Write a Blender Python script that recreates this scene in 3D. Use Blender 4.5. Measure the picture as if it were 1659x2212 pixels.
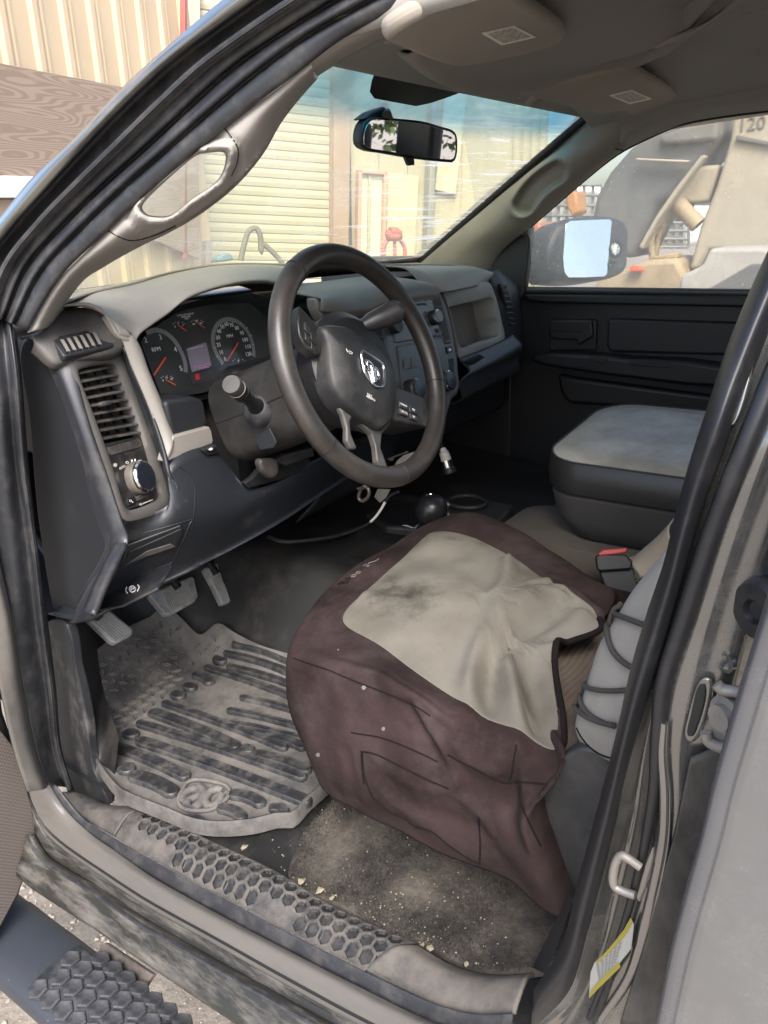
import bpy, bmesh, math, random
import numpy as np
from mathutils import Vector, Matrix
random.seed(7); rng = np.random.default_rng(7)
for _o in list(bpy.data.objects): bpy.data.objects.remove(_o)
scene = bpy.context.scene; col = scene.collection
R_ = math.radians
# ---------------------------------------------------------------- camera (truck frame: X right, Y forward, Z up, floor z=0)
FPX, UC, VC = 1700.0, 829.5, 1106.0
CAM = np.array([-1.42, 0.0, 0.95])
def _axes():
    def d(p):
        v = np.array([p[0]-UC, p[1]-VC, FPX]); return v/np.linalg.norm(v)
    x = d((2100, 430)); y = d((-1800, 590)); y = y-x*(x@y); y /= np.linalg.norm(y)
    return np.array([x, y, np.cross(x, y)])
RC = _axes()
cam_d = bpy.data.cameras.new("camera"); cam = bpy.data.objects.new("camera", cam_d); col.objects.link(cam)
mw = Matrix.Identity(4)
for i in range(3):
    mw[i][0] = RC[i][0]; mw[i][1] = -RC[i][1]; mw[i][2] = -RC[i][2]; mw[i][3] = CAM[i]
cam.matrix_world = mw
cam_d.sensor_fit = 'HORIZONTAL'; cam_d.sensor_width = 36.0; cam_d.lens = 36.0*FPX/1659.0
cam_d.clip_start = 0.02; cam_d.clip_end = 2000
scene.camera = cam
# ---------------------------------------------------------------- light
SUN_EL, SUN_AZ = 48.0, 232.0      # azimuth measured from +Y towards +X
world = bpy.data.worlds.new("World"); scene.world = world; world.use_nodes = True
_n = world.node_tree.nodes; _l = world.node_tree.links
sky = _n.new('ShaderNodeTexSky'); sky.sky_type = 'NISHITA'; sky.sun_disc = False
sky.sun_elevation = R_(SUN_EL); sky.sun_rotation = R_(SUN_AZ); sky.air_density = 1.0; sky.dust_density = 3.0; sky.ozone_density = 1.0
_n['Background'].inputs[1].default_value = 0.125
_l.new(sky.outputs[0], _n['Background'].inputs[0])
sun_d = bpy.data.lights.new("sun", 'SUN'); sun_d.energy = 1.5; sun_d.angle = R_(28); sun_d.color = (1.0, 0.975, 0.94)
sun = bpy.data.objects.new("sun", sun_d); col.objects.link(sun)
_sd = Vector((math.sin(R_(SUN_AZ))*math.cos(R_(SUN_EL)), math.cos(R_(SUN_AZ))*math.cos(R_(SUN_EL)), math.sin(R_(SUN_EL))))
sun.rotation_euler = _sd.to_track_quat('Z', 'Y').to_euler()
vs = scene.view_settings; vs.view_transform = 'Standard'; vs.look = 'None'; vs.gamma = 1.0; vs.use_curve_mapping = False
vs.exposure = 1.9
scene.cycles.max_bounces = 10; scene.cycles.diffuse_bounces = 5; scene.cycles.glossy_bounces = 4
scene.cycles.transparent_max_bounces = 16; scene.cycles.transmission_bounces = 6; scene.cycles.use_denoising = True
scene.cycles.sample_clamp_indirect = 6.0
# ---------------------------------------------------------------- picture point -> place in the truck frame
def ray(u, v): return RC @ np.array([u-UC, v-VC, FPX])
def at(u, v, **k):
    r = ray(u, v); a, val = list(k.items())[0]; i = 'XYZ'.index(a)
    return CAM + r*((val-CAM[i])/r[i])
def hit(u, v, fn, lo=0.1, hi=9.0, n=240):
    r = ray(u, v); r = r/np.linalg.norm(r); t0 = lo; f0 = fn(CAM+r*t0)
    for t in np.linspace(lo, hi, n)[1:]:
        f1 = fn(CAM+r*t)
        if f0*f1 <= 0:
            a, b = t0, t
            for _ in range(40):
                m = .5*(a+b); fm = fn(CAM+r*m)
                if f0*fm <= 0: b = m
                else: a = m
            return CAM+r*a
        t0, f0 = t, f1
    return CAM+r*hi
def atpl(u, v, p0, n):
    r = ray(u, v); p0 = np.asarray(p0, float); n = np.asarray(n, float)
    return CAM + r*(((p0-CAM)@n)/(r@n))
def gX(z): return -0.80 + max(0.0, z-0.80)*0.45
def atg(u, v, off=0.0): return hit(u, v, lambda p: p[0]-gX(p[2])-off, .2, 6)
# ---------------------------------------------------------------- curves
def crom(P, n, closed=False):
    P = np.asarray(P, float); m = len(P)
    if m == 1: return np.repeat(P, n, 0)
    if m == 2 and not closed:
        t = np.linspace(0, 1, n)[:, None]; return P[0]*(1-t)+P[1]*t
    if closed: Q = np.vstack([P[-1], P, P[0], P[1]]); seg = m
    else: Q = np.vstack([2*P[0]-P[1], P, 2*P[-1]-P[-2]]); seg = m-1
    out = []; K = 12
    for i in range(seg):
        p0, p1, p2, p3 = Q[i:i+4]
        d1 = max(np.linalg.norm(p1-p0)**.5, 1e-6); d2 = max(np.linalg.norm(p2-p1)**.5, 1e-6); d3 = max(np.linalg.norm(p3-p2)**.5, 1e-6)
        m1 = ((p1-p0)/d1-(p2-p0)/(d1+d2)+(p2-p1)/d2)*d2; m2 = ((p2-p1)/d2-(p3-p1)/(d2+d3)+(p3-p2)/d3)*d2
        for j in range(K):
            t = j/K; t2 = t*t; t3 = t2*t
            out.append((2*t3-3*t2+1)*p1+(t3-2*t2+t)*m1+(-2*t3+3*t2)*p2+(t3-t2)*m2)
    out.append(P[0] if closed else P[-1]); out = np.array(out)
    L = np.r_[0, np.cumsum(np.linalg.norm(np.diff(out, axis=0), axis=1))]
    s = np.linspace(0, L[-1], n+1)[:-1] if closed else np.linspace(0, L[-1], n)
    return np.stack([np.interp(s, L, out[:, k]) for k in range(out.shape[1])], 1)
def lin(P, n):
    P = np.asarray(P, float); L = np.r_[0, np.cumsum(np.linalg.norm(np.diff(P, axis=0), axis=1))]
    s = np.linspace(0, L[-1], n); return np.stack([np.interp(s, L, P[:, k]) for k in range(P.shape[1])], 1)
# ---------------------------------------------------------------- objects
def tag(o, label=None, cat=None, group=None, kind=None):
    if label: o['label'] = label
    if cat: o['category'] = cat
    if group: o['group'] = group
    if kind: o['kind'] = kind
    return o
def empty(name, loc=(0, 0, 0), parent=None):
    o = bpy.data.objects.new(name, None); col.objects.link(o); o.location = loc; o.empty_display_size = .05
    if parent: o.parent = parent
    return o
def link(name, me, mat=None, parent=None, mw=None):
    o = bpy.data.objects.new(name, me); col.objects.link(o)
    if mat is not None and not me.materials: me.materials.append(mat)
    if mw is not None: o.matrix_world = mw
    if parent is not None:
        o.parent = parent; o.matrix_parent_inverse = parent.matrix_basis.inverted() if parent.parent is None else (parent.parent.matrix_basis @ parent.matrix_parent_inverse @ parent.matrix_basis).inverted()
    return o
def mk(name, verts, faces, mat, parent=None, smooth=True, face_cam=False, sharp=None, solid=0, bev=0, sub=0, away=None):
    me = bpy.data.meshes.new(name); me.from_pydata([tuple(map(float, v)) for v in verts], [], [tuple(map(int, f)) for f in faces]); me.update()
    if face_cam:
        s = 0.0
        for p in me.polygons: s += p.area*float(np.dot(np.array(p.normal), CAM-np.array(p.center)))
        if s < 0: me.flip_normals()
    if away is not None:
        s = sum(p.area*float(np.dot(np.array(p.normal), np.array(p.center)-np.asarray(away))) for p in me.polygons)
        if s < 0: me.flip_normals()
    if smooth: me.polygons.foreach_set('use_smooth', [True]*len(me.polygons))
    if sharp: me.set_sharp_from_angle(angle=R_(sharp))
    o = link(name, me, mat, parent)
    if sub:
        m = o.modifiers.new('sub', 'SUBSURF'); m.levels = m.render_levels = sub
    if solid:
        m = o.modifiers.new('sol', 'SOLIDIFY'); m.thickness = solid; m.offset = -1
    if bev:
        m = o.modifiers.new('bev', 'BEVEL'); m.width = bev; m.segments = 3; m.limit_method = 'ANGLE'; m.angle_limit = R_(35); m.harden_normals = False
    return o
def grid_faces(nr, nc, cu=False, cv=False):
    f = []
    for i in range(nr if cv else nr-1):
        for j in range(nc if cu else nc-1):
            f.append((i*nc+j, i*nc+(j+1) % nc, ((i+1) % nr)*nc+(j+1) % nc, ((i+1) % nr)*nc+j))
    return f
def loftv(rows, nu=32, nv=4, smooth_rows=True, closed=False):
    A = np.array([crom(r, nu, closed) for r in rows])
    k = len(rows)
    nvt = (k-1)*nv+1
    if smooth_rows and k > 2:
        G = np.empty((nvt, nu, 3))
        for j in range(nu):
            Pc = A[:, j, :]; Q = np.vstack([2*Pc[0]-Pc[1], Pc, 2*Pc[-1]-Pc[-2]]); o = []
            for i in range(k-1):
                p0, p1, p2, p3 = Q[i:i+4]
                for q in range(nv):
                    t = q/nv; t2 = t*t; t3 = t2*t
                    o.append(.5*((2*p1)+(-p0+p2)*t+(2*p0-5*p1+4*p2-p3)*t2+(-p0+3*p1-3*p2+p3)*t3))
            o.append(Pc[-1]); G[:, j, :] = o
    else:
        G = np.concatenate([A[i][None]*(1-t)+A[i+1][None]*t for i in range(k-1) for t in [np.array(q/nv) for q in range(nv)]]+[A[-1][None]])
    return G
def loft(name, rows, mat, parent=None, nu=32, nv=4, smooth_rows=True, closed=False, solid=0, sharp=None, disp=None, bev=0):
    G = loftv(rows, nu, nv, smooth_rows, closed)
    if disp is not None: G = disp(G)
    return mk(name, G.reshape(-1, 3), grid_faces(G.shape[0], G.shape[1], closed), mat, parent, True, True, sharp, solid, bev)
def frames(P, closed=False):
    n = len(P); T = np.gradient(P, axis=0) if not closed else (np.roll(P, -1, 0)-np.roll(P, 1, 0))
    T /= np.linalg.norm(T, axis=1)[:, None]+1e-12
    a = np.array([0, 0, 1.]) if abs(T[0][2]) < .9 else np.array([1., 0, 0])
    N = np.empty_like(P); x = np.cross(T[0], a); x /= np.linalg.norm(x); N[0] = x
    for i in range(1, n):
        x = N[i-1]-T[i]*(N[i-1]@T[i]); N[i] = x/(np.linalg.norm(x)+1e-12)
    return T, N, np.cross(T, N)
def tubev(P, r, ns=10, closed=False, flat=None):
    T, N, B = frames(P, closed); n = len(P); r = np.broadcast_to(np.asarray(r, float), (n,)); V = []
    for i in range(n):
        for k in range(ns):
            a = 2*math.pi*k/ns
            V.append(P[i]+r[i]*(math.cos(a)*N[i]*(flat or 1)+math.sin(a)*B[i]))
    F = []
    for i in range(n if closed else n-1):
        for k in range(ns): F.append((i*ns+k, i*ns+(k+1) % ns, ((i+1) % n)*ns+(k+1) % ns, ((i+1) % n)*ns+k))
    if not closed: F.append(tuple(range(ns-1, -1, -1))); F.append(tuple((n-1)*ns+k for k in range(ns)))
    return V, F
def tube(name, pts, r, mat, parent=None, n=40, ns=10, closed=False, raw=False, flat=None):
    P = np.asarray(pts, float) if raw else crom(pts, n, closed)
    if np.ndim(r) > 0 and len(r) != len(P): r = np.interp(np.linspace(0, 1, len(P)), np.linspace(0, 1, len(r)), r)
    V, F = tubev(P, r, ns, closed, flat)
    return mk(name, V, F, mat, parent, True, False, 50)
def norm(v): v = np.asarray(v, float); return v/np.linalg.norm(v)
def plate(name, poly, thick, mat, parent=None, bev=.003, n=None, curve=0, proud=0.0):
    """flat outline with thickness; front face towards the viewer side, body behind it"""
    P = np.asarray(poly, float)
    if curve: P = crom(P, curve, True)
    c = P.mean(0)
    if n is None:
        n = np.zeros(3)
        for i in range(len(P)): n += np.cross(P[i]-c, P[(i+1) % len(P)]-c)
    n = norm(n)
    if n @ (CAM-c) < 0: n = -n
    if np.dot(sum(np.cross(P[i]-c, P[(i+1) % len(P)]-c) for i in range(len(P))), n) < 0: P = P[::-1]
    k = len(P); P = P+n*proud
    V = list(P)+list(P-n*thick)
    F = [tuple(range(k)), tuple(range(2*k-1, k-1, -1))]+[(i, k+i, k+(i+1) % k, (i+1) % k) for i in range(k)]
    return mk(name, V, F, mat, parent, True, False, 40, 0, bev)
def frame_of(z, x=None):
    z = norm(z); x = np.array([1., 0, 0]) if x is None else np.asarray(x, float)
    x = norm(x-z*(x@z)); y = np.cross(z, x); return np.array([x, y, z]).T
def box(name, c, size, mat, parent=None, rot=None, bev=.004, taper=None):
    s = np.array(size)/2; V = []
    for z in (-1, 1):
        for y in (-1, 1):
            for x in (-1, 1):
                k = 1 if (taper is None or z < 0) else taper
                V.append(np.array([x*s[0]*k, y*s[1]*k, z*s[2]]))
    M = np.eye(3) if rot is None else np.asarray(rot)
    V = [M@v+np.asarray(c) for v in V]
    F = [(0, 2, 3, 1), (4, 5, 7, 6), (0, 1, 5, 4), (2, 6, 7, 3), (0, 4, 6, 2), (1, 3, 7, 5)]
    return mk(name, V, F, mat, parent, True, False, 40, 0, bev)
def lathe(name, base, axis, prof, mat, parent=None, ns=28, x=None, sx=1.0):
    M = frame_of(axis, x); V = []; F = []
    for (r, h) in prof:
        for k in range(ns):
            a = 2*math.pi*k/ns; V.append(np.asarray(base)+M@np.array([sx*r*math.cos(a), r*math.sin(a), h]))
    n = len(prof)
    for i in range(n-1):
        for k in range(ns): F.append((i*ns+k, i*ns+(k+1) % ns, (i+1)*ns+(k+1) % ns, (i+1)*ns+k))
    F.append(tuple(range(ns-1, -1, -1))); F.append(tuple((n-1)*ns+k for k in range(ns)))
    return mk(name, V, F, mat, parent, True, False, 35)
def text(name, s, o, xdir, ydir, size, mat, parent=None, depth=.0004, align='CENTER', shear=0):
    cu = bpy.data.curves.new(name, 'FONT'); cu.body = s; cu.size = size; cu.align_x = align; cu.align_y = 'CENTER'; cu.extrude = depth; cu.resolution_u = 2; cu.shear = shear
    t = bpy.data.objects.new(name, cu); col.objects.link(t)
    bpy.context.view_layer.update()
    me = bpy.data.meshes.new_from_object(t.evaluated_get(bpy.context.evaluated_depsgraph_get()))
    bpy.data.objects.remove(t); bpy.data.curves.remove(cu)
    x = norm(xdir); y = norm(np.asarray(ydir)-x*(np.asarray(ydir)@x)); z = np.cross(x, y)
    me.transform(Matrix(((x[0], y[0], z[0], o[0]), (x[1], y[1], z[1], o[1]), (x[2], y[2], z[2], o[2]), (0, 0, 0, 1))))
    me.materials.clear(); return link(name, me, mat, parent)
# ---------------------------------------------------------------- materials
MATS = {}
def mat(name, c, rough=.55, metal=0.0, spec=.5, var=.12, vs_=6.0, dust=None, dscale=5.0, dlo=.45, dhi=.7, damt=.8, grain=0, gscale=600, streak=None, coat=0, sheen=0, lump=0, lscale=40):
    """solid colour with slow value variation, optional settled dust patches, optional fine grain bump"""
    m = bpy.data.materials.new(name); m.use_nodes = True; nt = m.node_tree; N = nt.nodes; L = nt.links
    b = N['Principled BSDF']; b.inputs['Roughness'].default_value = rough; b.inputs['Metallic'].default_value = metal
    b.inputs['Specular IOR Level'].default_value = spec; b.inputs['Coat Weight'].default_value = coat; b.inputs['Coat Roughness'].default_value = .12
    b.inputs['Sheen Weight'].default_value = sheen
    tc = N.new('ShaderNodeTexCoord'); src = tc.outputs['Object']
    n1 = N.new('ShaderNodeTexNoise'); n1.inputs['Scale'].default_value = vs_; n1.inputs['Detail'].default_value = 5; L.new(src, n1.inputs['Vector'])
    mr = N.new('ShaderNodeMapRange'); mr.inputs[1].default_value = .3; mr.inputs[2].default_value = .7; mr.inputs[3].default_value = 1-var; mr.inputs[4].default_value = 1+var; L.new(n1.outputs[0], mr.inputs[0])
    mul = N.new('ShaderNodeMix'); mul.data_type = 'RGBA'; mul.blend_type = 'MULTIPLY'; mul.inputs[0].default_value = 1; mul.inputs[6].default_value = (*c, 1); L.new(mr.outputs[0], mul.inputs[7])
    out = mul.outputs[2]
    if dust is not None:
        n2 = N.new('ShaderNodeTexNoise'); n2.inputs['Scale'].default_value = dscale; n2.inputs['Detail'].default_value = 11; n2.inputs['Roughness'].default_value = .76
        vec = src
        if streak is not None:
            mp = N.new('ShaderNodeMapping'); mp.inputs['Scale'].default_value = streak; L.new(src, mp.inputs['Vector']); vec = mp.outputs[0]
        L.new(vec, n2.inputs['Vector'])
        r2 = N.new('ShaderNodeMapRange'); r2.inputs[1].default_value = dlo; r2.inputs[2].default_value = dhi; r2.inputs[3].default_value = 0; r2.inputs[4].default_value = damt; L.new(n2.outputs[0], r2.inputs[0])
        mx = N.new('ShaderNodeMix'); mx.data_type = 'RGBA'; mx.inputs[7].default_value = (*dust, 1); L.new(r2.outputs[0], mx.inputs[0]); L.new(out, mx.inputs[6]); out = mx.outputs[2]
        rr = N.new('ShaderNodeMapRange'); rr.inputs[3].default_value = rough; rr.inputs[4].default_value = .92; L.new(r2.outputs[0], rr.inputs[0]); L.new(rr.outputs[0], b.inputs['Roughness'])
        if metal:
            r3 = N.new('ShaderNodeMapRange'); r3.inputs[3].default_value = metal; r3.inputs[4].default_value = 0; L.new(r2.outputs[0], r3.inputs[0]); L.new(r3.outputs[0], b.inputs['Metallic'])
    L.new(out, b.inputs['Base Color'])
    if grain or lump:
        last = None
        for (st, sc, dist) in ((grain, gscale, .0006), (lump, lscale, .006)):
            if not st: continue
            n3 = N.new('ShaderNodeTexNoise'); n3.inputs['Scale'].default_value = sc; n3.inputs['Detail'].default_value = 3; L.new(src, n3.inputs['Vector'])
            bp = N.new('ShaderNodeBump'); bp.inputs['Strength'].default_value = st; bp.inputs['Distance'].default_value = dist; L.new(n3.outputs[0], bp.inputs['Height'])
            if last is not None: L.new(last, bp.inputs['Normal'])
            last = bp.outputs[0]
        L.new(last, b.inputs['Normal'])
    MATS[name] = m; return m
DUST = (.30, .235, .18)
m_dark = mat('dash_plastic_charcoal', (.014, .0155, .019), .5, dust=(.12, .105, .092), dscale=7, dlo=.52, dhi=.88, damt=.45, grain=.35, gscale=500)
m_dark2 = mat('dash_plastic_black', (.008, .0085, .010), .5, dust=(.09, .075, .062), dscale=9, dlo=.52, dhi=.85, damt=.4, grain=.3, gscale=500)
m_taupe = mat('dash_plastic_taupe', (.225, .21, .188), .5, dust=(.28, .255, .22), dscale=6, dlo=.45, dhi=.8, damt=.5, grain=.4, gscale=420)
m_taupe_d = mat('dash_plastic_dusty_taupe', (.135, .127, .117), .52, dust=(.22, .195, .17), dscale=8, dlo=.42, dhi=.75, damt=.6, grain=.3, gscale=420)
m_rubber = mat('seal_rubber', (.021, .022, .0255), .45, dust=(.16, .148, .135), dscale=18, dlo=.46, dhi=.80, damt=.5)
m_rubber_clean = mat('seal_rubber_clean', (.010, .0105, .0125), .42, dust=(.10, .09, .085), dscale=14, dlo=.55, dhi=.9, damt=.35)
m_paint = mat('silver_grey_paint', (.20, .20, .185), .28, metal=.75, dust=(.32, .27, .22), dscale=7, dlo=.5, dhi=.8, damt=.6, coat=.5)
m_paint_dusty = mat('dusty_grey_paint', (.085, .083, .077), .38, metal=.4, dust=(.098, .088, .078), dscale=30, dlo=.20, dhi=.56, damt=.95, coat=.2, streak=(1, .22, 1))
m_paint_scuff = mat('scuffed_dirty_paint', (.032, .0315, .028), .4, metal=.3, dust=(.125, .113, .10), dscale=38, dlo=.44, dhi=.64, damt=.9, streak=(1, .18, 1))
m_trim = mat('pillar_trim_beige', (.29, .27, .248), .75, spec=.2, dust=(.22, .18, .145), dscale=5, dlo=.55, dhi=.8, damt=.5, grain=.4, gscale=450)
m_head = mat('headliner_cloth', (.255, .240, .216), .9, var=.06, dust=(.19, .17, .145), dscale=4, dlo=.5, dhi=.8, damt=.3, grain=.5, gscale=700)
m_visor = mat('visor_cloth', (.30, .268, .228), .9, var=.08, grain=.5, gscale=700)
m_carpet = mat('floor_carpet', (.022, .019, .0165), .95, var=.3, vs_=30, dust=(.135, .115, .09), dscale=5, dlo=.42, dhi=.68, damt=.85, grain=1.0, gscale=350, lump=.5, lscale=120)
m_vinyl = mat('floor_vinyl', (.011, .0108, .011), .55, dust=(.10, .087, .073), dscale=7, dlo=.50, dhi=.80, damt=.5, grain=.4, gscale=300)
m_mat = mat('mat_rubber', (.030, .030, .032), .6, dust=(.150, .138, .125), dscale=15, dlo=.28, dhi=.62, damt=.95, grain=.4, gscale=400)
m_mat_lug = mat('mat_rubber_worn', (.020, .0205, .023), .42, dust=(.125, .116, .106), dscale=30, dlo=.44, dhi=.70, damt=.65)
m_brown = mat('seat_cover_brown', (.027, .0172, .0166), .95, spec=.12, var=.45, vs_=9, dust=(.07, .056, .054), dscale=12, dlo=.46, dhi=.80, damt=.6, grain=1.0, gscale=420)
m_chrome = mat('chrome', (.75, .75, .76), .12, metal=1.0, var=.03)
m_steel = mat('zinc_steel', (.27, .26, .24), .4, metal=.85, dust=(.19, .165, .135), dscale=25, dlo=.36, dhi=.62, damt=.85)
m_white = mat('white_print', (.75, .75, .75), .6, var=.03)
m_red = mat('needle_red', (.8, .09, .02), .5, var=.03)
m_black = mat('deep_black', (.006, .006, .007), .6, var=.05)
truck = empty('pickup_truck', (0, 0, -.85))
tag(truck, 'silver grey pickup truck with its driver door open, seen into the dusty cab', 'pickup truck')
# ================================================================ body shell of the truck
def G(pts, off=0.0): return [atg(u, v, off) for u, v in pts]
def X_(pts, x): return [at(u, v, X=x) for u, v in pts]
def Y_(pts, y): return [at(u, v, Y=y) for u, v in pts]
def Z_(pts, z): return [at(u, v, Z=z) for u, v in pts]
# --- front edge of the door opening: windscreen pillar and hinge pillar, from roof down to the sill corner, then along the sill
A_out = [(700, -160), (590, -80), (480, 0), (364, 98), (265, 187), (156, 302), (73, 380), (0, 469), (-70, 560), (-120, 680)]
A_b = [(760, -140), (650, -70), (549, 0), (469, 58), (364, 138), (255, 240), (145, 356), (73, 436), (0, 520), (-40, 590), (-60, 700)]
A_c = [(905, -110), (800, -50), (700, 10), (603, 71), (509, 135), (400, 233), (327, 302), (218, 400), (109, 509), (36, 603), (5, 690)]
A_d = [(1105, -75), (1000, -38), (912, 0), (836, 33), (749, 78), (665, 140), (603, 189), (484, 276), (429, 324), (309, 426), (233, 498), (127, 603), (60, 715)]
o = loft('windscreen_pillar', [G(A_out, -.055), G([(.6*a[0]+.4*b[0], .6*a[1]+.4*b[1]) for a, b in zip(A_out, A_b)], -.068), G(A_b, -.058)], m_paint, truck, 48, 4, solid=.01)
def mid(a, b, t, n=11):
    a = crom(a, n); b = crom(b, n); return [tuple(p) for p in a*(1-t)+b*t]
rowsA = [G(mid(A_b, A_c, 0), -.057), G(mid(A_b, A_c, .06), -.035), G(mid(A_b, A_c, .42), -.033), G(mid(A_b, A_c, .52), -.046), G(mid(A_b, A_c, .62), -.030), G(mid(A_b, A_c, .95), -.022),
         G(mid(A_c, A_d, .05), -.004), G(mid(A_c, A_d, .2), -.022), G(mid(A_c, A_d, .38), -.018), G(mid(A_c, A_d, .45), -.006), G(mid(A_c, A_d, .6), -.012), G(mid(A_c, A_d, .97), .0), G(mid(A_c, A_d, 1.0), .012)]
loft('pillar_weatherstrip', rowsA, m_rubber, truck, 56, 3, solid=.006)
# hinge pillar seal bands (left edge of the view) down to the sill corner
loft('hinge_pillar_weatherstrip', [G([(-60, 690), (-40, 900), (-20, 1100), (30, 1340), (55, 1494), (84, 1633), (105, 1690)], -.045),
     G([(-20, 690), (2, 900), (20, 1100), (52, 1340), (75, 1494), (98, 1633), (118, 1695)], -.03),
     G([(6, 690), (18, 800), (34, 1000), (62, 1200), (80, 1360), (100, 1494), (115, 1620), (140, 1700)], -.005),
     G([(20, 700), (34, 800), (50, 1000), (76, 1200), (92, 1360), (110, 1494), (124, 1620), (150, 1705)], -.012),
     G([(34, 710), (46, 800), (62, 1000), (84, 1200), (106, 1360), (122, 1494), (134, 1620), (162, 1712)], .012)], m_rubber, truck, 40, 4, solid=.006)
loft('hinge_pillar', [G([(-200, 690), (-160, 1000), (-60, 1300), (0, 1480), (28, 1600), (60, 1710)], -.10), G([(-120, 690), (-80, 900), (-55, 1100), (12, 1340), (38, 1494), (68, 1633), (95, 1705)], -.075),
     G([(-60, 690), (-40, 900), (-22, 1100), (28, 1340), (53, 1494), (82, 1633), (105, 1695)], -.05)], m_paint_dusty, truck, 36, 5, solid=.006)
# --- sill, swept along the bottom of the opening
S_in = [(150, 1700), (175, 1722), (230, 1738), (309, 1747), (455, 1816), (603, 1886), (694, 1943), (800, 1995), (905, 2040), (967, 2078), (1021, 2098), (1076, 2105), (1152, 2101)]
S_out = [(131, 1711), (171, 1764), (255, 1818), (364, 1878), (429, 1915), (509, 1955), (603, 2006), (720, 2066), (861, 2136), (949, 2176), (1047, 2196), (1110, 2190)]
S_tanR = [(105, 1690), (139, 1745), (189, 1795), (255, 1842), (327, 1892), (429, 1950), (603, 2042), (780, 2132), (960, 2216), (1100, 2240)]
S_lip = [(60, 1710), (84, 1766), (120, 1806), (233, 1886), (316, 1940), (473, 2027), (603, 2100), (800, 2206), (960, 2280)]
S_low = [(62, 1805), (90, 1850), (200, 1922), (300, 1990), (450, 2078), (603, 2165), (720, 2230), (900, 2330)]
S_bot = [(40, 1888), (62, 1907), (207, 2002), (364, 2107), (520, 2209), (700, 2320)]
inn = X_(S_in, -.757); out_ = X_(S_out, -.82); tanr = X_(S_tanR, -.835); lip = X_(S_lip, -.862); low = X_(S_low, -.885); bot = X_(S_bot, -.915)
lip2 = [p+np.array([-.004, 0, -.012]) for p in lip]; low2 = [p+np.array([.012, 0, -.006]) for p in low]
b2 = [p+np.array([.03, 0, -.03]) for p in bot]; b3 = [p+np.array([.12, 0, -.05]) for p in bot]
sil = loft('door_sill', [tanr, [p*.5+q*.5+np.array([0, 0, .010]) for p, q in zip(crom(tanr, 12), crom(lip, 12))], lip, lip2], m_paint_dusty, truck, 60, 5, solid=.004)
loft('rocker_panel', [lip2, crom([p*.5+q*.5+np.array([.006, 0, .004]) for p, q in zip(crom(lip2, 12), crom(low2, 12))], 12), low2, low, [p*.5+q*.5 for p, q in zip(crom(low, 12), crom(bot, 12))], bot, b2, b3], m_paint_scuff, truck, 60, 4, solid=.004)
loft('sill_weatherstrip', [[p+np.array([0, 0, -.012]) for p in out_], [p+np.array([-.004, 0, .006]) for p in out_], [p*.5+q*.5+np.array([0, 0, .014]) for p, q in zip(crom(out_, 12), crom(tanr, 12))], [p+np.array([0, 0, -.002]) for p in tanr]], m_rubber, truck, 60, 4, solid=.004)
tube('rocker_seam', [p+np.array([-.004, 0, .002]) for p in crom(low, 40)], .0035, m_rubber, truck, 40, 6, raw=True)
tube('sill_seam', [p+np.array([-.001, 0, -.002]) for p in crom(lip, 40)], .0022, m_black, truck, 40, 6, raw=True)
# --- scuff plate with hexagonal recesses
innc = crom(inn, 200); outc = crom([p+np.array([.002, 0, .004]) for p in out_], 200)
yi = innc[:, 1]; yo = outc[:, 1]
def sill_pt(y, t, dz=0):
    """t=0 inner edge, 1 outer edge, at truck length y"""
    i = np.array([np.interp(-y, -yi, innc[:, k]) for k in range(3)]); q = np.array([np.interp(-y, -yo, outc[:, k]) for k in range(3)])
    p = i*(1-t)+q*t; p[1] = y; p[2] += .014*math.sin(math.pi*min(1, max(0, t)))*(1-.3*t)+dz; return p
def hex_plate(y0, y1):
    V = []; F = []
    def add(p): V.append(p); return len(V)-1
    px, py, r = .0238, .0206, .0118
    cells = []
    for row in range(3):
        k = 0; yy = y1-.03-(row % 2)*px*.5
        while yy > y0+.02: cells.append((yy, .19+row*.305)); yy -= px
    def keep(y, t):
        f = (y-y0)/(y1-y0)
        if t > .7 and (.30 < f < .42): return False
        if t > .7 and f > .78: return False
        if t > .5 and f > .93: return False
        return True
    bm = bmesh.new(); NY = 220; NT = 14
    # fine grid whose height dips inside each hexagon, with the rim sharp
    cel = [(a, b) for a, b in cells if keep(a, b)]
    ys = np.linspace(y0, y1, int((y1-y0)/.0013)); ts = np.linspace(0, 1, 64); W = .0665
    Gd = np.empty((len(ys), len(ts), 3)); HD = np.full((len(ys), len(ts)), 9.0)
    ca = np.array([c[0] for c in cel]); cb = np.array([c[1] for c in cel])
    for i, y in enumerate(ys):
        m = np.abs(ca-y) < r*1.4
        for j, t in enumerate(ts):
            p = sill_pt(y, t); dz = 0
            if m.any():
                dy = np.abs(ca[m]-y); dx = np.abs(cb[m]-t)*W
                hd = np.maximum(dx*.866+dy*.5, dy)/(r*.80)
                h = hd.min()
                dz = -.0065*min(1, max(0, (1.0-h)/.14)); HD[i, j] = h
            Gd[i, j] = p+np.array([0, 0, dz])
    return Gd, HD
Gd, HD = hex_plate(.452, 1.03)
scuff = mk('scuff_plate', Gd.reshape(-1, 3), grid_faces(*Gd.shape[:2]), mat('scuff_plate_plastic', (.025, .025, .027), .55, dust=(.122, .109, .096), dscale=24, dlo=.34, dhi=.62, damt=.85, grain=.6, gscale=350), truck, True, True, 30)
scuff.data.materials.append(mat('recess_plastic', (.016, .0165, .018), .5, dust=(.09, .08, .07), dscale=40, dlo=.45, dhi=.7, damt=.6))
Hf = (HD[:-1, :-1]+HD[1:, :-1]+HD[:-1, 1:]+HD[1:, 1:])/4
scuff.data.polygons.foreach_set('material_index', (Hf.reshape(-1) < .97).astype(int).tolist())
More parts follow.
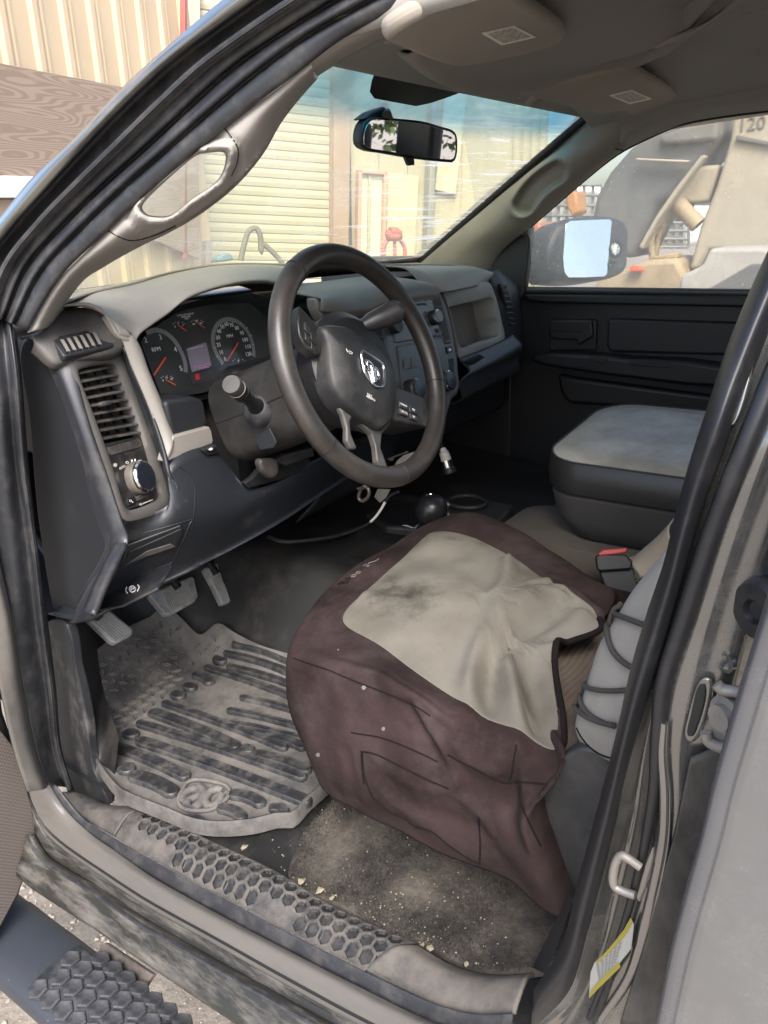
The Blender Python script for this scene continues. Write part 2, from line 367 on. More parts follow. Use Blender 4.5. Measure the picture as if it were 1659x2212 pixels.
def sill_cap(name, ya, yb, m, n=26, extra=0):
    rows = []
    for y in np.linspace(ya, yb, n): rows.append([sill_pt(y, t, extra*(1 if 0 < t < 1 else 0)) for t in np.linspace(0, 1, 12)])
    Gq = np.array(rows); return mk(name, Gq.reshape(-1, 3), grid_faces(*Gq.shape[:2]), m, truck, True, True, None, .004)
sill_cap('scuff_plate_front', 1.034, min(yi.max(), yo.max())-.004, MATS['scuff_plate_plastic'])
rear = [inn[-6:], None, out_[-4:]]
a_ = crom(inn[8:], 16); b_ = crom([p for p in crom(out_, 60)[44:]], 16)
loft('scuff_plate_rear', [a_, a_*.6+b_*.4+np.array([0, 0, .018]), a_*.2+b_*.8+np.array([0, 0, .012]), b_], mat('sill_trim_dusty', (.035, .033, .031), .6, dust=(.125, .110, .095), dscale=11, dlo=.34, dhi=.6, damt=.85, grain=.6, gscale=350), truck, 40, 5, solid=.004)
# --- rear edge of the opening: B pillar seal, jamb, rear door skin
Bs_in = [(1152, 2140), (1178, 2126), (1199, 2089), (1222, 2015), (1246, 1913), (1287, 1761), (1328, 1600), (1365, 1436), (1395, 1334), (1439, 1199), (1473, 1054), (1518, 913), (1574, 743), (1619, 633), (1670, 520)]
Bs_out = [(1150, 2225), (1199, 2191), (1226, 2150), (1240, 2099), (1267, 2025), (1300, 1900), (1334, 1761), (1368, 1608), (1395, 1527), (1436, 1395), (1473, 1260), (1520, 1097), (1590, 905), (1640, 770), (1700, 620)]
seal_w = [crom(Bs_in, 15), crom(Bs_out, 15)]
def bl(t): return [tuple(p) for p in seal_w[0]*(1-t)+seal_w[1]*t]
loft('rear_pillar_weatherstrip', [G(bl(-.02), .03), G(bl(0), .004), G(bl(.18), -.014), G(bl(.5), -.022), G(bl(.82), -.012), G(bl(1.0), -.002)], m_rubber_clean, truck, 60, 4, solid=.003)
# groove and jamb
def curve_to(off, k): return [(u+off, v) for (u, v) in k]
J0 = [(1165, 2230), (1240, 2160), (1262, 2080), (1300, 1930), (1345, 1740), (1395, 1530), (1436, 1395), (1473, 1260), (1520, 1097), (1590, 905), (1700, 620)]
J1 = [(1260, 2240), (1285, 2190), (1310, 2110), (1352, 1990), (1392, 1840), (1416, 1690), (1422, 1560), (1432, 1490), (1478, 1340), (1545, 1130), (1600, 985), (1659, 840), (1740, 640)]
J2 = [(1270, 2240), (1300, 2190), (1330, 2110), (1372, 1990), (1410, 1840), (1432, 1690), (1436, 1560), (1450, 1490), (1500, 1330), (1562, 1130), (1615, 985), (1680, 840), (1760, 640)]
J3 = [(1380, 2260), (1400, 2180), (1425, 2090), (1452, 1990), (1478, 1860), (1490, 1760), (1494, 1600), (1520, 1480), (1560, 1330), (1625, 1130), (1680, 985), (1740, 840), (1830, 640)]
JE = [(1436, 2240), (1452, 2150), (1475, 2050), (1500, 1950), (1530, 1830), (1555, 1730), (1580, 1620), (1608, 1510), (1635, 1400), (1665, 1300), (1730, 1130), (1800, 960), (1920, 640)]
loft('door_jamb', [G(bl(1.0), .0), G(J0, .004), G(mid(J0, J1, .5), .014), G(J1, .0), G(J2, -.010), G(mid(J2, J3, .5), -.012), G(J3, -.008), G(mid(J3, JE, .6), -.004), G(JE, .012)], mat('jamb_paint', (.20, .20, .192), .2, metal=.85, dust=(.13, .121, .109), dscale=14, dlo=.48, dhi=.85, damt=.45, coat=.4), truck, 60, 5, solid=.006)
# second black weatherstrip standing in the jamb (upper part)
tube('jamb_weatherstrip', G([(1272, 2200), (1308, 2110), (1350, 1990), (1390, 1840), (1414, 1700), (1419, 1620), (1424, 1560), (1432, 1480), (1478, 1336), (1545, 1130), (1602, 985), (1659, 845), (1745, 640)], -.012), [.003, .0035, .0045, .007, .008, .008, .008], m_rubber_clean, truck, 80, 8)
# bright folded flange and the dirty channel behind it
FL = [(1436, 1560), (1432, 1625), (1438, 1713), (1436, 1800), (1421, 1888), (1395, 1993), (1360, 2107), (1300, 2200)]
tube('flange_ridge', G(FL, -.015), [.004, .006, .0065, .006, .005, .005], mat('bare_silver_paint', (.26, .26, .255), .16, metal=.9, var=.08, coat=.4), truck, 60, 10)
ch_a = [(1492, 1640), (1476, 1720), (1452, 1827), (1426, 1914), (1400, 2019), (1373, 2107), (1340, 2212)]; ch_b = [(1590, 1600), (1556, 1700), (1530, 1800), (1502, 1900), (1470, 2020), (1444, 2140), (1426, 2230)]
loft('jamb_channel', [G(ch_a, -.019), G(mid(ch_a, ch_b, .2), -.017), G(mid(ch_a, ch_b, .6), -.014), G(ch_b, -.012)], mat('dirty_channel', (.022, .021, .0195), .6, dust=(.12, .108, .092), dscale=16, dlo=.42, dhi=.75, damt=.75, streak=(1, 1, .4)), truck, 40, 4, solid=.004)
# rear door: rolled front edge and outer skin
D_e = [(1422, 2240), (1442, 2140), (1468, 2020), (1500, 1900), (1530, 1790), (1556, 1680), (1590, 1560), (1625, 1440), (1660, 1330), (1720, 1140), (1780, 980), (1880, 640)]
de = G(D_e, -.085); sk = [p+np.array([-.006, -.035, 0]) for p in de]; sk2 = [p+np.array([-.012, -.75, 0]) for p in de]
dd = [p+np.array([.004, -.006, 0]) for p in de]; dd2 = [p+np.array([.05, -.004, 0]) for p in de]
m_skin = mat('rear_door_paint', (.19, .195, .198), .2, metal=.6, var=.08, dust=(.21, .209, .205), dscale=9, dlo=.45, dhi=.85, damt=.45, coat=.5)
rd = loft('rear_door', [dd2, dd, [p+np.array([-.004, -.004, 0]) for p in de], [p+np.array([-.010, -.018, 0]) for p in de], sk2], m_skin, truck, 40, 5, smooth_rows=False, solid=.004)
tube('rear_door_edge', [p+np.array([-.004, -.004, 0]) for p in de], .008, mat('bare_edge_paint', (.16, .165, .18), .25, metal=.7, dust=(.2, .19, .18), dscale=9, dlo=.55, dhi=.9, damt=.4), rd, 60, 10)
# jamb furniture: rubber bumper plug, stamped slot, round dimple, striker, hinge plate, sticker
jf = lambda u, v, o=-.014: atg(u, v, o)
nJ = norm((-.80, .55, 0))
lathe('rubber_plug', atg(1650, 1316, -.01), nJ, [(.026, -.01), (.026, .004), (.022, .010), (.010, .011), (.008, .006), (.001, .006)], m_rubber_clean, truck, 28)
lathe('dimple', jf(1571, 1431, -.008), nJ, [(.0085, -.002), (.0085, .002), (.006, .002), (.005, -.003), (.0005, -.003)], MATS['jamb_paint'], truck, 20)
sl = [(1512, 1470), (1527, 1462), (1537, 1474), (1530, 1530), (1508, 1590), (1490, 1605), (1480, 1590), (1488, 1540)]
o = plate('stamped_slot', [jf(u, v, -.0145) for u, v in sl], .004, MATS['jamb_paint'], truck, .0015, nJ, 28, .001)
plate('slot_recess', [jf(u, v, -.0150) for u, v in [(1514, 1478), (1524, 1476), (1527, 1500), (1512, 1560), (1496, 1592), (1488, 1588), (1496, 1540)]], .003, m_black, o, .0008, nJ, 24, .002)
# striker: bent steel loop and its plate
P = [jf(u, v, -.012) for u, v in [(1408, 1838), (1382, 1870), (1355, 1850), (1338, 1842), (1326, 1862), (1320, 1905), (1326, 1922), (1345, 1935), (1368, 1944)]]
st = plate('striker_plate', [jf(u, v, -.012) for u, v in [(1408, 1830), (1412, 1850), (1390, 1925), (1378, 1950), (1372, 1935), (1392, 1870)]], .006, m_steel, truck, .0015, nJ)
tube('striker_loop', [jf(u, v, -.020) for u, v in [(1384, 1874), (1362, 1858), (1344, 1848), (1333, 1858), (1324, 1895), (1328, 1915), (1348, 1926), (1372, 1934)]], .0042, m_steel, st, 36, 10)
# door hinge/latch bracket at the right edge of the view
hb = plate('hinge_plate', [jf(u, v, -.02) for u, v in [(1552, 1478), (1600, 1492), (1612, 1510), (1570, 1618), (1530, 1602), (1524, 1570)]], .006, m_steel, truck, .002, nJ)
lathe('hinge_bolt', jf(1574, 1545, -.022), nJ, [(.017, 0), (.017, .004), (.011, .005), (.011, .011), (.001, .0115)], m_steel, hb, 20)
tube('hinge_edge', [jf(u, v, -.024) for u, v in [(1548, 1478), (1560, 1490), (1590, 1494), (1608, 1500)]], .005, m_steel, hb, 20, 8)
tube('hinge_lip', [jf(u, v, -.024) for u, v in [(1524, 1582), (1530, 1600), (1550, 1612), (1572, 1616)]], .005, m_steel, hb, 20, 8)
# certification sticker on the pillar foot
stk = [(1361, 1984), (1368, 1998), (1362, 2050), (1330, 2090), (1290, 2130), (1272, 2156), (1276, 2100), (1284, 2080), (1318, 2048), (1348, 2010)]
sp = [jf(u, v, -.004) for u, v in stk]
m_lab = mat('sticker_white', (.27, .265, .245), .5, var=.05); m_yel = mat('sticker_yellow', (.22, .185, .03), .5, var=.05)
nS = norm((-.75, .45, .1)); s0 = jf(1320, 2070, -.016)
sp = [atpl(u, v, s0, nS) for u, v in stk]
so = plate('sticker', sp, .001, m_lab, truck, 0, nS)
plate('sticker_border', [atpl(u, v, s0+nS*.0008, nS) for u, v in [(1361, 1984), (1366, 1994), (1350, 2022), (1318, 2056), (1288, 2084), (1290, 2076), (1318, 2046), (1348, 2008)]], .0006, m_yel, so, 0, nS)
plate('sticker_border', [atpl(u, v, s0+nS*.0008, nS) for u, v in [(1336, 2078), (1339, 2090), (1292, 2136), (1273, 2156), (1274, 2143), (1292, 2120)]], .0006, m_yel, so, 0, nS)
m_ink = mat('ink_grey', (.16, .16, .16), .6, var=.05)
for k in range(7):
    a = [(1288+k*.8, 2088+k*5.2), (1346-k*2.2, 2032+k*7.0)]
    p = atpl(a[0][0], a[0][1], s0+nS*.001, nS); q = atpl(a[1][0], a[1][1], s0+nS*.001, nS); d_ = norm(q-p); up = np.cross(nS, d_)*.0006
    for j in range(6):
        A = p+(q-p)*(j/6+.02); B = p+(q-p)*(j/6+.10+.03*random.random())
        mk('print_line', [A-up, B-up, B+up, A+up], [(0, 1, 2, 3)], m_ink, so, False, True)
# inner plastic trim of the B pillar / seat belt side below the seal
loft('pillar_base_trim', [X_([(1180, 2105), (1215, 2010), (1240, 1940)], -.78), X_([(1150, 2090), (1195, 2000), (1228, 1930)], -.72)], m_dark2, truck, 20, 4)
# ================================================================ floor, mat, pedals, step, ground
def sstep(a, b, x): t = min(1, max(0, (x-a)/(b-a))); return t*t*(3-2*t)
def zf(x, y):
    h = 0.0
    if y > 1.30: h += (y-1.30)*.62
    w = .17+.12*max(0, y-.75); top = .235+.10*max(0, y-.9)
    h += top*sstep(-w-.16, -w+.02, x)
    return h
def onfloor(u, v, dz=0.0): return hit(u, v, lambda p: p[2]-zf(p[0], p[1])-dz, .4, 5)
NX, NY = 90, 110
xs = np.linspace(-.765, .76, NX); ys = np.linspace(-.5, 1.8, NY)
V = [(x, y, zf(x, y)-.004+.003*math.sin(31*x+17*y)*math.cos(23*y-9*x)) for y in ys for x in xs]
mk('cab_floor', V, grid_faces(NY, NX), m_vinyl, truck, True, True)
box('firewall', (0, 1.76, .38), (1.56, .02, .78), m_dark2, truck, bev=.002)
# kick panel beside the pedals, with its rubbed edge
kick = X_([(96, 1350), (108, 1450), (116, 1560), (128, 1640), (160, 1712), (200, 1742), (232, 1738), (198, 1650), (186, 1560), (170, 1480), (160, 1440), (152, 1380), (140, 1345)], -.758)
plate('kick_panel', kick, .02, mat('kick_panel_plastic', (.02, .021, .024), .5, dust=(.32, .30, .28), dscale=11, dlo=.52, dhi=.8, damt=.7, streak=(1, 1, .5)), truck, .004, None, 60)
loft('kick_panel_inner', [X_([(140, 1345), (152, 1380), (160, 1440), (172, 1500), (186, 1580), (200, 1660), (240, 1735)], -.758), [onfloor(u, v)+np.array([0, 0, .10]) for u, v in [(220, 1330), (225, 1380), (220, 1430), (225, 1480), (230, 1520), (240, 1580), (275, 1690)]]], m_vinyl, truck, 30, 4)
# --- rear carpet piece with an overlapping edge
cp = [(622, 1884), (632, 1836), (650, 1796), (690, 1756), (760, 1700), (1000, 1700), (1235, 1860), (1290, 1960), (1215, 2080), (1150, 2098), (1076, 2102), (1021, 2094), (967, 2074), (905, 2036), (800, 1990), (694, 1938)]
cpw = [onfloor(u, v, .012) for u, v in cp]
cpw = np.array(cpw); cc = cpw.mean(0)
rows = []
for s in (1.0, .985, .95, .8, .5, .2):
    rows.append([cc+(p-cc)*s+np.array([0, 0, {1.0: -.012, .985: -.002}.get(s, .0)]) for p in cpw])
G3 = np.array([crom(r, 120, True) for r in rows])
for i in range(1, G3.shape[0]):
    for j in range(120):
        x, y, z = G3[i, j]; G3[i, j, 2] += .006*math.sin(18*x+7*y)+.004*math.sin(41*y+5*x)
V = list(G3.reshape(-1, 3))+[cc]; F = grid_faces(len(rows), 120, True)+[((len(rows)-1)*120+j, (len(rows)-1)*120+(j+1) % 120, len(V)-1) for j in range(120)]
mk('floor_carpet', V, F, m_carpet, truck, True, True, None, 0, 0, 1)
# --- rubber floor mat
mo = [(161, 1447), (187, 1431), (278, 1363), (345, 1320), (365, 1320), (393, 1343), (431, 1379), (444, 1375), (464, 1357), (480, 1355), (496, 1367), (556, 1399), (617, 1419), (720, 1450), (800, 1520), (800, 1610), (730, 1680), (701, 1707), (669, 1735), (632, 1772), (603, 1772), (549, 1785), (473, 1791), (418, 1784), (364, 1762), (309, 1740), (262, 1718), (218, 1668), (196, 1627), (190, 1600), (183, 1562), (171, 1480)]
MZ = .022
def mp(u, v, dz=0): return onfloor(u, v, MZ+dz)
mw_ = np.array([mp(u, v) for u, v in mo]); mw_ = crom(mw_, 150, True); mc = mw_.mean(0)
matroot = empty('floor_mat', tuple(mc))
tag(matroot, 'dusty moulded rubber floor mat with ribs and diamond tread in the driver footwell', 'floor mat')
def matz(p, dz=0): return np.array([p[0], p[1], zf(p[0], p[1])+MZ+dz])
rows = []
for s, dz in ((1.0, -.016), (1.0, .008), (.992, .014), (.978, .012), (.966, .002), (.93, 0), (.8, 0), (.65, 0), (.5, 0), (.35, 0), (.2, 0), (.08, 0)):
    rows.append([matz(mc+(p-mc)*s, dz) for p in mw_])
V = [p for r in rows for p in r]+[matz(mc)]; F = grid_faces(len(rows), 150, True)+[((len(rows)-1)*150+j, (len(rows)-1)*150+(j+1) % 150, len(V)-1) for j in range(150)]
mk('mat_sheet', V, F, m_mat, matroot, True, True, 50)
def cq(x, y): return (x/2.5198, 1097.3+y/2.5198)
def rib(a, b, wpx, h=.0115, bow=0, m=m_mat_lug):
    pa = mp(*cq(*a)); pb = mp(*cq(*b)); d_ = norm(pb-pa); pa = pa+d_*.006; pb = pb-d_*.006
    n_ = np.array([-d_[1], d_[0], 0]); w = wpx
    ts = np.linspace(0, 1, 9); P = [matz(pa+(pb-pa)*t+n_*bow*math.sin(math.pi*t), -.002) for t in ts]
    ring = []
    for i, p in enumerate(P): ring.append(p+n_*w)
    for k in range(1, 4): a_ = math.pi*k/4; ring.append(P[-1]+n_*w*math.cos(a_)+d_*w*math.sin(a_))
    for p in P[::-1]: ring.append(p-n_*w)
    for k in range(1, 4): a_ = math.pi*k/4; ring.append(P[0]-n_*w*math.cos(a_)-d_*w*math.sin(a_))
    ring = np.array(ring); c = np.array([P[int(round(np.clip((np.dot(q-pa, d_)/np.linalg.norm(pb-pa))*8, 0, 8)))] for q in ring])
    up = np.array([0, 0, h]); L = [ring, ring*.94+c*.06+up*.85, c+(ring-c)*.80+up, c+(ring-c)*.70+up*.96, c+(ring-c)*.2+up*.94]
    k = len(ring); V = [p for r in L for p in r]; F = grid_faces(len(L), k, True)+[tuple((len(L)-1)*k+j for j in range(k))]
    return mk('rib', V, F, m, matroot, True, True, 60)
RIBS = [((830, 1120), (1290, 1310), .0135), ((755, 1180), (1660, 1480), .0100), ((890, 1070), (1560, 1320), .0085), ((760, 1275), (1680, 1610), .0125), ((610, 1300), (1020, 1475), .0120),
        ((730, 1465), (950, 1560), .0150), ((1265, 1565), (1430, 1620), .0120), ((1390, 1350), (1680, 1440), .0125), ((1270, 745), (1640, 870), .0085), ((1225, 795), (1640, 930), .0085),
        ((1240, 870), (1640, 990), .0085), ((1120, 875), (1640, 1055), .0085), ((1065, 915), (1150, 960), .0130), ((1310, 1040), (1660, 1130), .0075), ((1240, 1110), (1660, 1210), .0075),
        ((1200, 1170), (1660, 1270), .0070), ((1440, 1250), (1660, 1320), .0080), ((1200, 1640), (1330, 1700), .0110), ((1480, 1640), (1560, 1670), .0110), ((1000, 1690), (1130, 1730), .006)]
for a, b, w in RIBS: rib(a, b, w, bow=.004)
for (x, y, w) in [(1200, 835, .014), (1035, 985, .0125), (970, 1030, .0135), (715, 1240, .014), (690, 1430, .015), (1345, 1325, .0135)]: rib((x-22, y-8), (x+22, y+8), w)
# raised maker's emblem moulded in the mat: shield frame with a horned head reduced to its curves
def emb(pts, r, name='emblem_curve'): return tube(name, [mp(*cq(x, y), dz=.004) for x, y in pts], r, MATS['mat_rubber'], matroot, 30, 8)
emb([(1010, 1500), (1050, 1480), (1200, 1500), (1250, 1535), (1235, 1580), (1150, 1640), (1010, 1640), (970, 1600), (1010, 1500)], .004, 'emblem_frame')
emb([(990, 1600), (1005, 1560), (1050, 1530), (1085, 1540), (1075, 1570), (1030, 1590), (1015, 1620)], .0075)
emb([(1215, 1540), (1180, 1530), (1140, 1550), (1120, 1600), (1150, 1625), (1195, 1590), (1205, 1565)], .0075)
emb([(1085, 1520), (1110, 1560), (1085, 1610), (1050, 1640)], .009)
# boot-worn dark patches on the sheet
def wear(m, spots, colr, sc=18):
    nt = m.node_tree; N = nt.nodes; L = nt.links; b = N['Principled BSDF']; src = b.inputs['Base Color'].links[0].from_socket
    for centre, rad, amt in spots:
        tc = N.new('ShaderNodeTexCoord'); vm = N.new('ShaderNodeVectorMath'); vm.operation = 'DISTANCE'; L.new(tc.outputs['Object'], vm.inputs[0]); vm.inputs[1].default_value = centre
        r_ = N.new('ShaderNodeMapRange'); r_.inputs[2].default_value = rad; r_.inputs[3].default_value = .40; r_.inputs[4].default_value = -.28; L.new(vm.outputs['Value'], r_.inputs[0])
        n = N.new('ShaderNodeTexNoise'); n.inputs['Scale'].default_value = sc; n.inputs['Detail'].default_value = 10; n.inputs['Roughness'].default_value = .75; L.new(tc.outputs['Object'], n.inputs['Vector'])
        ad = N.new('ShaderNodeMath'); L.new(r_.outputs[0], ad.inputs[0]); L.new(n.outputs[0], ad.inputs[1]); r2 = N.new('ShaderNodeMapRange'); r2.inputs[1].default_value = .55; r2.inputs[2].default_value = .9; r2.inputs[4].default_value = amt; L.new(ad.outputs[0], r2.inputs[0])
        mx = N.new('ShaderNodeMix'); mx.data_type = 'RGBA'; mx.inputs[7].default_value = (*colr, 1); L.new(r2.outputs[0], mx.inputs[0]); L.new(src, mx.inputs[6]); src = mx.outputs[2]
    L.new(src, b.inputs['Base Color'])
wear(m_mat, [(tuple(mp(*cq(620, 1010))), .13, .9), (tuple(mp(*cq(940, 830))), .09, .85), (tuple(mp(*cq(520, 1150))), .09, .9), (tuple(mp(*cq(560, 900))), .08, .7)], (.028, .028, .031))
# diamond tread lugs
dm = bpy.data.meshes.new('diamond_lug')
a, b, h = .0115, .0046, .0035
vv = [(a, 0, 0), (0, b, 0), (-a, 0, 0), (0, -b, 0), (a*.86, 0, h), (0, b*.78, h), (-a*.86, 0, h), (0, -b*.78, h), (a*.42, 0, h*.3), (0, b*.34, h*.3), (-a*.42, 0, h*.3), (0, -b*.34, h*.3)]
ff = [(0, 1, 5, 4), (1, 2, 6, 5), (2, 3, 7, 6), (3, 0, 4, 7), (4, 5, 9, 8), (5, 6, 10, 9), (6, 7, 11, 10), (7, 4, 8, 11), (8, 9, 10, 11)]
dm.from_pydata(vv, [], ff); dm.materials.append(mat('diamond_rubber', (.05, .049, .048), .55, dust=(.185, .166, .147), dscale=30, dlo=.36, dhi=.6, damt=.8))
poly = np.array([mp(*cq(x, y))[:2] for x, y in [(430, 900), (600, 790), (860, 590), (960, 640), (1060, 735), (1200, 680), (1230, 745), (1090, 830), (960, 950), (860, 1080), (740, 1180), (620, 1250), (500, 1300), (455, 1080)]])
def inpoly(p, Q):
    c = False; n = len(Q)
    for i in range(n):
        x1, y1 = Q[i]; x2, y2 = Q[i-1]
        if (y1 > p[1]) != (y2 > p[1]) and p[0] < (x2-x1)*(p[1]-y1)/(y2-y1)+x1: c = not c
    return c
mn, mx_ = poly.min(0), poly.max(0); sp_ = .0265; e1 = np.array([.80, -.60]); e2 = np.array([.60, .80]); ctr = (mn+mx_)/2
for i in range(-30, 30):
    for j in range(-30, 30):
        q = ctr+(i*e1+j*e2)*sp_*.72
        if (i+j) % 1 == 0 and inpoly(q, poly):
            horiz = (i+j) % 2 == 0
            d_ = e1 if horiz else e2; x, y = q
            gx = (zf(x+.01, y)-zf(x-.01, y))/.02; gy = (zf(x, y+.01)-zf(x, y-.01))/.02; n_ = norm((-gx, -gy, 1)); fr = frame_of(n_, (d_[0], d_[1], gx*d_[0]+gy*d_[1]))
            M4 = Matrix.Identity(4)
            for r in range(3):
                for c in range(3): M4[r][c] = fr[r][c]
            p = matz((x, y)); M4[0][3], M4[1][3], M4[2][3] = p
            link('diamond_lug', dm, None, matroot, M4)
# --- pedals
def pedal(name, outline, ribs, x, nrib, arm, m=None):
    nP = norm((0, -.80, .60)); p0 = at(*outline[0], X=x)
    pd = plate(name, [atpl(u, v, p0, nP) for u, v in outline], .018, m or mat(name+'_rubber', (.13, .135, .14), .45, dust=(.38, .39, .40), dscale=22, dlo=.36, dhi=.62, damt=.8), truck, .004, nP)
    a0, a1, b0, b1 = [atpl(u, v, p0+nP*.0015, nP) for u, v in ribs]
    for k in range(nrib):
        t = (k+.5)/nrib; A = a0*(1-t)+a1*t; B = b0*(1-t)+b1*t
        d_ = norm(B-A); s_ = norm(np.cross(nP, d_))*np.linalg.norm(a1-a0)/nrib*.30
        tube('rib', [A, A*.5+B*.5, B], max(.0016, np.linalg.norm(s_)), MATS['pedal_ribs'], pd, 6, 6)
    q0, q1 = arm; tube('pedal_arm', [q0, (np.asarray(q0)+q1)/2+np.array([0, .02, 0]), q1], .009, m_dark2, pd, 12, 8)
    return pd
mat('pedal_ribs', (.22, .22, .21), .5, dust=(.36, .35, .33), dscale=20, dlo=.38, dhi=.6, damt=.7)
pedal('brake_pedal', [(321, 1284), (345, 1272), (413, 1244), (421, 1248), (429, 1288), (421, 1300), (369, 1329), (357, 1327), (337, 1304)], [(347, 1276), (405, 1252), (367, 1322), (416, 1296)], -.46, 15, (at(385, 1270, X=-.44), np.array([-.42, 1.45, .5])))
pedal('accelerator_pedal', [(440, 1228), (480, 1206), (500, 1256), (504, 1300), (480, 1306), (460, 1264)], [(446, 1230), (482, 1212), (482, 1302), (501, 1297)], -.31, 9, (at(468, 1240, X=-.29), np.array([-.28, 1.5, .45])))
pedal('parking_brake_pedal', [(187, 1335), (234, 1314), (288, 1359), (286, 1371), (250, 1391), (238, 1383)], [(192, 1338), (230, 1317), (246, 1384), (284, 1363)], -.67, 8, (at(215, 1335, X=-.66), np.array([-.66, 1.45, .5])))
# --- side step under the door: oval tube with hexagonal tread pads
P = [(-.78, 1.60, -.32), (-.86, 1.56, -.30), (-.92, 1.47, -.28), (-.940, 1.36, -.272), (-.940, 1.1, -.272), (-.940, .8, -.272), (-.940, .4, -.272), (-.940, -.3, -.272)]
Pc = crom(P, 70); V = []
for i, p in enumerate(Pc):
    t = norm(Pc[min(i+1, 69)]-Pc[max(i-1, 0)]); sd = norm(np.cross(t, (0, 0, 1))); up = np.cross(sd, t)
    for k in range(24):
        a = 2*math.pi*k/24; V.append(p+sd*.066*math.copysign(abs(math.cos(a))**.8, math.cos(a))+up*.038*math.copysign(abs(math.sin(a))**.7, math.sin(a)))
F = grid_faces(70, 24, True)
m_step = mat('step_powdercoat', (.032, .037, .048), .5, dust=(.40, .385, .36), dscale=75, dlo=.64, dhi=.70, damt=.75, grain=.5, gscale=250)
step = mk('side_step', V, F, m_step, truck, True, True)
rust = mat('rusty_edge', (.16, .07, .03), .8, dust=(.3, .2, .12), dscale=20, dlo=.4, dhi=.7, damt=.6)
tube('rust_line', [(-.875, y, -.268+.001*math.sin(20*y)) for y in np.linspace(1.28, .3, 12)], .0035, rust, step, 40, 6)
m_pad = mat('tread_rubber', (.022, .024, .029), .6, dust=(.20, .20, .21), dscale=18, dlo=.42, dhi=.75, damt=.6)
def step_pt(y, s, h=0):     # s across the top of the tube, metres from its centre line
    z = .038*(max(0, 1-(abs(s)/.066)**2.5))**.35
    n_ = norm((9*s*(abs(s)/.066)**1.2, 0, 1)); return np.array([-.940+s, y, -.272+z])+n_*h, n_
yP = 1.085
rows = [[step_pt(y, s, .0035 if 0 < i < 13 else -.004)[0] for i, s in enumerate(np.linspace(-.054, .054, 14))] for y in np.linspace(yP-.9, yP, 40)]
Gq = np.array(rows); mk('tread_base', Gq.reshape(-1, 3), grid_faces(*Gq.shape[:2]), m_pad, step, True, True, None, .004)
hx = bpy.data.meshes.new('hexagon_pad'); r0 = .0182
ring = lambda r, z: [(r*math.cos(R_(60*k+30)), r*math.sin(R_(60*k+30)), z) for k in range(6)]
vv = ring(r0, 0)+ring(r0*.98, .0045)+ring(r0*.84, .0062); ff = [(i, (i+1) % 6, 6+(i+1) % 6, 6+i) for i in range(6)]+[(6+i, 6+(i+1) % 6, 12+(i+1) % 6, 12+i) for i in range(6)]+[tuple(range(12, 18))]
hx.from_pydata(vv, [], ff); hx.materials.append(m_pad)
pitch = .0352
for row in range(4):
    s = -.0445+row*pitch*.866; y = yP-.02-(row % 2)*pitch*.5+(.0 if row < 3 else -.02)
    while y > .45:
        p, n_ = step_pt(y, s, .0035); fr = frame_of(n_, (0, 1, 0)); M4 = Matrix.Identity(4)
        for r in range(3):
            for c in range(3): M4[r][c] = fr[r][c]
            M4[r][3] = p[r]
        link('hexagon_pad', hx, None, step, M4); y -= pitch
plate('step_bracket', [at(195, 2075, Z=-.27), at(225, 2035, X=-.86), at(330, 2105, X=-.86), at(300, 2150, Z=-.27)], .012, mat('bracket_steel', (.05, .045, .045), .55, dust=(.22, .18, .15), dscale=12, dlo=.4, dhi=.7, damt=.7), step, .003)
# --- ground
g = mk('ground', [(-900, -900, -.85), (900, -900, -.85), (900, 900, -.85), (-900, 900, -.85)], [(0, 1, 2, 3)], mat('dirt_gravel', (.30, .255, .205), .95, var=.25, vs_=9, dust=(.17, .145, .115), dscale=28, dlo=.5, dhi=.7, damt=.8, lump=1.0, lscale=60), None, False); tag(g, kind='structure')
V = []; F = []
for k in range(4000):
    x, y = rng.uniform(-1.6, -.55), rng.uniform(.3, 2.6); s = .002+.009*rng.random()**3; b0 = len(V)
    q = rng.normal(size=(6, 3))*.15; base = np.array([(1, 0, 0), (-1, 0, 0), (0, 1, 0), (0, -1, 0), (0, 0, .7), (0, 0, -.7)])+q
    for p in base: V.append(np.array([x, y, -.848])+p*s)
    for f in ((0, 2, 4), (2, 1, 4), (1, 3, 4), (3, 0, 4), (2, 0, 5), (1, 2, 5), (3, 1, 5), (0, 3, 5)): F.append(tuple(b0+i for i in f))
gv = mk('gravel', V, F, mat('gravel_stone', (.42, .36, .29), .9, var=.35, vs_=60), None, False); tag(gv, 'pale loose gravel scattered on the dirt below the side step', 'gravel', kind='stuff')
# ================================================================ dashboard
def c4(x, y): return (x/2.749, 548.6+y/2.749)
def c5(x, y): return (548.6+x/3.0239, 493.8+y/3.0239)
def pl(pts, p0, n, cf=None): return [atpl(*(cf(*q) if cf else q), p0, n) for q in pts]
def tr(pts, axis, vals, cf=None):
    return [at(*(cf(*q) if cf else q), **{axis: (vals if np.isscalar(vals) else vals[i])}) for i, q in enumerate(pts)]
# --- top pad: windscreen base, ridge
base = [np.array([x, 1.52-.16*(x/.74)**2, .835]) for x in np.linspace(-.74, .74, 13)]
ridge_px = [(138, 658), (200, 634), (291, 614), (364, 592), (455, 576), (527, 572), (603, 573), (700, 574), (823, 573), (920, 574), (1000, 576), (1034, 582), (1058, 596)]
ridge = tr(ridge_px, 'Y', [1.10, 1.13, 1.14, 1.15, 1.15, 1.15, 1.14, 1.11, 1.08, 1.07, 1.06, 1.05, 1.03])
r2 = [p+np.array([0, .09, -.014]) for p in ridge]
pad = loft('dash_top_pad', [base, r2, ridge], m_taupe, truck, 60, 6, solid=.004)
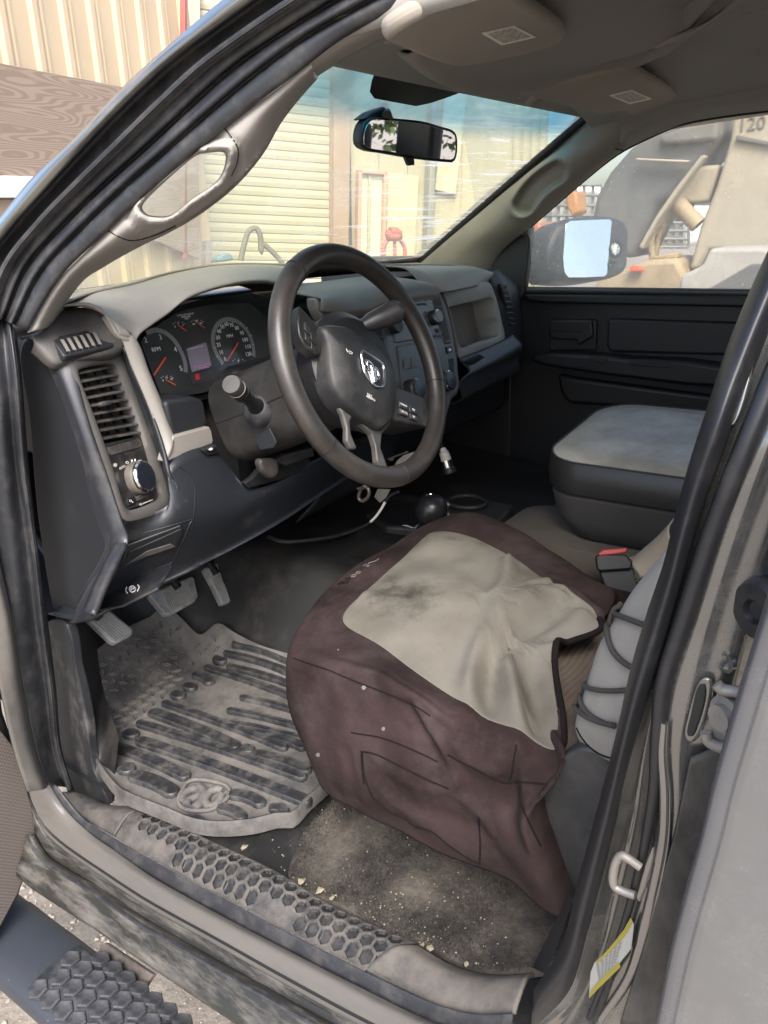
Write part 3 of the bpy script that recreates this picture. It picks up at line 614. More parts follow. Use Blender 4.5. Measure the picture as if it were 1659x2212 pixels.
# black defroster channel at the windscreen foot
loft('defroster_channel', [[p+np.array([0, -.01, .012]) for p in base], [p+np.array([0, -.06, .018]) for p in base]], m_black, truck, 40, 2)
# --- cluster hood: ridge -> lip over the gauges
lip_px = [(610, 352), (700, 470), (800, 500), (830, 455), (905, 400), (1000, 335), (1110, 250), (1250, 195), (1450, 152), (1600, 150), (1720, 190)]
lipY = [1.07, 1.05, 1.045, 1.045, 1.04, 1.035, 1.03, 1.03, 1.03, 1.03, 1.04]
lipw = tr(lip_px, 'Y', lipY, c4)
rid = crom(tr([c4(380, 300), c4(460, 285), c4(550, 238), c4(800, 180), c4(1000, 122), c4(1250, 74), c4(1450, 62), c4(1659, 68), c4(1800, 80)], 'Y', [1.10, 1.12, 1.13, 1.14, 1.15, 1.15, 1.15, 1.14, 1.13]), 40)
midr = [a*.45+b*.55+np.array([0, -.012, .010]) for a, b in zip(rid, crom(lipw, 40))]
loft('cluster_hood', [[p+np.array([0, .02, -.004]) for p in rid], rid, midr, lipw, [p+np.array([0, .006, -.008]) for p in lipw]], m_taupe, truck, 60, 5, solid=.003)
inner = [p+np.array([.0, .085, -.012]) for p in lipw[2:]]
loft('hood_inside', [[p+np.array([0, .004, -.007]) for p in lipw[2:]], inner], m_dark2, truck, 40, 3)
# taupe strip between vent surround and gauges, down to the tab
sl_ = tr([(600, 352), (690, 440), (735, 540), (770, 640), (880, 900), (960, 1120), (985, 1235)], 'Y', [1.08, 1.06, 1.05, 1.045, 1.03, 1.015, 1.005], c4)
sr_ = tr([(700, 470), (800, 500), (838, 560), (880, 680), (960, 875), (1000, 1000), (1035, 1078)], 'Y', [1.05, 1.045, 1.045, 1.04, 1.03, 1.02, 1.012], c4)
loft('cluster_surround', [sl_, [a*.5+b*.5+np.array([0, -.006, .002]) for a, b in zip(crom(sl_, 14), crom(sr_, 14))], sr_, [p+np.array([.004, .02, 0]) for p in sr_]], m_taupe, truck, 40, 4, solid=.003)
plate('cluster_tab', tr([(975, 1236), (1000, 1150), (1030, 1080), (1060, 1074), (1245, 1024), (1258, 1050), (1270, 1112), (1262, 1130), (1000, 1233)], 'Y', 1.006, c4), .02, m_taupe, truck, .004)
NC = norm((0, -.96, .28)); PC = np.array([-.4, 1.115, .745])
plate('cluster_lower_block', tr([(978, 885), (1000, 872), (1150, 848), (1205, 866), (1215, 890), (1242, 1022), (1050, 1077), (1025, 1070), (1005, 1010)], 'Y', 1.015, c4), .10, m_dark, truck, .006)
# --- instrument cluster
lens = [(835, 520), (880, 460), (1060, 340), (1250, 295), (1480, 290), (1600, 385), (1640, 520), (1620, 690), (1310, 800), (970, 872)]
clu = plate('instrument_cluster', pl(lens, PC, NC, c4), .01, mat('cluster_face', (.008, .009, .010), .5, dust=(.05, .05, .05), dscale=6, dlo=.5, dhi=.8, damt=.3), truck, .001)
plate('cluster_backing', pl([(810, 500), (900, 420), (1060, 310), (1250, 250), (1500, 230), (1680, 300), (1690, 760), (1320, 840), (985, 920)], PC-NC*.012, NC, c4), .01, m_dark2, clu, .001)
xC = np.array([1., 0, 0]); yC = np.cross(NC, xC)
def cpt(x, y, h=.0012): return atpl(*c4(x, y), PC+NC*h, NC)
def cline(name, pts, w, m, h=.0014, par=clu, n=24):
    P = crom([cpt(x, y, h) for x, y in pts], n) if len(pts) > 2 else np.array([cpt(x, y, h) for x, y in pts])
    T = np.gradient(P, axis=0); S = np.cross(NC, T); S /= np.linalg.norm(S, axis=1)[:, None]
    V = list(P-S*w)+list(P+S*w); k = len(P)
    return mk(name, V, [(i, i+1, k+i+1, k+i) for i in range(k-1)], m, par, False, True)
m_band = mat('gauge_band_grey', (.20, .21, .22), .5, var=.03); m_num = mat('gauge_white', (.8, .8, .8), .5, var=.02)
g1 = cline('tachometer_band', [(870, 470), (925, 452), (985, 470), (1040, 520), (1080, 590), (1100, 650), (1102, 702)], .0042, m_band)
g2 = cline('speedometer_band', [(1325, 652), (1285, 590), (1265, 530), (1268, 465), (1298, 412), (1350, 387), (1405, 400), (1455, 440), (1490, 500), (1505, 560), (1508, 610)], .0042, m_band)
for s, x, y, sz, par in [('2', 865, 512, .013, g1), ('3', 953, 495, .013, g1), ('4', 1042, 568, .013, g1), ('5', 1075, 680, .013, g1), ('RPM', 928, 567, .0105, g1)]+[(n_, x, y, .0108, g2) for n_, x, y in [('0', 1337, 625), ('10', 1313, 585), ('20', 1298, 540), ('30', 1295, 497), ('40', 1301, 460), ('50', 1320, 433), ('60', 1345, 417), ('70', 1375, 423), ('80', 1407, 440), ('90', 1437, 470), ('100', 1455, 510), ('110', 1472, 551), ('120', 1475, 595)]]+[('MPH', 1365, 487, .0085, g2)]:
    text('numeral', s, cpt(x, y), xC, yC, sz, m_num, par, .0002)
for k in range(13):
    a = math.pi*(1.28-1.52*k/12); cx, cy = 1390, 545
    cline('tick', [(cx+118*math.cos(a), cy-150*math.sin(a)*.98), (cx+108*math.cos(a), cy-138*math.sin(a)*.98)], .0004, m_num, .0017, g2)
for nm, (x0, y0, x1, y1), w in [('tachometer_needle', (985, 613, 913, 721), .0013), ('speedometer_needle', (1415, 528, 1348, 637), .0013), ('fuel_needle', (1056, 421, 1108, 458), .001), ('temperature_needle', (1166, 402, 1216, 440), .001), ('voltage_needle', (985, 745, 1042, 778), .001), ('oil_needle', (1413, 645, 1464, 681), .001)]:
    cline(nm, [(x0, y0), (x1, y1)], w, m_red, .004)
for s, x, y, sz in [('E', 1040, 432, .0055), ('½', 1058, 412, .005), ('F', 1088, 423, .0055), ('140', 1150, 417, .0045), ('200', 1166, 398, .0045), ('245', 1193, 411, .0045), ('ULTRA LOW SULFUR', 1101, 360, .0042), ('DIESEL FUEL', 1105, 372, .0042), ('ONLY', 1110, 383, .0042), ('8', 968, 752, .005), ('14', 988, 735, .005), ('18', 1018, 743, .005), ('40', 1416, 636, .005), ('80', 1443, 645, .005)]:
    text('small_print', s, cpt(x, y), xC, yC, sz, m_num, clu, .0002)
for cx, cy in [(1062, 405), (1172, 392), (992, 725), (1418, 625)]:
    for k in range(5):
        a = math.pi*(.95-.9*k/4); cline('tick', [(cx+38*math.cos(a), cy-16*math.sin(a)+12), (cx+32*math.cos(a), cy-10*math.sin(a)+12)], .0005, m_num)
scr = plate('message_display', [cpt(x, y, .002) for x, y in [(1108, 562), (1224, 524), (1256, 664), (1142, 702)]], .001, mat('display_lcd', (.24, .20, .27), .3, var=.06), clu, 0)
cline('display_line', [(1120, 566), (1205, 545)], .0004, m_num, .0036, scr, 2); cline('display_line', [(1150, 672), (1246, 650)], .0004, mat('lcd_pink', (.6, .25, .5), .5), .0036, scr, 2)
text('odometer', '224680mi', cpt(1212, 675, .0034), xC, yC, .0062, MATS['lcd_pink'], scr, .0001)
plate('telltale_block', [cpt(x, y, .0015) for x, y in [(1130, 720), (1265, 690), (1280, 740), (1145, 772)]], .001, mat('telltale_dark', (.03, .022, .03), .4), clu, 0)
plate('red_telltale', [cpt(x, y, .002) for x, y in [(1157, 715), (1180, 708), (1190, 742), (1166, 750)]], .0008, mat('telltale_red', (.45, .02, .04), .5), clu, 0)
# clear cover with a film of dust and painted hazy reflection
m = bpy.data.materials.new('cluster_cover_plastic'); m.use_nodes = True; N = m.node_tree.nodes; L = m.node_tree.links; N.remove(N['Principled BSDF'])
def facing(N, L, f0=.04):
    lw = N.new('ShaderNodeLayerWeight'); lw.inputs[0].default_value = .5; pw = N.new('ShaderNodeMath'); pw.operation = 'POWER'; pw.inputs[1].default_value = 5; L.new(lw.outputs['Facing'], pw.inputs[0])
    ma = N.new('ShaderNodeMath'); ma.operation = 'MULTIPLY_ADD'; ma.inputs[1].default_value = 1-f0; ma.inputs[2].default_value = f0; L.new(pw.outputs[0], ma.inputs[0]); return ma
def glassmat(name, tint, gl=.06, dirt=None, dsc=4, dlo=.5, dhi=.8, damt=.3, rough=.02, stretch=None):
    m = bpy.data.materials.new(name); m.use_nodes = True; nt = m.node_tree; N = nt.nodes; L = nt.links; N.remove(N['Principled BSDF'])
    out = N['Material Output']; t = N.new('ShaderNodeBsdfTransparent'); t.inputs[0].default_value = (*tint, 1)
    gsy = N.new('ShaderNodeBsdfGlossy'); gsy.inputs['Roughness'].default_value = rough; gsy.inputs[0].default_value = (1, 1, 1, 1)
    fr = facing(N, L)
    mx = N.new('ShaderNodeMixShader'); L.new(fr.outputs[0], mx.inputs[0]); L.new(t.outputs[0], mx.inputs[1]); L.new(gsy.outputs[0], mx.inputs[2])
    last = mx.outputs[0]
    if dirt is not None:
        d_ = N.new('ShaderNodeBsdfDiffuse'); d_.inputs[0].default_value = (*dirt, 1); tl = N.new('ShaderNodeBsdfTranslucent'); tl.inputs[0].default_value = (*dirt, 1)
        ad = N.new('ShaderNodeMixShader'); L.new(d_.outputs[0], ad.inputs[1]); L.new(tl.outputs[0], ad.inputs[2])
        tc = N.new('ShaderNodeTexCoord'); n = N.new('ShaderNodeTexNoise'); n.inputs['Scale'].default_value = dsc; n.inputs['Detail'].default_value = 8; n.inputs['Roughness'].default_value = .65
        v = tc.outputs['Object']
        if stretch is not None:
            mp_ = N.new('ShaderNodeMapping'); mp_.inputs['Rotation'].default_value = stretch[0]; mp_.inputs['Scale'].default_value = stretch[1]; L.new(v, mp_.inputs[0]); v = mp_.outputs[0]
        L.new(v, n.inputs['Vector'])
        r_ = N.new('ShaderNodeMapRange'); r_.inputs[1].default_value = dlo; r_.inputs[2].default_value = dhi; r_.inputs[3].default_value = 0.0; r_.inputs[4].default_value = damt; L.new(n.outputs[0], r_.inputs[0])
        m2 = N.new('ShaderNodeMixShader'); L.new(r_.outputs[0], m2.inputs[0]); L.new(last, m2.inputs[1]); L.new(ad.outputs[0], m2.inputs[2]); last = m2.outputs[0]
    L.new(last, out.inputs['Surface']); MATS[name] = m; return m
bpy.data.materials.remove(m)
m_cover = glassmat('cluster_cover_plastic', (.93, .94, .94), dirt=(.42, .43, .42), dsc=9, dlo=.30, dhi=.85, damt=.22, rough=.08)
lw = pl(lens, PC+NC*.014, NC, c4); mk('clear_cover', lw, [tuple(range(len(lw)))], m_cover, clu, False, True)
# --- driver-side end of the dash
ridge_e = [(56, 728), (84, 745), (113, 796), (145, 876), (182, 985), (204, 1076), (222, 1140), (236, 1177), (222, 1216), (194, 1264), (165, 1318), (148, 1345)]
endcap = [(40, 760), (56, 728)]+ridge_e[1:]+[(128, 1352), (112, 1310), (100, 1250), (78, 1100), (60, 900)]
plate('dash_end_panel', X_(endcap, -.748), .03, mat('dash_end_plastic', (.0125, .014, .017), .5, dust=(.10, .088, .078), dscale=4.5, dlo=.52, dhi=.9, damt=.35, grain=.5, gscale=420), truck, .006, None, 90)
rg = X_(ridge_e, -.750); PB = np.array([-.73, 1.052, .784]); NB = norm((.29, -.92, .256))
bzl = pl([(150, 766), (170, 840), (189, 912), (233, 1040), (262, 1128), (276, 1165), (262, 1190), (228, 1260), (212, 1300), (200, 1330)], PB, NB)
m_band2 = mat('dash_end_band', (.020, .0215, .026), .40, dust=(.15, .13, .11), dscale=9, dlo=.52, dhi=.85, damt=.5, grain=.35, gscale=420)
loft('dash_end_band', [[p+np.array([-.0, .010, 0]) for p in rg], rg, [a*.5+b*.5+np.array([-.006, -.006, 0]) for a, b in zip(crom(rg, 20), crom(bzl, 20))], [p+np.array([0, -.004, 0]) for p in bzl], [p+np.array([0, .02, 0]) for p in bzl]], m_band2, truck, 60, 4, solid=.003)
# top plate with side-window defroster
tp = tr([(165, 485), (300, 432), (400, 330), (470, 322), (610, 352), (690, 440), (735, 545), (690, 572), (430, 612), (330, 640), (240, 545)], 'Y', [1.085, 1.085, 1.14, 1.13, 1.085, 1.065, 1.055, 1.052, 1.045, 1.04, 1.055], c4)
m_corner = mat('dash_corner_plastic', (.042, .040, .039), .55, dust=(.15, .13, .11), dscale=9, dlo=.42, dhi=.75, damt=.6, grain=.3)
cb_ = tr([(165, 487), (300, 432), (400, 330), (470, 322), (610, 352), (690, 440)], 'Y', [1.088, 1.088, 1.14, 1.13, 1.085, 1.066], c4); cf_ = tr([(200, 535), (330, 632), (430, 608), (560, 590), (690, 572), (738, 545)], 'Y', [1.07, 1.046, 1.046, 1.048, 1.052, 1.054], c4)
cm_ = [a*.5+b*.5+np.array([0, -.004, .006]) for a, b in zip(cb_, cf_)]
tpl = loft('dash_corner_plate', [[p+np.array([0, .02, -.004]) for p in cb_], cb_, cm_, cf_, [p+np.array([0, .012, -.014]) for p in cf_]], m_corner, truck, 40, 5, solid=.003)
ND = norm((.1, -.60, .78)); PD = at(*c4(490, 520), Y=1.062)
dv_o = [(310, 508), (330, 490), (590, 432), (615, 440), (684, 520), (678, 545), (400, 607), (375, 600)]
dv = plate('defroster_vent', pl(dv_o, PD+ND*.002, ND, c4), .012, m_dark, tpl, .003, ND)
plate('vent_opening', pl([(345, 520), (365, 506), (570, 462), (610, 540), (385, 590)], PD+ND*.0026, ND, c4), .004, m_black, dv, .001, ND)
for k in range(6):
    t = k/5.0; a = pl([(365+190*t, 512-43*t), (405+188*t, 582-42*t)], PD+ND*.0045, ND, c4)
    d_ = norm(a[1]-a[0]); s_ = norm(np.cross(ND, d_))
    mk('slat', [a[0]-s_*.002, a[1]-s_*.002, a[1]+s_*.002+ND*.001, a[0]+s_*.002+ND*.001, a[0]+s_*.004-ND*.012, a[1]+s_*.004-ND*.012], [(0, 1, 2, 3), (3, 2, 5, 4)], m_taupe_d, dv, False, True, None, .0012)
# air vent bezel
bz_o = [(415, 640), (432, 620), (690, 578), (716, 592), (760, 720), (860, 1000), (950, 1250), (998, 1450), (988, 1500), (742, 1586), (716, 1562), (640, 1330), (520, 980)]
bz_i = [(462, 700), (476, 686), (650, 650), (686, 664), (738, 800), (806, 960), (850, 1090), (908, 1290), (950, 1430), (938, 1456), (760, 1520), (738, 1500), (655, 1230), (560, 970)]
def ring_plate(name, po, pi_, p0, n, m, parent, cf, depth=.02, k=80, lift=.004):
    A = crom(pl(po, p0, n, cf), k, True); B = crom(pl(pi_, p0, n, cf), k, True)
    rows = [A-n*.004, A+n*lift*.6, A*.75+B*.25+n*lift, A*.25+B*.75+n*lift*.9, B+n*lift*.2, B-n*depth]
    G4 = np.array(rows); return mk(name, G4.reshape(-1, 3), grid_faces(len(rows), k, True), m, parent, True, True, 60)
bez = ring_plate('air_vent', bz_o, bz_i, PB, NB, mat('vent_bezel_taupe', (.082, .077, .072), .5, dust=(.15, .128, .108), dscale=8, dlo=.45, dhi=.78, damt=.6, grain=.2), truck, c4)
plate('vent_back', pl(bz_o, PB-NB*.032, NB, c4), .004, m_black, bez, 0, NB)
def slats(parent, p0, n, cf, TL, TR, BL, BR, cnt, m, vanes=4, depth=.016, th=.0028, name='slat', tilt=.35):
    """horizontal louvres and the vertical vanes behind them"""
    for k in range(cnt):
        t = k/(cnt-1); a = atpl(*cf(TL[0]+(BL[0]-TL[0])*t, TL[1]+(BL[1]-TL[1])*t), p0, n); b = atpl(*cf(TR[0]+(BR[0]-TR[0])*t, TR[1]+(BR[1]-TR[1])*t), p0, n)
        d_ = norm(b-a); up = np.cross(n, d_); up = up if up[2] > 0 else -up; dn = -n*depth+up*depth*tilt
        V = []
        for p in (a, b): V += [p+up*th*.5, p-up*th*.5, p-up*th*.5+dn, p+up*th*.5+dn]
        mk(name, V, [(0, 1, 5, 4), (1, 2, 6, 5), (2, 3, 7, 6), (3, 0, 4, 7), (0, 3, 2, 1), (4, 5, 6, 7)], m, parent, False, False, None, 0, .0006)
    for k in range(vanes):
        t = (k+.5)/vanes
        a = atpl(*cf(TL[0]+(TR[0]-TL[0])*t, TL[1]+(TR[1]-TL[1])*t), p0-n*.017, n); b = atpl(*cf(BL[0]+(BR[0]-BL[0])*t, BL[1]+(BR[1]-BL[1])*t), p0-n*.017, n)
        d_ = norm(b-a); s_ = np.cross(n, d_)*.0012; V = []
        for p in (a, b): V += [p+s_, p-s_, p-s_-n*.012, p+s_-n*.012]
        mk('vane', V, [(0, 1, 5, 4), (1, 2, 6, 5), (2, 3, 7, 6), (3, 0, 4, 7)], m, parent, False, False)
m_slat = mat('vent_slat', (.018, .0178, .018), .55, dust=(.125, .106, .088), dscale=30, dlo=.40, dhi=.66, damt=.65)
slats(bez, PB-NB*.001, NB, c4, (464, 712), (684, 668), (612, 1100), (842, 1060), 9, m_slat, 4)
plate('thumb_wheel', pl([(598, 890), (610, 875), (660, 866), (676, 880), (664, 895), (610, 905)], PB+NB*.004, NB, c4), .012, m_slat, bez, .002, NB)
swp = plate('switch_panel', pl([(622, 1128), (838, 1078), (950, 1430), (938, 1456), (760, 1520), (738, 1500)], PB-NB*.004, NB, c4), .01, mat('switch_panel_black', (.012, .012, .012), .45, dust=(.13, .11, .09), dscale=14, dlo=.48, dhi=.75, damt=.6), bez, .001, NB)
plate('wheel_slot_cover', pl([(640, 1148), (655, 1145), (820, 1100), (838, 1112), (846, 1138), (830, 1150), (660, 1196), (648, 1188)], PB-NB*.0025, NB, c4), .004, m_slat, bez, .001, NB)
kb = atpl(*c4(820, 1330), PB, NB)
kn = lathe('headlamp_knob', kb, NB, [(.0270, -.004), (.0268, .004), (.0255, .009), (.0245, .010)], mat('knob_grip_taupe', (.075, .066, .057), .5, dust=(.17, .145, .12), dscale=30, dlo=.4, dhi=.7, damt=.6), bez, 36)
lathe('knob_ring', kb+NB*.0095, NB, [(.0252, 0), (.0255, .004), (.0232, .0065), (.0218, .0065)], m_chrome, kn, 40)
lathe('knob_face', kb+NB*.0118, NB, [(.0220, 0), (.0218, .0050), (.001, .0062)], mat('knob_face_black', (.012, .014, .020), .28, var=.05), kn, 36)
xB = norm(np.cross((0, 0, 1), NB)); xB = -xB if xB[0] < 0 else xB; yB = np.cross(NB, xB)
def bline(pts, r, par, m=m_num, h=-.002): return tube('printed_mark', [atpl(*c4(x, y), PB+NB*h, NB) for x, y in pts], r, m, par, 16, 5)
def ringpx(cx, cy, r, n=10): return [(cx+r*math.cos(2*math.pi*k/n), cy+r*math.sin(2*math.pi*k/n)) for k in range(n+1)]
m_pr = mat('print_pale', (.5, .48, .44), .6, var=.02)
bline(ringpx(755, 1239, 7), .0005, swp, m_pr); bline(ringpx(684, 1254, 5), .0009, swp, m_pr)
for a in range(8): bline([(684+9*math.cos(a*.785), 1254+9*math.sin(a*.785)), (684+13*math.cos(a*.785), 1254+13*math.sin(a*.785))], .0005, swp, m_pr)
bline([(783, 1222), (783, 1240)], .0012, swp, m_pr); bline([(802, 1218), (802, 1236)], .0012, swp, m_pr); bline(ringpx(835, 1232, 8), .0006, swp, m_pr); bline([(822, 1226), (822, 1242)], .0006, swp, m_pr)
text('printed_word', 'AUTO', atpl(*c4(727, 1268), PB-NB*.0025, NB), xB, yB, .0055, m_pr, swp, .0002)
plate('cargo_lamp_button', pl([(753, 1452), (800, 1438), (812, 1482), (766, 1496)], PB-NB*.0015, NB, c4), .004, m_dark2, bez, .001, NB)
bline(ringpx(776, 1466, 6), .0005, swp, m_pr, .000); bline([(784, 1470), (790, 1476)], .0007, swp, m_pr, .000)
plate('dimmer_slider', pl([(812, 1442), (880, 1408), (898, 1422), (890, 1440), (822, 1466)], PB+NB*.002, NB, c4), .008, m_slat, bez, .0015, NB)
bline(ringpx(837, 1487, 6), .0005, swp, m_pr); bline([(850, 1482), (880, 1470)], .0010, swp, m_pr); bline([(886, 1467), (905, 1460)], .0012, swp, m_pr)
# dark surround right of the bezel, running down into the knee panel
s1 = pl([(690, 575), (716, 592), (760, 720), (860, 1000), (950, 1250), (1000, 1450), (990, 1505)], PB, NB, c4)
s2 = tr([(700, 540), (745, 570), (785, 680), (895, 935), (975, 1180), (1010, 1320), (1060, 1380)], 'Y', [1.06, 1.052, 1.045, 1.03, 1.008, .995, .985], c4)
loft('vent_surround', [[p-NB*.004 for p in s1], [a*.5+b*.5+np.array([0, -.008, .002]) for a, b in zip(crom(s1, 14), crom(s2, 14))], s2, [p+np.array([.004, .012, 0]) for p in s2]], m_band2, truck, 40, 4, solid=.003)
# --- knee panel (lower dash) with pocket and parking brake release
kt = tr([(262, 1126), (310, 1112), (362, 1090), (366, 1004), (450, 966), (492, 1000), (527, 1052), (600, 1042), (668, 1000), (720, 975), (780, 950)], 'Y', [1.015, 1.005, .992, 1.0, .995, .985, .965, .955, .955, .96, .97])
km = tr([(258, 1200), (312, 1168), (370, 1140), (430, 1110), (480, 1100), (530, 1092), (600, 1066), (680, 1030), (760, 990)], 'Y', [1.035, 1.01, .985, .972, .965, .96, .955, .955, .965])
kb_ = tr([(206, 1318), (270, 1284), (330, 1254), (400, 1222), (480, 1184), (550, 1148), (620, 1108), (690, 1062), (760, 1018)], 'Y', [1.085, 1.06, 1.04, 1.015, 1.0, .985, .975, .97, .975])
ku = [p+np.array([0, .10, -.012]) for p in tr([(180, 1345), (255, 1302), (320, 1270), (400, 1234), (480, 1197), (550, 1160), (620, 1118), (690, 1072), (760, 1028)], 'Y', [1.085, 1.06, 1.04, 1.015, 1.0, .985, .975, .97, .975])]
kb2 = tr([(180, 1343), (255, 1300), (320, 1270), (400, 1233), (480, 1195), (550, 1158), (620, 1117), (690, 1070), (760, 1026)], 'Y', [1.095, 1.065, 1.045, 1.02, 1.005, .99, .98, .975, .98])
m_knee = mat('knee_panel_plastic', (.0115, .0132, .0168), .43, dust=(.16, .14, .12), dscale=6, dlo=.54, dhi=.88, damt=.6, grain=.4, gscale=380)
knee = loft('knee_panel', [kt, km, kb_, kb2, ku], m_knee, truck, 70, 6, solid=.004)
def cl(x, y): return (x/2.5198, 1097.3+y/2.5198)
from mathutils.bvhtree import BVHTree
def planefit(px, ob):
    T = BVHTree.FromPolygons([v.co.copy() for v in ob.data.vertices], [tuple(p.vertices) for p in ob.data.polygons]); H = []
    for u, v in px:
        h = T.ray_cast(Vector(CAM), Vector(ray(u, v)).normalized())
        if h[0] is not None: H.append(np.array(h[0]))
    H = np.array(H); c = H.mean(0); n = np.linalg.svd(H-c)[2][2]; n = n if n@(CAM-c) > 0 else -n; return c+n*((H-c)@n).max(), n
PK, NK = planefit([cl(*q) for q in [(668, 322), (702, 240), (860, 172), (985, 115), (956, 212), (800, 260)]], knee)
plate('pocket_frame', pl([(655, 330), (690, 205), (985, 96), (1000, 120), (965, 220)], PK+NK*.001, NK, cl), .006, m_knee, knee, .002, NK)
plate('pocket_shade', pl([(668, 322), (702, 240), (860, 172), (985, 115), (956, 212)], PK+NK*.0025, NK, cl), .003, m_black, knee, .001, NK)  # flat black plate; the pocket's inner shade is put into its colour
plate('pocket_shelf', pl([(668, 322), (790, 268), (956, 212), (930, 196), (800, 236)], PK+NK*.0036, NK, cl), .002, m_corner, knee, .0008, NK)
PR, NR_ = planefit([cl(*q) for q in [(560, 470), (740, 390), (900, 320), (830, 430), (660, 510), (720, 440)]], knee)
rel = plate('parking_brake_release', pl([(556, 462), (740, 380), (936, 300), (930, 325), (855, 435), (800, 462), (660, 530), (520, 555)], PR+NR_*.002, NR_, cl), .005, m_knee, knee, .0015, NR_)
tube('panel_gap', pl([(556, 460), (740, 378), (938, 296)], PR+NR_*.0025, NR_, cl), .0012, m_black, knee, 20, 6)
def rmark(pts, r=.0009): return tube('printed_mark', pl(pts, PR+NR_*.003, NR_, cl), r, m_num, rel, 20, 5)
rmark(ringpx(720, 441, 17, 16)); rmark([(712, 452), (716, 430), (727, 428), (728, 438), (716, 442)], .0008)
rmark([(692, 462), (684, 448), (690, 430)]); rmark([(750, 418), (757, 432), (748, 452)])
def onk(u, v, ob=knee, lift=.0006):
    T = BVHTree.FromPolygons([q.co.copy() for q in ob.data.vertices], [tuple(p.vertices) for p in ob.data.polygons]); h = T.ray_cast(Vector(CAM), Vector(ray(u, v)).normalized())
    return None if h[0] is None else np.array(h[0])+norm(CAM-np.array(h[0]))*lift
for gp in ([c4(1062, 1262), c4(1120, 1300), c4(1150, 1360), c4(1160, 1430), c4(1152, 1540), c4(1140, 1640), cl(1048, 60), cl(1000, 170), cl(940, 295)], [cl(770, 140), cl(900, 105), cl(1044, 62)]):
    q = [onk(*p) for p in crom([np.array(p) for p in gp], 30)]; q = [p for p in q if p is not None]
    if len(q) > 4: tube('panel_gap', q, .0011, m_black, knee, len(q), 5, raw=True)
# small switch on the column side of the panel
sw = plate('fold_switch', tr([(1205, 1165), (1285, 1130), (1318, 1170), (1310, 1182), (1240, 1200)], 'Y', .985, c4), .012, m_dark2, truck, .002)
plate('switch_rocker', tr([(1232, 1158), (1278, 1138), (1290, 1150), (1246, 1172)], 'Y', .980, c4), .006, m_dark, sw, .001)
plate('switch_mark', tr([(1238, 1160), (1258, 1150), (1266, 1158), (1248, 1168)], 'Y', .9785, c4), .001, m_num, sw, 0)
# --- centre stack
PS = np.array([0, .90, .63]); NS_ = norm((0, -.95, .31))
def SP(pts, h=0.0): return pl(pts, PS+NS_*h, NS_, c5)
top_b = tr([(410, 445), (470, 418), (600, 398), (780, 372), (940, 350), (1080, 345), (1190, 375), (1222, 412)], 'Y', [.985, .985, .985, .98, .975, .97, .965, .96], c5)
top_f = tr([(440, 470), (520, 480), (640, 512), (770, 500), (830, 470), (990, 440), (1140, 418), (1215, 418)], 'Y', [.965, .955, .945, .945, .945, .945, .945, .945], c5)
loft('stack_top', [[p+np.array([0, .09, .012]) for p in top_b], top_b, top_f, [p+np.array([0, .004, -.02]) for p in top_f]], m_taupe_d, truck, 50, 5, solid=.004)
stk_ = plate('center_stack', SP([(560, 520), (640, 512), (780, 488), (1000, 440), (1190, 400), (1222, 412), (1262, 510), (1300, 660), (1335, 860), (1350, 1030), (1335, 1085), (1300, 1110), (1260, 1250), (1150, 1290), (900, 1240), (740, 1100), (650, 800)]), .12, mat('stack_trim_grey', (.08, .083, .085), .40, dust=(.16, .145, .125), dscale=9, dlo=.5, dhi=.85, damt=.5, grain=.2), truck, .008, NS_)
plate('stack_side', tr([(410, 446), (440, 470), (520, 484), (560, 560), (620, 760), (560, 690), (450, 590), (418, 520)], 'Y', .972, c5), .03, m_taupe_d, truck, .01)
# left stack vent
lv = plate('stack_vent', SP([(628, 530), (640, 522), (800, 492), (820, 510), (840, 600), (880, 760), (900, 900), (770, 930), (690, 760)], .002), .02, MATS['vent_bezel_taupe'], stk_, .004, NS_)
plate('vent_mouth', SP([(645, 548), (800, 520), (885, 890), (775, 905), (700, 740)], .0025), .002, m_black, lv, 0, NS_)
# radio and climate panel
rad = plate('radio', SP([(860, 470), (990, 440), (1140, 424), (1165, 470), (1222, 690), (1200, 706), (1060, 724), (930, 745)], .003), .02, mat('radio_face', (.095, .101, .104), .34, dust=(.17, .16, .145), dscale=14, dlo=.5, dhi=.8, damt=.4), stk_, .002, NS_)
m_btn = mat('button_grey', (.08, .086, .088), .4, dust=(.2, .18, .16), dscale=20, dlo=.5, dhi=.8, damt=.4)
def btn(name, pts, h=.005, t=.004, m=m_btn, par=rad, bev=.0008): return plate(name, SP(pts, h), t, m, par, bev, NS_)
for k in range(4):
    x0 = 1000+k*36; y0 = 446-k*5.5; btn('radio_button', [(x0, y0), (x0+32, y0-5), (x0+42, y0+36), (x0+10, y0+42)])
btn('disc_slot', [(1020, 494), (1120, 484), (1124, 496), (1024, 507)], .0045, .002, m_black)
btn('slot_button', [(1118, 484), (1136, 482), (1140, 498), (1122, 500)], .0055)
btn('radio_screen', [(900, 530), (1060, 520), (1085, 610), (925, 635)], .004, .002, mat('screen_dark', (.09, .10, .10), .25))
for k in range(2):
    x0 = 1118+k*3; y0 = 540+k*42; btn('preset_button', [(x0, y0), (x0+28, y0-4), (x0+38, y0+34), (x0+9, y0+38)])
for k in range(3):
    x0 = 1112+k*34; y0 = 664-k*6; btn('preset_button', [(x0, y0), (x0+30, y0-5), (x0+42, y0+42), (x0+12, y0+48)])
lathe('small_button', SP([(1198, 668)], .005)[0], NS_, [(.005, 0), (.005, .003), (.001, .0035)], m_dark2, rad, 16)
kc = SP([(1165, 586)], .004)[0]
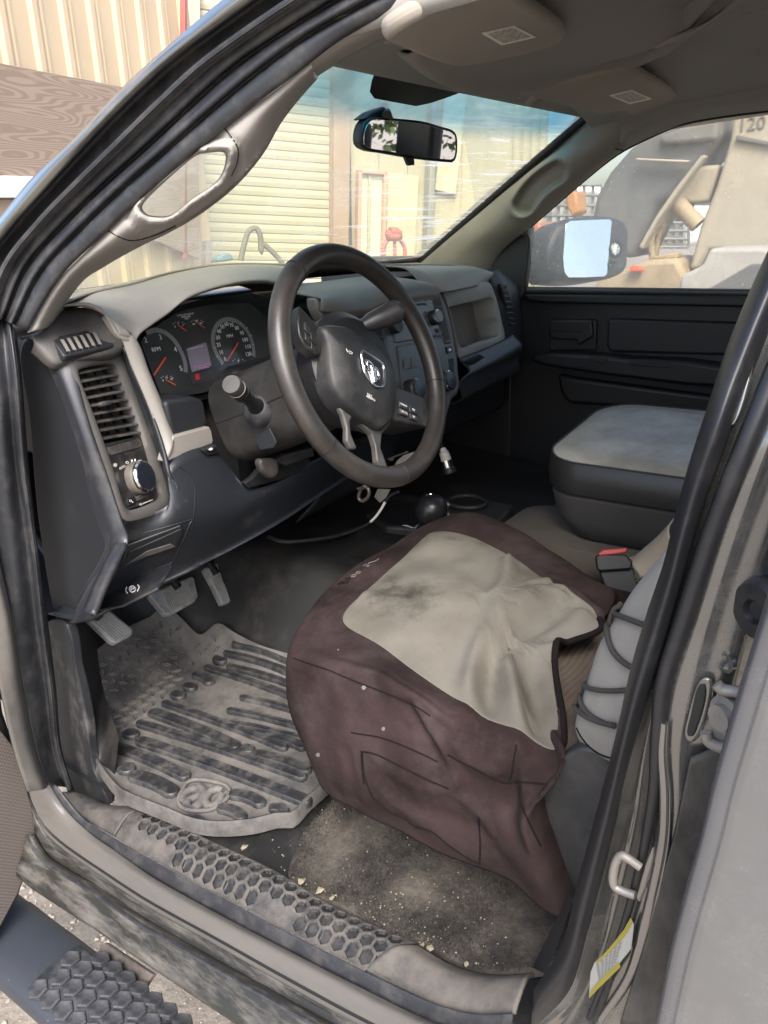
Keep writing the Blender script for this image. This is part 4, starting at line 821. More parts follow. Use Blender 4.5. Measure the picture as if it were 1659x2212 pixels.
k_ = lathe('radio_knob', kc, NS_, [(.0165, 0), (.0165, .010), (.0155, .014)], m_dark2, stk_, 28); lathe('knob_ring', kc+NS_*.013, NS_, [(.0158, 0), (.0155, .004), (.013, .005)], m_chrome, k_, 32); lathe('knob_face', kc+NS_*.0155, NS_, [(.0132, 0), (.0128, .0048), (.001, .005)], mat('knob_face_grey', (.13, .135, .13), .4), k_, 28)
kc = SP([(905, 640)], .004)[0]; lathe('radio_knob', kc, NS_, [(.0165, 0), (.0165, .010), (.0155, .016), (.001, .016)], m_dark2, stk_, 28)
cp_ = plate('climate_panel', SP([(935, 770), (1060, 745), (1232, 712), (1275, 880), (1290, 1060), (1262, 1090), (1100, 1140), (985, 1130), (960, 950)], .003), .02, mat('climate_face', (.06, .064, .066), .34, dust=(.15, .14, .125), dscale=14, dlo=.5, dhi=.8, damt=.4), stk_, .002, NS_)
for k in range(2):
    x0 = 1160+k*32; y0 = 798-k*7; btn('climate_button', [(x0, y0), (x0+28, y0-6), (x0+32, y0+50), (x0+6, y0+56)], .006, .005, m_btn, cp_)
for k in range(2):
    x0 = 980+k*44; y0 = 852-k*8; btn('climate_button', [(x0, y0), (x0+40, y0-8), (x0+46, y0+58), (x0+8, y0+68)], .006, .005, m_btn, cp_)
for (x, y) in [(1228, 1005), (1020, 1060)]:
    kc = SP([(x, y)], .004)[0]; k_ = lathe('climate_knob', kc, NS_, [(.023, 0), (.022, .016), (.020, .020)], m_dark2, stk_, 30)
    lathe('knob_ring', kc+NS_*.018, NS_, [(.0222, 0), (.0222, .004), (.0195, .006)], m_chrome, k_, 32); lathe('knob_face', kc+NS_*.0205, NS_, [(.0197, 0), (.019, .006), (.001, .007)], MATS['knob_face_black'], k_, 28)
rv = plate('stack_vent', SP([(1168, 424), (1212, 414), (1226, 440), (1262, 560), (1296, 720), (1288, 748), (1246, 752), (1232, 720), (1190, 540)], .004), .02, MATS['vent_bezel_taupe'], stk_, .003, NS_)
plate('vent_mouth', SP([(1176, 440), (1208, 432), (1240, 540), (1282, 724), (1246, 738), (1200, 540)], .0046), .002, m_black, rv, 0, NS_)
slats(rv, PS+NS_*.007, NS_, c5, (1176, 446), (1212, 437), (1246, 730), (1284, 716), 9, m_slat, 0, .004, .0032)
slats(lv, PS+NS_*.006, NS_, c5, (645, 556), (802, 528), (775, 900), (884, 884), 9, m_slat, 3, .003, .003)
btn('stack_switch', [(1258, 772), (1292, 764), (1300, 806), (1268, 816)], .006, .005, m_dark2, stk_); btn('switch_mark', [(1272, 785), (1286, 782), (1289, 796), (1276, 800)], .0068, .001, m_num, stk_, 0)
btn('stack_slot', [(1270, 852), (1304, 844), (1312, 985), (1282, 992)], .003, .002, m_black, stk_)
# --- passenger side of the dash
pt_ = tr([(1080, 345), (1190, 375), (1226, 400), (1250, 398), (1400, 374), (1532, 352)], 'Y', [1.0, .985, .975, .97, .985, 1.01], c5)
pr_ = tr([(830, 238), (960, 240), (1100, 240), (1250, 244), (1430, 252), (1530, 292)], 'Y', [1.09, 1.08, 1.07, 1.06, 1.05, 1.03], c5)
m_tp = m_taupe
loft('passenger_dash_pad', [[p+np.array([0, .02, -.003]) for p in pr_], pr_, [a*.5+b*.5+np.array([0, -.016, .012]) for a, b in zip(crom(pr_, 12), crom(pt_, 12))], pt_, [p+np.array([0, .004, -.006]) for p in pt_]], m_tp, truck, 40, 5, solid=.004)
PP = at(*c5(1440, 600), Y=.985); NP_ = norm((-.10, -.97, .22))
po = [(1236, 404), (1400, 378), (1534, 356), (1572, 440), (1612, 600), (1632, 720), (1480, 790), (1342, 850), (1320, 760), (1280, 560)]
pi2 = [(1268, 520), (1300, 505), (1450, 470), (1545, 455), (1560, 480), (1585, 600), (1602, 680), (1590, 700), (1450, 745), (1345, 778), (1332, 760), (1300, 640)]
cub = ring_plate('dash_cubby', po, pi2, PP, NP_, mat('passenger_panel', (.215, .212, .196), .5, dust=(.23, .21, .18), dscale=7, dlo=.45, dhi=.8, damt=.5, grain=.3), truck, c5, .07, 80, .004)
plate('cubby_back', pl(pi2, PP-NP_*.065, NP_, c5), .004, mat('cubby_plastic', (.13, .12, .107), .7), cub, 0, NP_)
gb_t = pl([(1335, 846), (1480, 792), (1634, 722), (1690, 690)], PP+NP_*.004, NP_, c5); gb_m = [p+np.array([0, -.03, -.03]) for p in gb_t]
gb_f = tr([(1345, 1010), (1480, 950), (1660, 880), (1720, 850)], 'Y', .945, c5); gb_b = tr([(1345, 1132), (1480, 1060), (1660, 972), (1720, 940)], 'Y', .965, c5)
m_gb = mat('glovebox_plastic', (.028, .033, .038), .38, dust=(.13, .12, .108), dscale=8, dlo=.5, dhi=.85, damt=.45, grain=.4)
gl = loft('glovebox', [gb_t, gb_m, gb_f, gb_b, [p+np.array([0, .12, -.03]) for p in gb_b]], m_gb, truck, 30, 6, solid=.004)
plate('glovebox_latch', tr([(1368, 872), (1482, 822), (1522, 850), (1440, 890)], 'Y', .948, c5), .01, m_black, gl, .002)
tube('glovebox_seam', tr([(1345, 1118), (1480, 1048), (1660, 962)], 'Y', .955, c5), .0015, m_black, gl, 20, 5)
# passenger end: dark band and vent
def c6(x, y): return (987.5+x/2.4705, 548.6+y/2.4705)
pb = tr([(150, 80), (185, 150), (215, 260), (235, 400), (245, 470), (250, 560)], 'Y', [1.02, 1.0, .985, .98, .975, .96], c6); pb2 = tr([(240, 100), (270, 160), (300, 280), (315, 420), (325, 520), (320, 600)], 'Y', [1.02, 1.0, .99, .985, .98, .97], c6)
pb3 = tr([(330, 170), (335, 200), (345, 320), (350, 440), (345, 560), (330, 620)], 'X', .72, c6)
loft('passenger_end_band', [pb, [a*.5+b*.5+np.array([0, -.01, .006]) for a, b in zip(pb, pb2)], pb2, pb3], m_dark, truck, 30, 5, solid=.004)
pv = plate('passenger_vent', tr([(232, 158), (262, 160), (292, 260), (312, 400), (300, 410), (276, 330), (250, 240)], 'Y', .975, c6), .01, m_dark2, truck, .002)
for k in range(8):
    t = k/7; a = at(*c6(238+44*t, 172+200*t), Y=.972); b = at(*c6(264+44*t, 168+205*t), Y=.972)
    tube('slat', [a, (a+b)/2, b], .003, m_slat, pv, 4, 6)
# under-dash filler so no daylight shows beneath the panels
loft('underdash_panel', [[p+np.array([0, .02, -.01]) for p in ku], [p+np.array([0, .5, -.05]) for p in ku]], m_dark2, truck, 30, 2)
box('underdash_box', (.15, 1.30, .56), (1.1, .5, .30), m_dark2, truck, bev=.02)
box('dash_core', (0, 1.31, .70), (1.42, .30, .20), m_dark2, truck, bev=.02)
# ================================================================ steering wheel, column, levers
WC = np.array([-.39, .7607, .7343]); _t = .3825
WN = np.array([0, -math.cos(_t), math.sin(_t)]); WA = np.array([1., 0, 0]); WB = np.cross(WN, WA)
def wpt(x, y, h=0): return atpl(*c5(x, y), WC+WN*h, WN)
m_rim = mat('rim_leather', (.024, .021, .019), .36, var=.15, vs_=9, dust=(.12, .103, .085), dscale=8, dlo=.5, dhi=.9, damt=.45, grain=.35, gscale=600)
def wcirc(r, h, n=120): return [WC+WN*h+r*(math.cos(a)*WA+math.sin(a)*WB) for a in np.linspace(0, 2*math.pi, n, endpoint=False)]
# rim: oval section ring
V = []; NR, NSc = 128, 18
for i in range(NR):
    a = 2*math.pi*i/NR; rd = math.cos(a)*WA+math.sin(a)*WB
    for k in range(NSc):
        b = 2*math.pi*k/NSc; V.append(WC+rd*(.1855+.0178*math.cos(b))+WN*.0165*math.sin(b))
sw_ = mk('steering_wheel', V, grid_faces(NR, NSc, True, True), m_rim, truck, True, False)
sw_['label'] = 'dark leather steering wheel turned slightly to the right'
for (x, y) in [(255, 255), (478, 1425), (965, 1650), (1150, 995)]:
    p = wpt(x, y)-WC; a = math.atan2(p@WB, p@WA); rd = math.cos(a)*WA+math.sin(a)*WB
    tube('rim_seam', [WC+rd*(.1855+.0181*math.cos(b))+WN*.0168*math.sin(b) for b in np.linspace(0, 2*math.pi, 20, endpoint=False)], .0006, m_black, sw_, 40, 5, True)
# airbag cover, domed with a facet
ab = [(428, 650), (452, 634), (540, 636), (610, 655), (660, 700), (705, 710), (820, 812), (892, 930), (916, 1050), (905, 1220), (880, 1270), (822, 1312), (740, 1270), (640, 1202), (560, 1130), (505, 1040), (478, 930), (462, 770)]
A = crom([wpt(x, y, 0) for x, y in ab], 90, True); c = A.mean(0)
rows = [A-WN*.03, A-WN*.004, c+(A-c)*.985+WN*.003, c+(A-c)*.93+WN*.009, c+(A-c)*.70+WN*.0135, c+(A-c)*.62+WN*.0175, c+(A-c)*.3+WN*.0185, c+(A-c)*.05+WN*.0185]
G5 = np.array(rows); V = list(G5.reshape(-1, 3))
abg = mk('airbag_cover', V, grid_faces(len(rows), 90, True)+[tuple((len(rows)-1)*90+j for j in range(90))], mat('airbag_vinyl', (.015, .0155, .017), .48, dust=(.10, .09, .078), dscale=9, dlo=.48, dhi=.8, damt=.5, grain=.7, gscale=300), sw_, True, True)
# chromed emblem: shield frame, horned head as curved ridges
eo = [(688, 806), (702, 808), (826, 893), (832, 905), (834, 1018), (826, 1036), (800, 1040), (775, 1032), (712, 950), (704, 930)]
E_ = crom([wpt(x, y, .0165) for x, y in eo], 60, True)
em = mk('emblem_plate', [*E_, *(E_+WN*.004)], [tuple(range(60, 120))]+[(i, (i+1) % 60, 60+(i+1) % 60, 60+i) for i in range(60)], m_black, sw_, True, True, 40)
tube('emblem_frame', [p+WN*.0045 for p in E_], .0022, m_chrome, em, 60, 8, True, True)
def eridge(pts, r): tube('emblem_ridge', [wpt(x, y, .0215) for x, y in pts], r, m_chrome, em, 20, 8)
eridge([(722, 868), (718, 905), (730, 930), (742, 905), (736, 870), (722, 860)], .0026); eridge([(785, 905), (805, 930), (815, 975), (800, 990), (790, 960), (785, 925)], .0026)
eridge([(735, 868), (760, 890), (775, 940), (785, 1005)], .0042); eridge([(745, 930), (762, 965), (775, 1010)], .0032)
# horn and airbag words pressed in the cover
tube('horn_mark', [wpt(x, y, .0185) for x, y in [(604, 785), (612, 805), (625, 800), (642, 812), (640, 818), (622, 812)]], .0008, m_pr, abg, 20, 5)
xw = norm(wpt(1000, 1160)-wpt(760, 1000)); xw = norm(math.cos(R_(-32))*WA+math.sin(R_(-32))*WB); yw = np.cross(WN, xw)
text('airbag_word', 'SRS', wpt(755, 1092, .0180), xw, yw, .008, m_pr, abg, .0002); text('airbag_word', 'AIRBAG', wpt(763, 1108, .0180), xw, yw, .006, m_pr, abg, .0002)
# spokes, switch pods, lower twin spokes
m_spk = mat('spoke_plastic', (.013, .013, .0135), .42, dust=(.11, .095, .08), dscale=12, dlo=.5, dhi=.8, damt=.6)
m_spk2 = mat('lower_spoke_plastic', (.042, .041, .039), .42, dust=(.13, .115, .098), dscale=12, dlo=.45, dhi=.75, damt=.6)
def wplate(name, pts, h, t, m, par=sw_, bev=.003, curve=0): return plate(name, [wpt(x, y, h) for x, y in pts], t, m, par, bev, WN, curve)
pl_ = wplate('switch_pod', [(300, 500), (330, 535), (430, 648), (440, 720), (440, 815), (412, 830), (330, 760), (296, 690), (285, 600)], -.006, .022, m_spk)
pr2 = wplate('switch_pod', [(905, 1020), (960, 1045), (1060, 1080), (1118, 1105), (1150, 1200), (1130, 1296), (1060, 1282), (930, 1258), (890, 1240)], -.004, .024, m_spk)
def spoke(pts, h, t): return wplate('lower_spoke', pts, h, t, m_spk2, sw_, .004)
spoke([(560, 1160), (600, 1185), (655, 1215), (632, 1260), (640, 1345), (680, 1440), (640, 1440), (606, 1385), (608, 1300), (585, 1220)], -.008, .012)
spoke([(640, 1205), (740, 1275), (822, 1318), (905, 1240), (895, 1275), (838, 1345), (830, 1430), (885, 1585), (830, 1560), (806, 1520), (796, 1420), (770, 1340), (700, 1270)], -.009, .012)
m_key = mat('switch_key', (.016, .016, .017), .35, dust=(.15, .13, .11), dscale=25, dlo=.5, dhi=.8, damt=.5)
for (x0, y0, w_, h_, s) in [(948, 1118, 55, 46, 'ON/OFF'), (952, 1168, 52, 40, 'CANCEL'), (1014, 1150, 52, 46, 'RES'), (1018, 1200, 48, 40, 'SET')]:
    k_ = wplate('cruise_key', [(x0, y0), (x0+w_, y0+w_*.42), (x0+w_+6, y0+w_*.42+h_), (x0+6, y0+h_)], .0, .005, m_key, pr2, .001)
    text('key_word', s, wpt(x0+w_/2+3, y0+w_*.21+h_/2, .0006), xw, yw, .0048, m_num, k_, .0001)
for (x0, y0) in [(332, 606), (372, 668), (336, 672), (374, 730)]: wplate('menu_key', [(x0, y0), (x0+34, y0+46), (x0+36, y0+92), (x0+2, y0+52)], -.003, .005, m_key, pl_, .001)
# hub body behind the cover
lathe('hub_body', WC-WN*.075, WN, [(.085, 0), (.098, .03), (.10, .05), (.085, .064)], m_dark2, sw_, 40)
# --- column shroud
m_col = mat('column_plastic', (.014, .0137, .0135), .5, dust=(.085, .073, .062), dscale=8, dlo=.47, dhi=.85, damt=.6, grain=.3)
def ringsec(c, hw, hh, n=36, e=.55):
    out = []
    for k in range(n):
        a = 2*math.pi*k/n; x = math.copysign(abs(math.cos(a))**e, math.cos(a))*hw; y = math.copysign(abs(math.sin(a))**e, math.sin(a))*hh
        out.append(np.asarray(c)+WA*x+WB*y)
    return out
secs = [(.075, .070, .058, 0, .0), (.083, .084, .070, 0, -.002), (.12, .090, .074, 0, -.003), (.18, .095, .076, 0, -.004), (.23, .100, .078, 0, -.004), (.275, .104, .080, 0, -.002)]
rows = [ringsec(WC-WN*s+WA*ox+WB*oz, hw, hh) for s, hw, hh, ox, oz in secs]
G6 = np.array(rows); colm = mk('steering_column', G6.reshape(-1, 3), grid_faces(len(rows), 36, True)+[tuple(range(36))], m_col, truck, True, True)
for sx in (-1, 1):
    tube('parting_line', [WC-WN*s+WA*(sx*(hw+.0002))+WB*(oz+.004) for s, hw, hh, ox, oz in secs[1:]], .0012, m_black, colm, 20, 5)
# parting line, recess plate, ignition surround
plate('column_recess', tr([(1510, 1085), (1600, 1035), (1640, 1120), (1625, 1150), (1545, 1165)], 'X', -.505, c4), .004, m_dark, colm, .001)
# indicator stalk
tip = at(*c4(1372, 772), X=-.585); bs = at(*c4(1520, 905), X=-.495); ax = norm(tip-bs); L_ = np.linalg.norm(tip-bs)
stl = lathe('indicator_stalk', bs-ax*.02, ax, [(.019, 0), (.017, .015), (.0105, .03), (.0095, L_-.045), (.0105, L_-.04), (.0138, L_-.03), (.0146, L_-.018)], m_dark2, truck, 30)
lathe('stalk_grip', bs+ax*(L_-.036), ax, [(.0144, 0), (.0150, .006), (.0150, .014)], m_dark, stl, 30)
lathe('stalk_ring', bs+ax*(L_-.022), ax, [(.0152, 0), (.0152, .002), (.0145, .0021)], m_pr, stl, 30)
lathe('stalk_end', bs+ax*(L_-.0195), ax, [(.0150, 0), (.0156, .015), (.0140, .0195), (.001, .020)], mat('stalk_cap', (.032, .031, .03), .5, dust=(.11, .098, .088), dscale=30, dlo=.45, dhi=.8, damt=.5), stl, 30)
lathe('stalk_boot', bs-ax*.012, ax, [(.030, -.012), (.028, 0), (.022, .008), (.013, .014)], m_rubber, stl, 24)
# tilt lever below the column and the dark slot behind it
plate('column_slot', tr([(1455, 1360), (1500, 1330), (1580, 1240), (1659, 1190), (1790, 1180), (1850, 1230), (1780, 1300), (1659, 1345), (1480, 1390)], 'Y', .952, c4), .012, m_black, truck, .002)
tl = plate('tilt_lever', tr([(1545, 1235), (1560, 1220), (1640, 1215), (1660, 1240), (1664, 1300), (1640, 1335), (1600, 1332), (1560, 1290)], 'Y', .915, c4), .018, mat('lever_plastic', (.016, .0158, .0155), .45, dust=(.12, .105, .09), dscale=14, dlo=.45, dhi=.75, damt=.6), truck, .006)
plate('lever_arm', tr([(1640, 1230), (1700, 1190), (1860, 1150), (1870, 1200), (1700, 1260)], 'Y', .925, c4), .012, m_col, tl, .003)
# gear lever on the right of the column
g0 = at(*c5(560, 770), Y=.86); g1_ = at(*c5(650, 695), Y=.83); g2_ = at(*c5(740, 622), Y=.80); g3_ = at(*c5(1000, 510), Y=.76)
gl_ = tube('gear_lever', [g0, g1_, g2_*.9+g1_*.1], .0085, m_dark2, truck, 16, 12)
d_ = norm(g3_-g2_); lathe('gear_lever_handle', g2_-d_*.012, d_, [(.0105, 0), (.013, .01), (.0165, .02), (.0185, .045), (.020, np.linalg.norm(g3_-g2_)*.9), (.014, np.linalg.norm(g3_-g2_)), (.001, np.linalg.norm(g3_-g2_)+.003)], mat('lever_grip', (.022, .022, .023), .4, dust=(.15, .13, .11), dscale=14, dlo=.5, dhi=.85, damt=.5), gl_, 28)
# lower bolster on the right of the column (dark, towards the tunnel)
loft('bolster_side', [tr([(740, 960), (800, 940), (880, 920)], 'Y', .97), tr([(700, 1060), (760, 1020), (850, 985)], 'Y', .98), tr([(640, 1130), (720, 1085), (820, 1040)], 'Y', 1.05)], m_knee, truck, 16, 5, solid=.004)
# ================================================================ seats and what lies on them
from mathutils.bvhtree import BVHTree
def cs(x, y): return (548.6+x/2.5198, 1042.4+y/2.5198)
def c3b(x, y): return (1097.3+x/2.953, 1097.3+y/2.953)
def c5b(x, y): return (548.6+x/2.749, 1608.6+y/2.749)
def c6b(x, y): return (1097.3+x/2.953, 1608.6+y/2.953)
def ringseg(P, per):
    P = np.asarray(P, float); n = len(P); out = []
    for i in range(n):
        p0, p1, p2, p3 = P[i-1], P[i], P[(i+1) % n], P[(i+2) % n]
        for q in range(per):
            t = q/per; t2 = t*t; t3 = t2*t
            out.append(.5*((2*p1)+(-p0+p2)*t+(2*p0-5*p1+4*p2-p3)*t2+(-p0+3*p1-3*p2+p3)*t3))
    return np.array(out)
A3 = np.array
R1 = [at(*cs(484, 752), Z=.368), at(*cs(600, 600), Z=.376), at(*cs(780, 437), Z=.38), at(*cs(1010, 264), Z=.382), at(*cs(1300, 345), Z=.384), at(*cs(1600, 540), Z=.38), at(*c3b(590, 752), Z=.37), at(*c3b(300, 935), Z=.348), at(*c3b(345, 1495), Z=.312), at(*c3b(62, 1432), Z=.328), at(*cs(1000, 1120), Z=.350), at(*cs(720, 912), Z=.362)]
R2 = [at(621, 1420, X=-.655), at(*cs(385, 612), Z=.345), at(*cs(660, 420), Z=.35), at(*cs(1070, 206), Z=.370), at(*cs(1380, 240), Z=.366), at(*c3b(540, 452), Z=.35), at(*c3b(715, 600), Z=.34), R1[7]+A3([.0, .06, -.05]), at(*c3b(345, 1600), X=-.635), at(*cs(1420, 1640), X=-.665), at(*cs(860, 1200), X=-.680), at(*cs(480, 1055), X=-.675)]
R3 = [at(630, 1545, X=-.668), A3([-.5, .845, .2]), A3([-.35, .86, .2]), A3([-.115, .80, .24]), A3([-.085, .6, .28]), A3([-.085, .42, .28]), A3([-.09, .3, .28]), A3([-.3, .42, .25]), at(*c6b(212, 400), X=-.655), at(*c5b(1400, 480), X=-.675), at(*c5b(900, 290), X=-.695), at(*c5b(600, 200), X=-.690)]
R4 = [at(*c5b(390, 235), X=-.655), A3([-.5, .81, .08]), A3([-.35, .82, .08]), A3([-.13, .78, .12]), A3([-.09, .6, .2]), A3([-.09, .42, .22]), A3([-.1, .3, .24]), A3([-.3, .44, .2]), at(*c6b(425, 1000), X=-.645), at(*c5b(1480, 795), X=-.66), at(*c5b(1000, 585), X=-.672), at(*c5b(640, 402), X=-.668)]
R12 = [a*.5+b*.5+A3([0, 0, .012])+(b-a)*.12 for a, b in zip(R1, R2)]
R12[7] = R1[7]+A3([0, .022, -.024]); R12[8] = R1[8]*.55+R2[8]*.45
PER = 44
rings = [ringseg(r, PER) for r in (R4, R3, R2, R12, R1)]
def blend_rings(rs, nv):
    G7 = []; k = len(rs)
    Q = [2*rs[0]-rs[1]]+rs+[2*rs[-1]-rs[-2]]
    for i in range(k-1):
        p0, p1, p2, p3 = Q[i:i+4]
        for q in range(nv):
            t = q/nv; t2 = t*t; t3 = t2*t
            G7.append(.5*((2*p1)+(-p0+p2)*t+(2*p0-5*p1+4*p2-p3)*t2+(-p0+3*p1-3*p2+p3)*t3))
    G7.append(rs[-1]); return np.array(G7)
# wrinkles: polylines on the cloth, height and width in metres
WR = []
def wr(pts, cf, A, w, **k): WR.append((crom([at(*cf(x, y), **k) for x, y in pts], 90), A, w))
wr([(1385, 480), (1375, 600), (1335, 720), (1335, 790), (1240, 880), (1190, 1000), (1165, 1130)], cs, .013, .013, Z=.372)
wr([(1659, 660), (1560, 650), (1450, 710), (1350, 790)], cs, .013, .015, Z=.372)
wr([(1659, 880), (1500, 910), (1390, 950), (1425, 1080), (1450, 1220), (1440, 1345)], cs, .016, .014, Z=.365)
wr([(1400, 870), (1310, 950), (1270, 1090), (1245, 1240)], cs, -.013, .017, Z=.362)
wr([(1659, 770), (1560, 800), (1460, 840)], cs, -.010, .018, Z=.365)
wr([(1480, 960), (1540, 1100), (1560, 1250)], cs, -.010, .022, Z=.350)
wr([(1600, 560), (1500, 600), (1420, 680)], cs, .007, .013, Z=.375)
wr([(150, 700), (260, 620), (380, 610), (560, 720)], c3b, .010, .014, Z=.36)
wr([(100, 900), (300, 840), (470, 780)], c3b, .010, .015, Z=.352)
wr([(150, 960), (260, 1100), (320, 1290)], c3b, .008, .014, Z=.335)
wr([(80, 1330), (200, 1380), (335, 1330)], c3b, .009, .014, Z=.322)
wr([(980, 300), (940, 380)], cs, .004, .02, Z=.38); wr([(620, 600), (700, 640), (780, 650)], cs, .004, .012, Z=.38)
WS = []
def ws_(pts, cf, A, w): WS.append((crom([at(*cf(x, y), X=-.685) for x, y in pts], 90), A, w))
ws_([(880, 1225), (965, 1340), (1050, 1490), (1110, 1640)], cs, .014, .012); ws_([(850, 1240), (920, 1370), (1010, 1520)], cs, -.012, .014)
ws_([(620, 1110), (720, 1260), (830, 1330)], cs, -.008, .02); ws_([(760, 1130), (900, 1190), (1000, 1280)], cs, .009, .016)
ws_([(360, 1000), (480, 1200), (520, 1370)], cs, .007, .02); ws_([(240, 1020), (330, 1250), (420, 1500)], cs, -.008, .025)
ws_([(1250, 1300), (1330, 1420), (1440, 1640)], cs, .008, .016)
ws_([(1180, 40), (1300, 150), (1480, 215)], c5b, .010, .014); ws_([(1110, 60), (1190, 250), (1330, 430), (1400, 560)], c5b, .010, .014)
ws_([(1540, 240), (1600, 420), (1659, 600)], c5b, .012, .013); ws_([(1505, 240), (1500, 420), (1560, 600)], c5b, -.012, .018)
ws_([(700, 150), (900, 360), (1150, 600)], c5b, .006, .02); ws_([(560, 60), (600, 200), (590, 330)], c5b, -.006, .016); ws_([(720, 60), (950, 190), (1230, 300)], c5b, .006, .012); ws_([(660, 130), (850, 250), (1100, 400), (1290, 520)], c5b, -.008, .02)
ws_([(1450, 300), (1430, 480), (1450, 640)], c5b, .006, .016)
r1L = ringseg(R1, 12)[12*8:]
def cloth(G7):
    sh = G7.shape; P = G7.reshape(-1, 3); D = np.zeros_like(P); dl = ((P[:, None]-r1L[None])**2).sum(-1).min(1); tap = 1-np.exp(-dl/.022**2)
    up_, dn_ = np.zeros(len(P)), np.zeros(len(P)); m_ = np.clip((P[:, 2]-.28)/.04, 0, 1)
    for pth, A, w in WR:
        d2 = ((P[:, None, :2]-pth[None, :, :2])**2).sum(-1).min(1); e_ = A*1.35*np.exp(-d2/(w*1.1)**2)
        if A > 0: up_ = np.maximum(up_, e_)
        else: dn_ = np.minimum(dn_, e_)
    D[:, 2] += (up_+dn_)*m_*(.2+.8*tap); up_, dn_ = np.zeros(len(P)), np.zeros(len(P)); m_ = np.clip((-.55-P[:, 0])/.06, 0, 1)
    for pth, A, w in WS:
        d2 = ((P[:, None, 1:]-pth[None, :, 1:])**2).sum(-1).min(1); e_ = A*.62*np.exp(-d2/(w*.9)**2)
        if A > 0: up_ = np.maximum(up_, e_)
        else: dn_ = np.minimum(dn_, e_)
    D[:, 0] -= (up_+dn_)*m_*tap
    x, y, z = P.T; D[:, 2] += .0018*np.sin(37*x+11*y)*np.cos(29*y-7*x); D[:, 0] -= .0022*np.sin(33*y+21*z)*np.cos(27*z-13*y)*(z < .33)
    return (P+D).reshape(sh)
cover = empty('seat_cover', (-.38, .55, .33)); tag(cover, 'worn brown and beige fabric cover draped over the driver seat cushion', 'seat cover')
GB = cloth(blend_rings(rings, 22)); nr, nc = GB.shape[:2]
skirt = mk('side_panels', GB.reshape(-1, 3), grid_faces(nr, nc, True), m_brown, cover, True, False, None, .003, 0, 0, (-.36, .5, .2))
r1 = ringseg(R1, PER); c = r1.mean(0)*.6+A3([-.38, .56, .39])*.4; c[2] = .392
inner = [r1]+[np.array([c+(p-c)*s+A3([0, 0, (.006*(1-s*s))]) for p in r1]) for s in (.985, .95, .9, .84, .77, .69, .61, .53, .45, .37, .29, .21, .13, .05)]
GI = cloth(np.array(inner)); V = list(GI.reshape(-1, 3))+[cloth(np.array([[c]]))[0, 0]]; nr, nc = GI.shape[:2]
# beige panel material with hand stains
m_beige = mat('seat_cover_beige', (.135, .124, .104), .95, spec=.12, var=.22, vs_=9, dust=(.085, .070, .052), dscale=5, dlo=.48, dhi=.78, damt=.6, grain=.9, gscale=420)
nt = m_beige.node_tree; N = nt.nodes; L = nt.links; b = N['Principled BSDF']
src_ = b.inputs['Base Color'].links[0].from_socket
def stain(src, centre, rad, colr, amt, sc):
    geo = N.new('ShaderNodeTexCoord'); vm = N.new('ShaderNodeVectorMath'); vm.operation = 'DISTANCE'; L.new(geo.outputs['Object'], vm.inputs[0]); vm.inputs[1].default_value = centre
    r_ = N.new('ShaderNodeMapRange'); r_.inputs[1].default_value = 0; r_.inputs[2].default_value = rad; r_.inputs[3].default_value = .42; r_.inputs[4].default_value = -.25; L.new(vm.outputs['Value'], r_.inputs[0])
    n = N.new('ShaderNodeTexNoise'); n.inputs['Scale'].default_value = sc; n.inputs['Detail'].default_value = 9; n.inputs['Roughness'].default_value = .72; L.new(geo.outputs['Object'], n.inputs['Vector'])
    ad = N.new('ShaderNodeMath'); L.new(r_.outputs[0], ad.inputs[0]); L.new(n.outputs[0], ad.inputs[1])
    r2 = N.new('ShaderNodeMapRange'); r2.inputs[1].default_value = .55; r2.inputs[2].default_value = .95; r2.inputs[4].default_value = amt; L.new(ad.outputs[0], r2.inputs[0])
    mx = N.new('ShaderNodeMix'); mx.data_type = 'RGBA'; mx.inputs[7].default_value = (*colr, 1); L.new(r2.outputs[0], mx.inputs[0]); L.new(src, mx.inputs[6]); return mx.outputs[2]
for (x, y, rd, am) in [(840, 620, .085, .95), (700, 590, .055, .8), (750, 520, .04, .7), (1090, 310, .03, .5), (1250, 330, .035, .5), (1480, 500, .05, .5), (1570, 620, .06, .5)]:
    src_ = stain(src_, tuple(at(*cs(x, y), Z=.385)), rd*1.3, (.04, .036, .029), am, 26)
L.new(src_, b.inputs['Base Color'])
panel = mk('center_panel', V, grid_faces(nr, nc, True)+[((nr-1)*nc+j, (nr-1)*nc+(j+1) % nc, len(V)-1) for j in range(nc)], m_beige, cover, True, False, None, .003, 0, 0, (-.36, .5, .2))
def surf(objs):
    vs_all, fs = [], []
    for o in objs:
        k = len(vs_all); vs_all += [o.matrix_world @ v.co if False else v.co.copy() for v in o.data.vertices]; fs += [tuple(k+i for i in p.vertices) for p in o.data.polygons]
    return BVHTree.FromPolygons(vs_all, fs)
bv = surf([skirt, panel])
def on(u, v, lift=.001, tree=None):
    r = ray(u, v); h = (tree or bv).ray_cast(Vector(CAM), Vector(r).normalized())
    if h[0] is None: return None
    n_ = np.array(h[1]); n_ = n_ if n_@(CAM-np.array(h[0])) > 0 else -n_
    return np.array(h[0])+n_*lift
def seam(name, pts, cf, r, m, par, n=60, lift=.0008):
    q = crom([np.array(cf(x, y)) for x, y in pts], n); P = [on(u, v, lift) for u, v in q]; P = [p for p in P if p is not None]
    P = [P[0]]+[P[i] for i in range(1, len(P)) if np.linalg.norm(P[i]-P[i-1]) < .06]
    if len(P) > 4: return tube(name, P, r, m, par, n, 6, raw=True)
m_thr = mat('dark_thread', (.010, .0075, .0075), .95, spec=.1)
seam('seam', [(215, 955), (300, 985), (400, 1018), (500, 1060), (600, 1100), (720, 1145), (860, 1205), (960, 1270)], cs, .0009, m_thr, skirt)
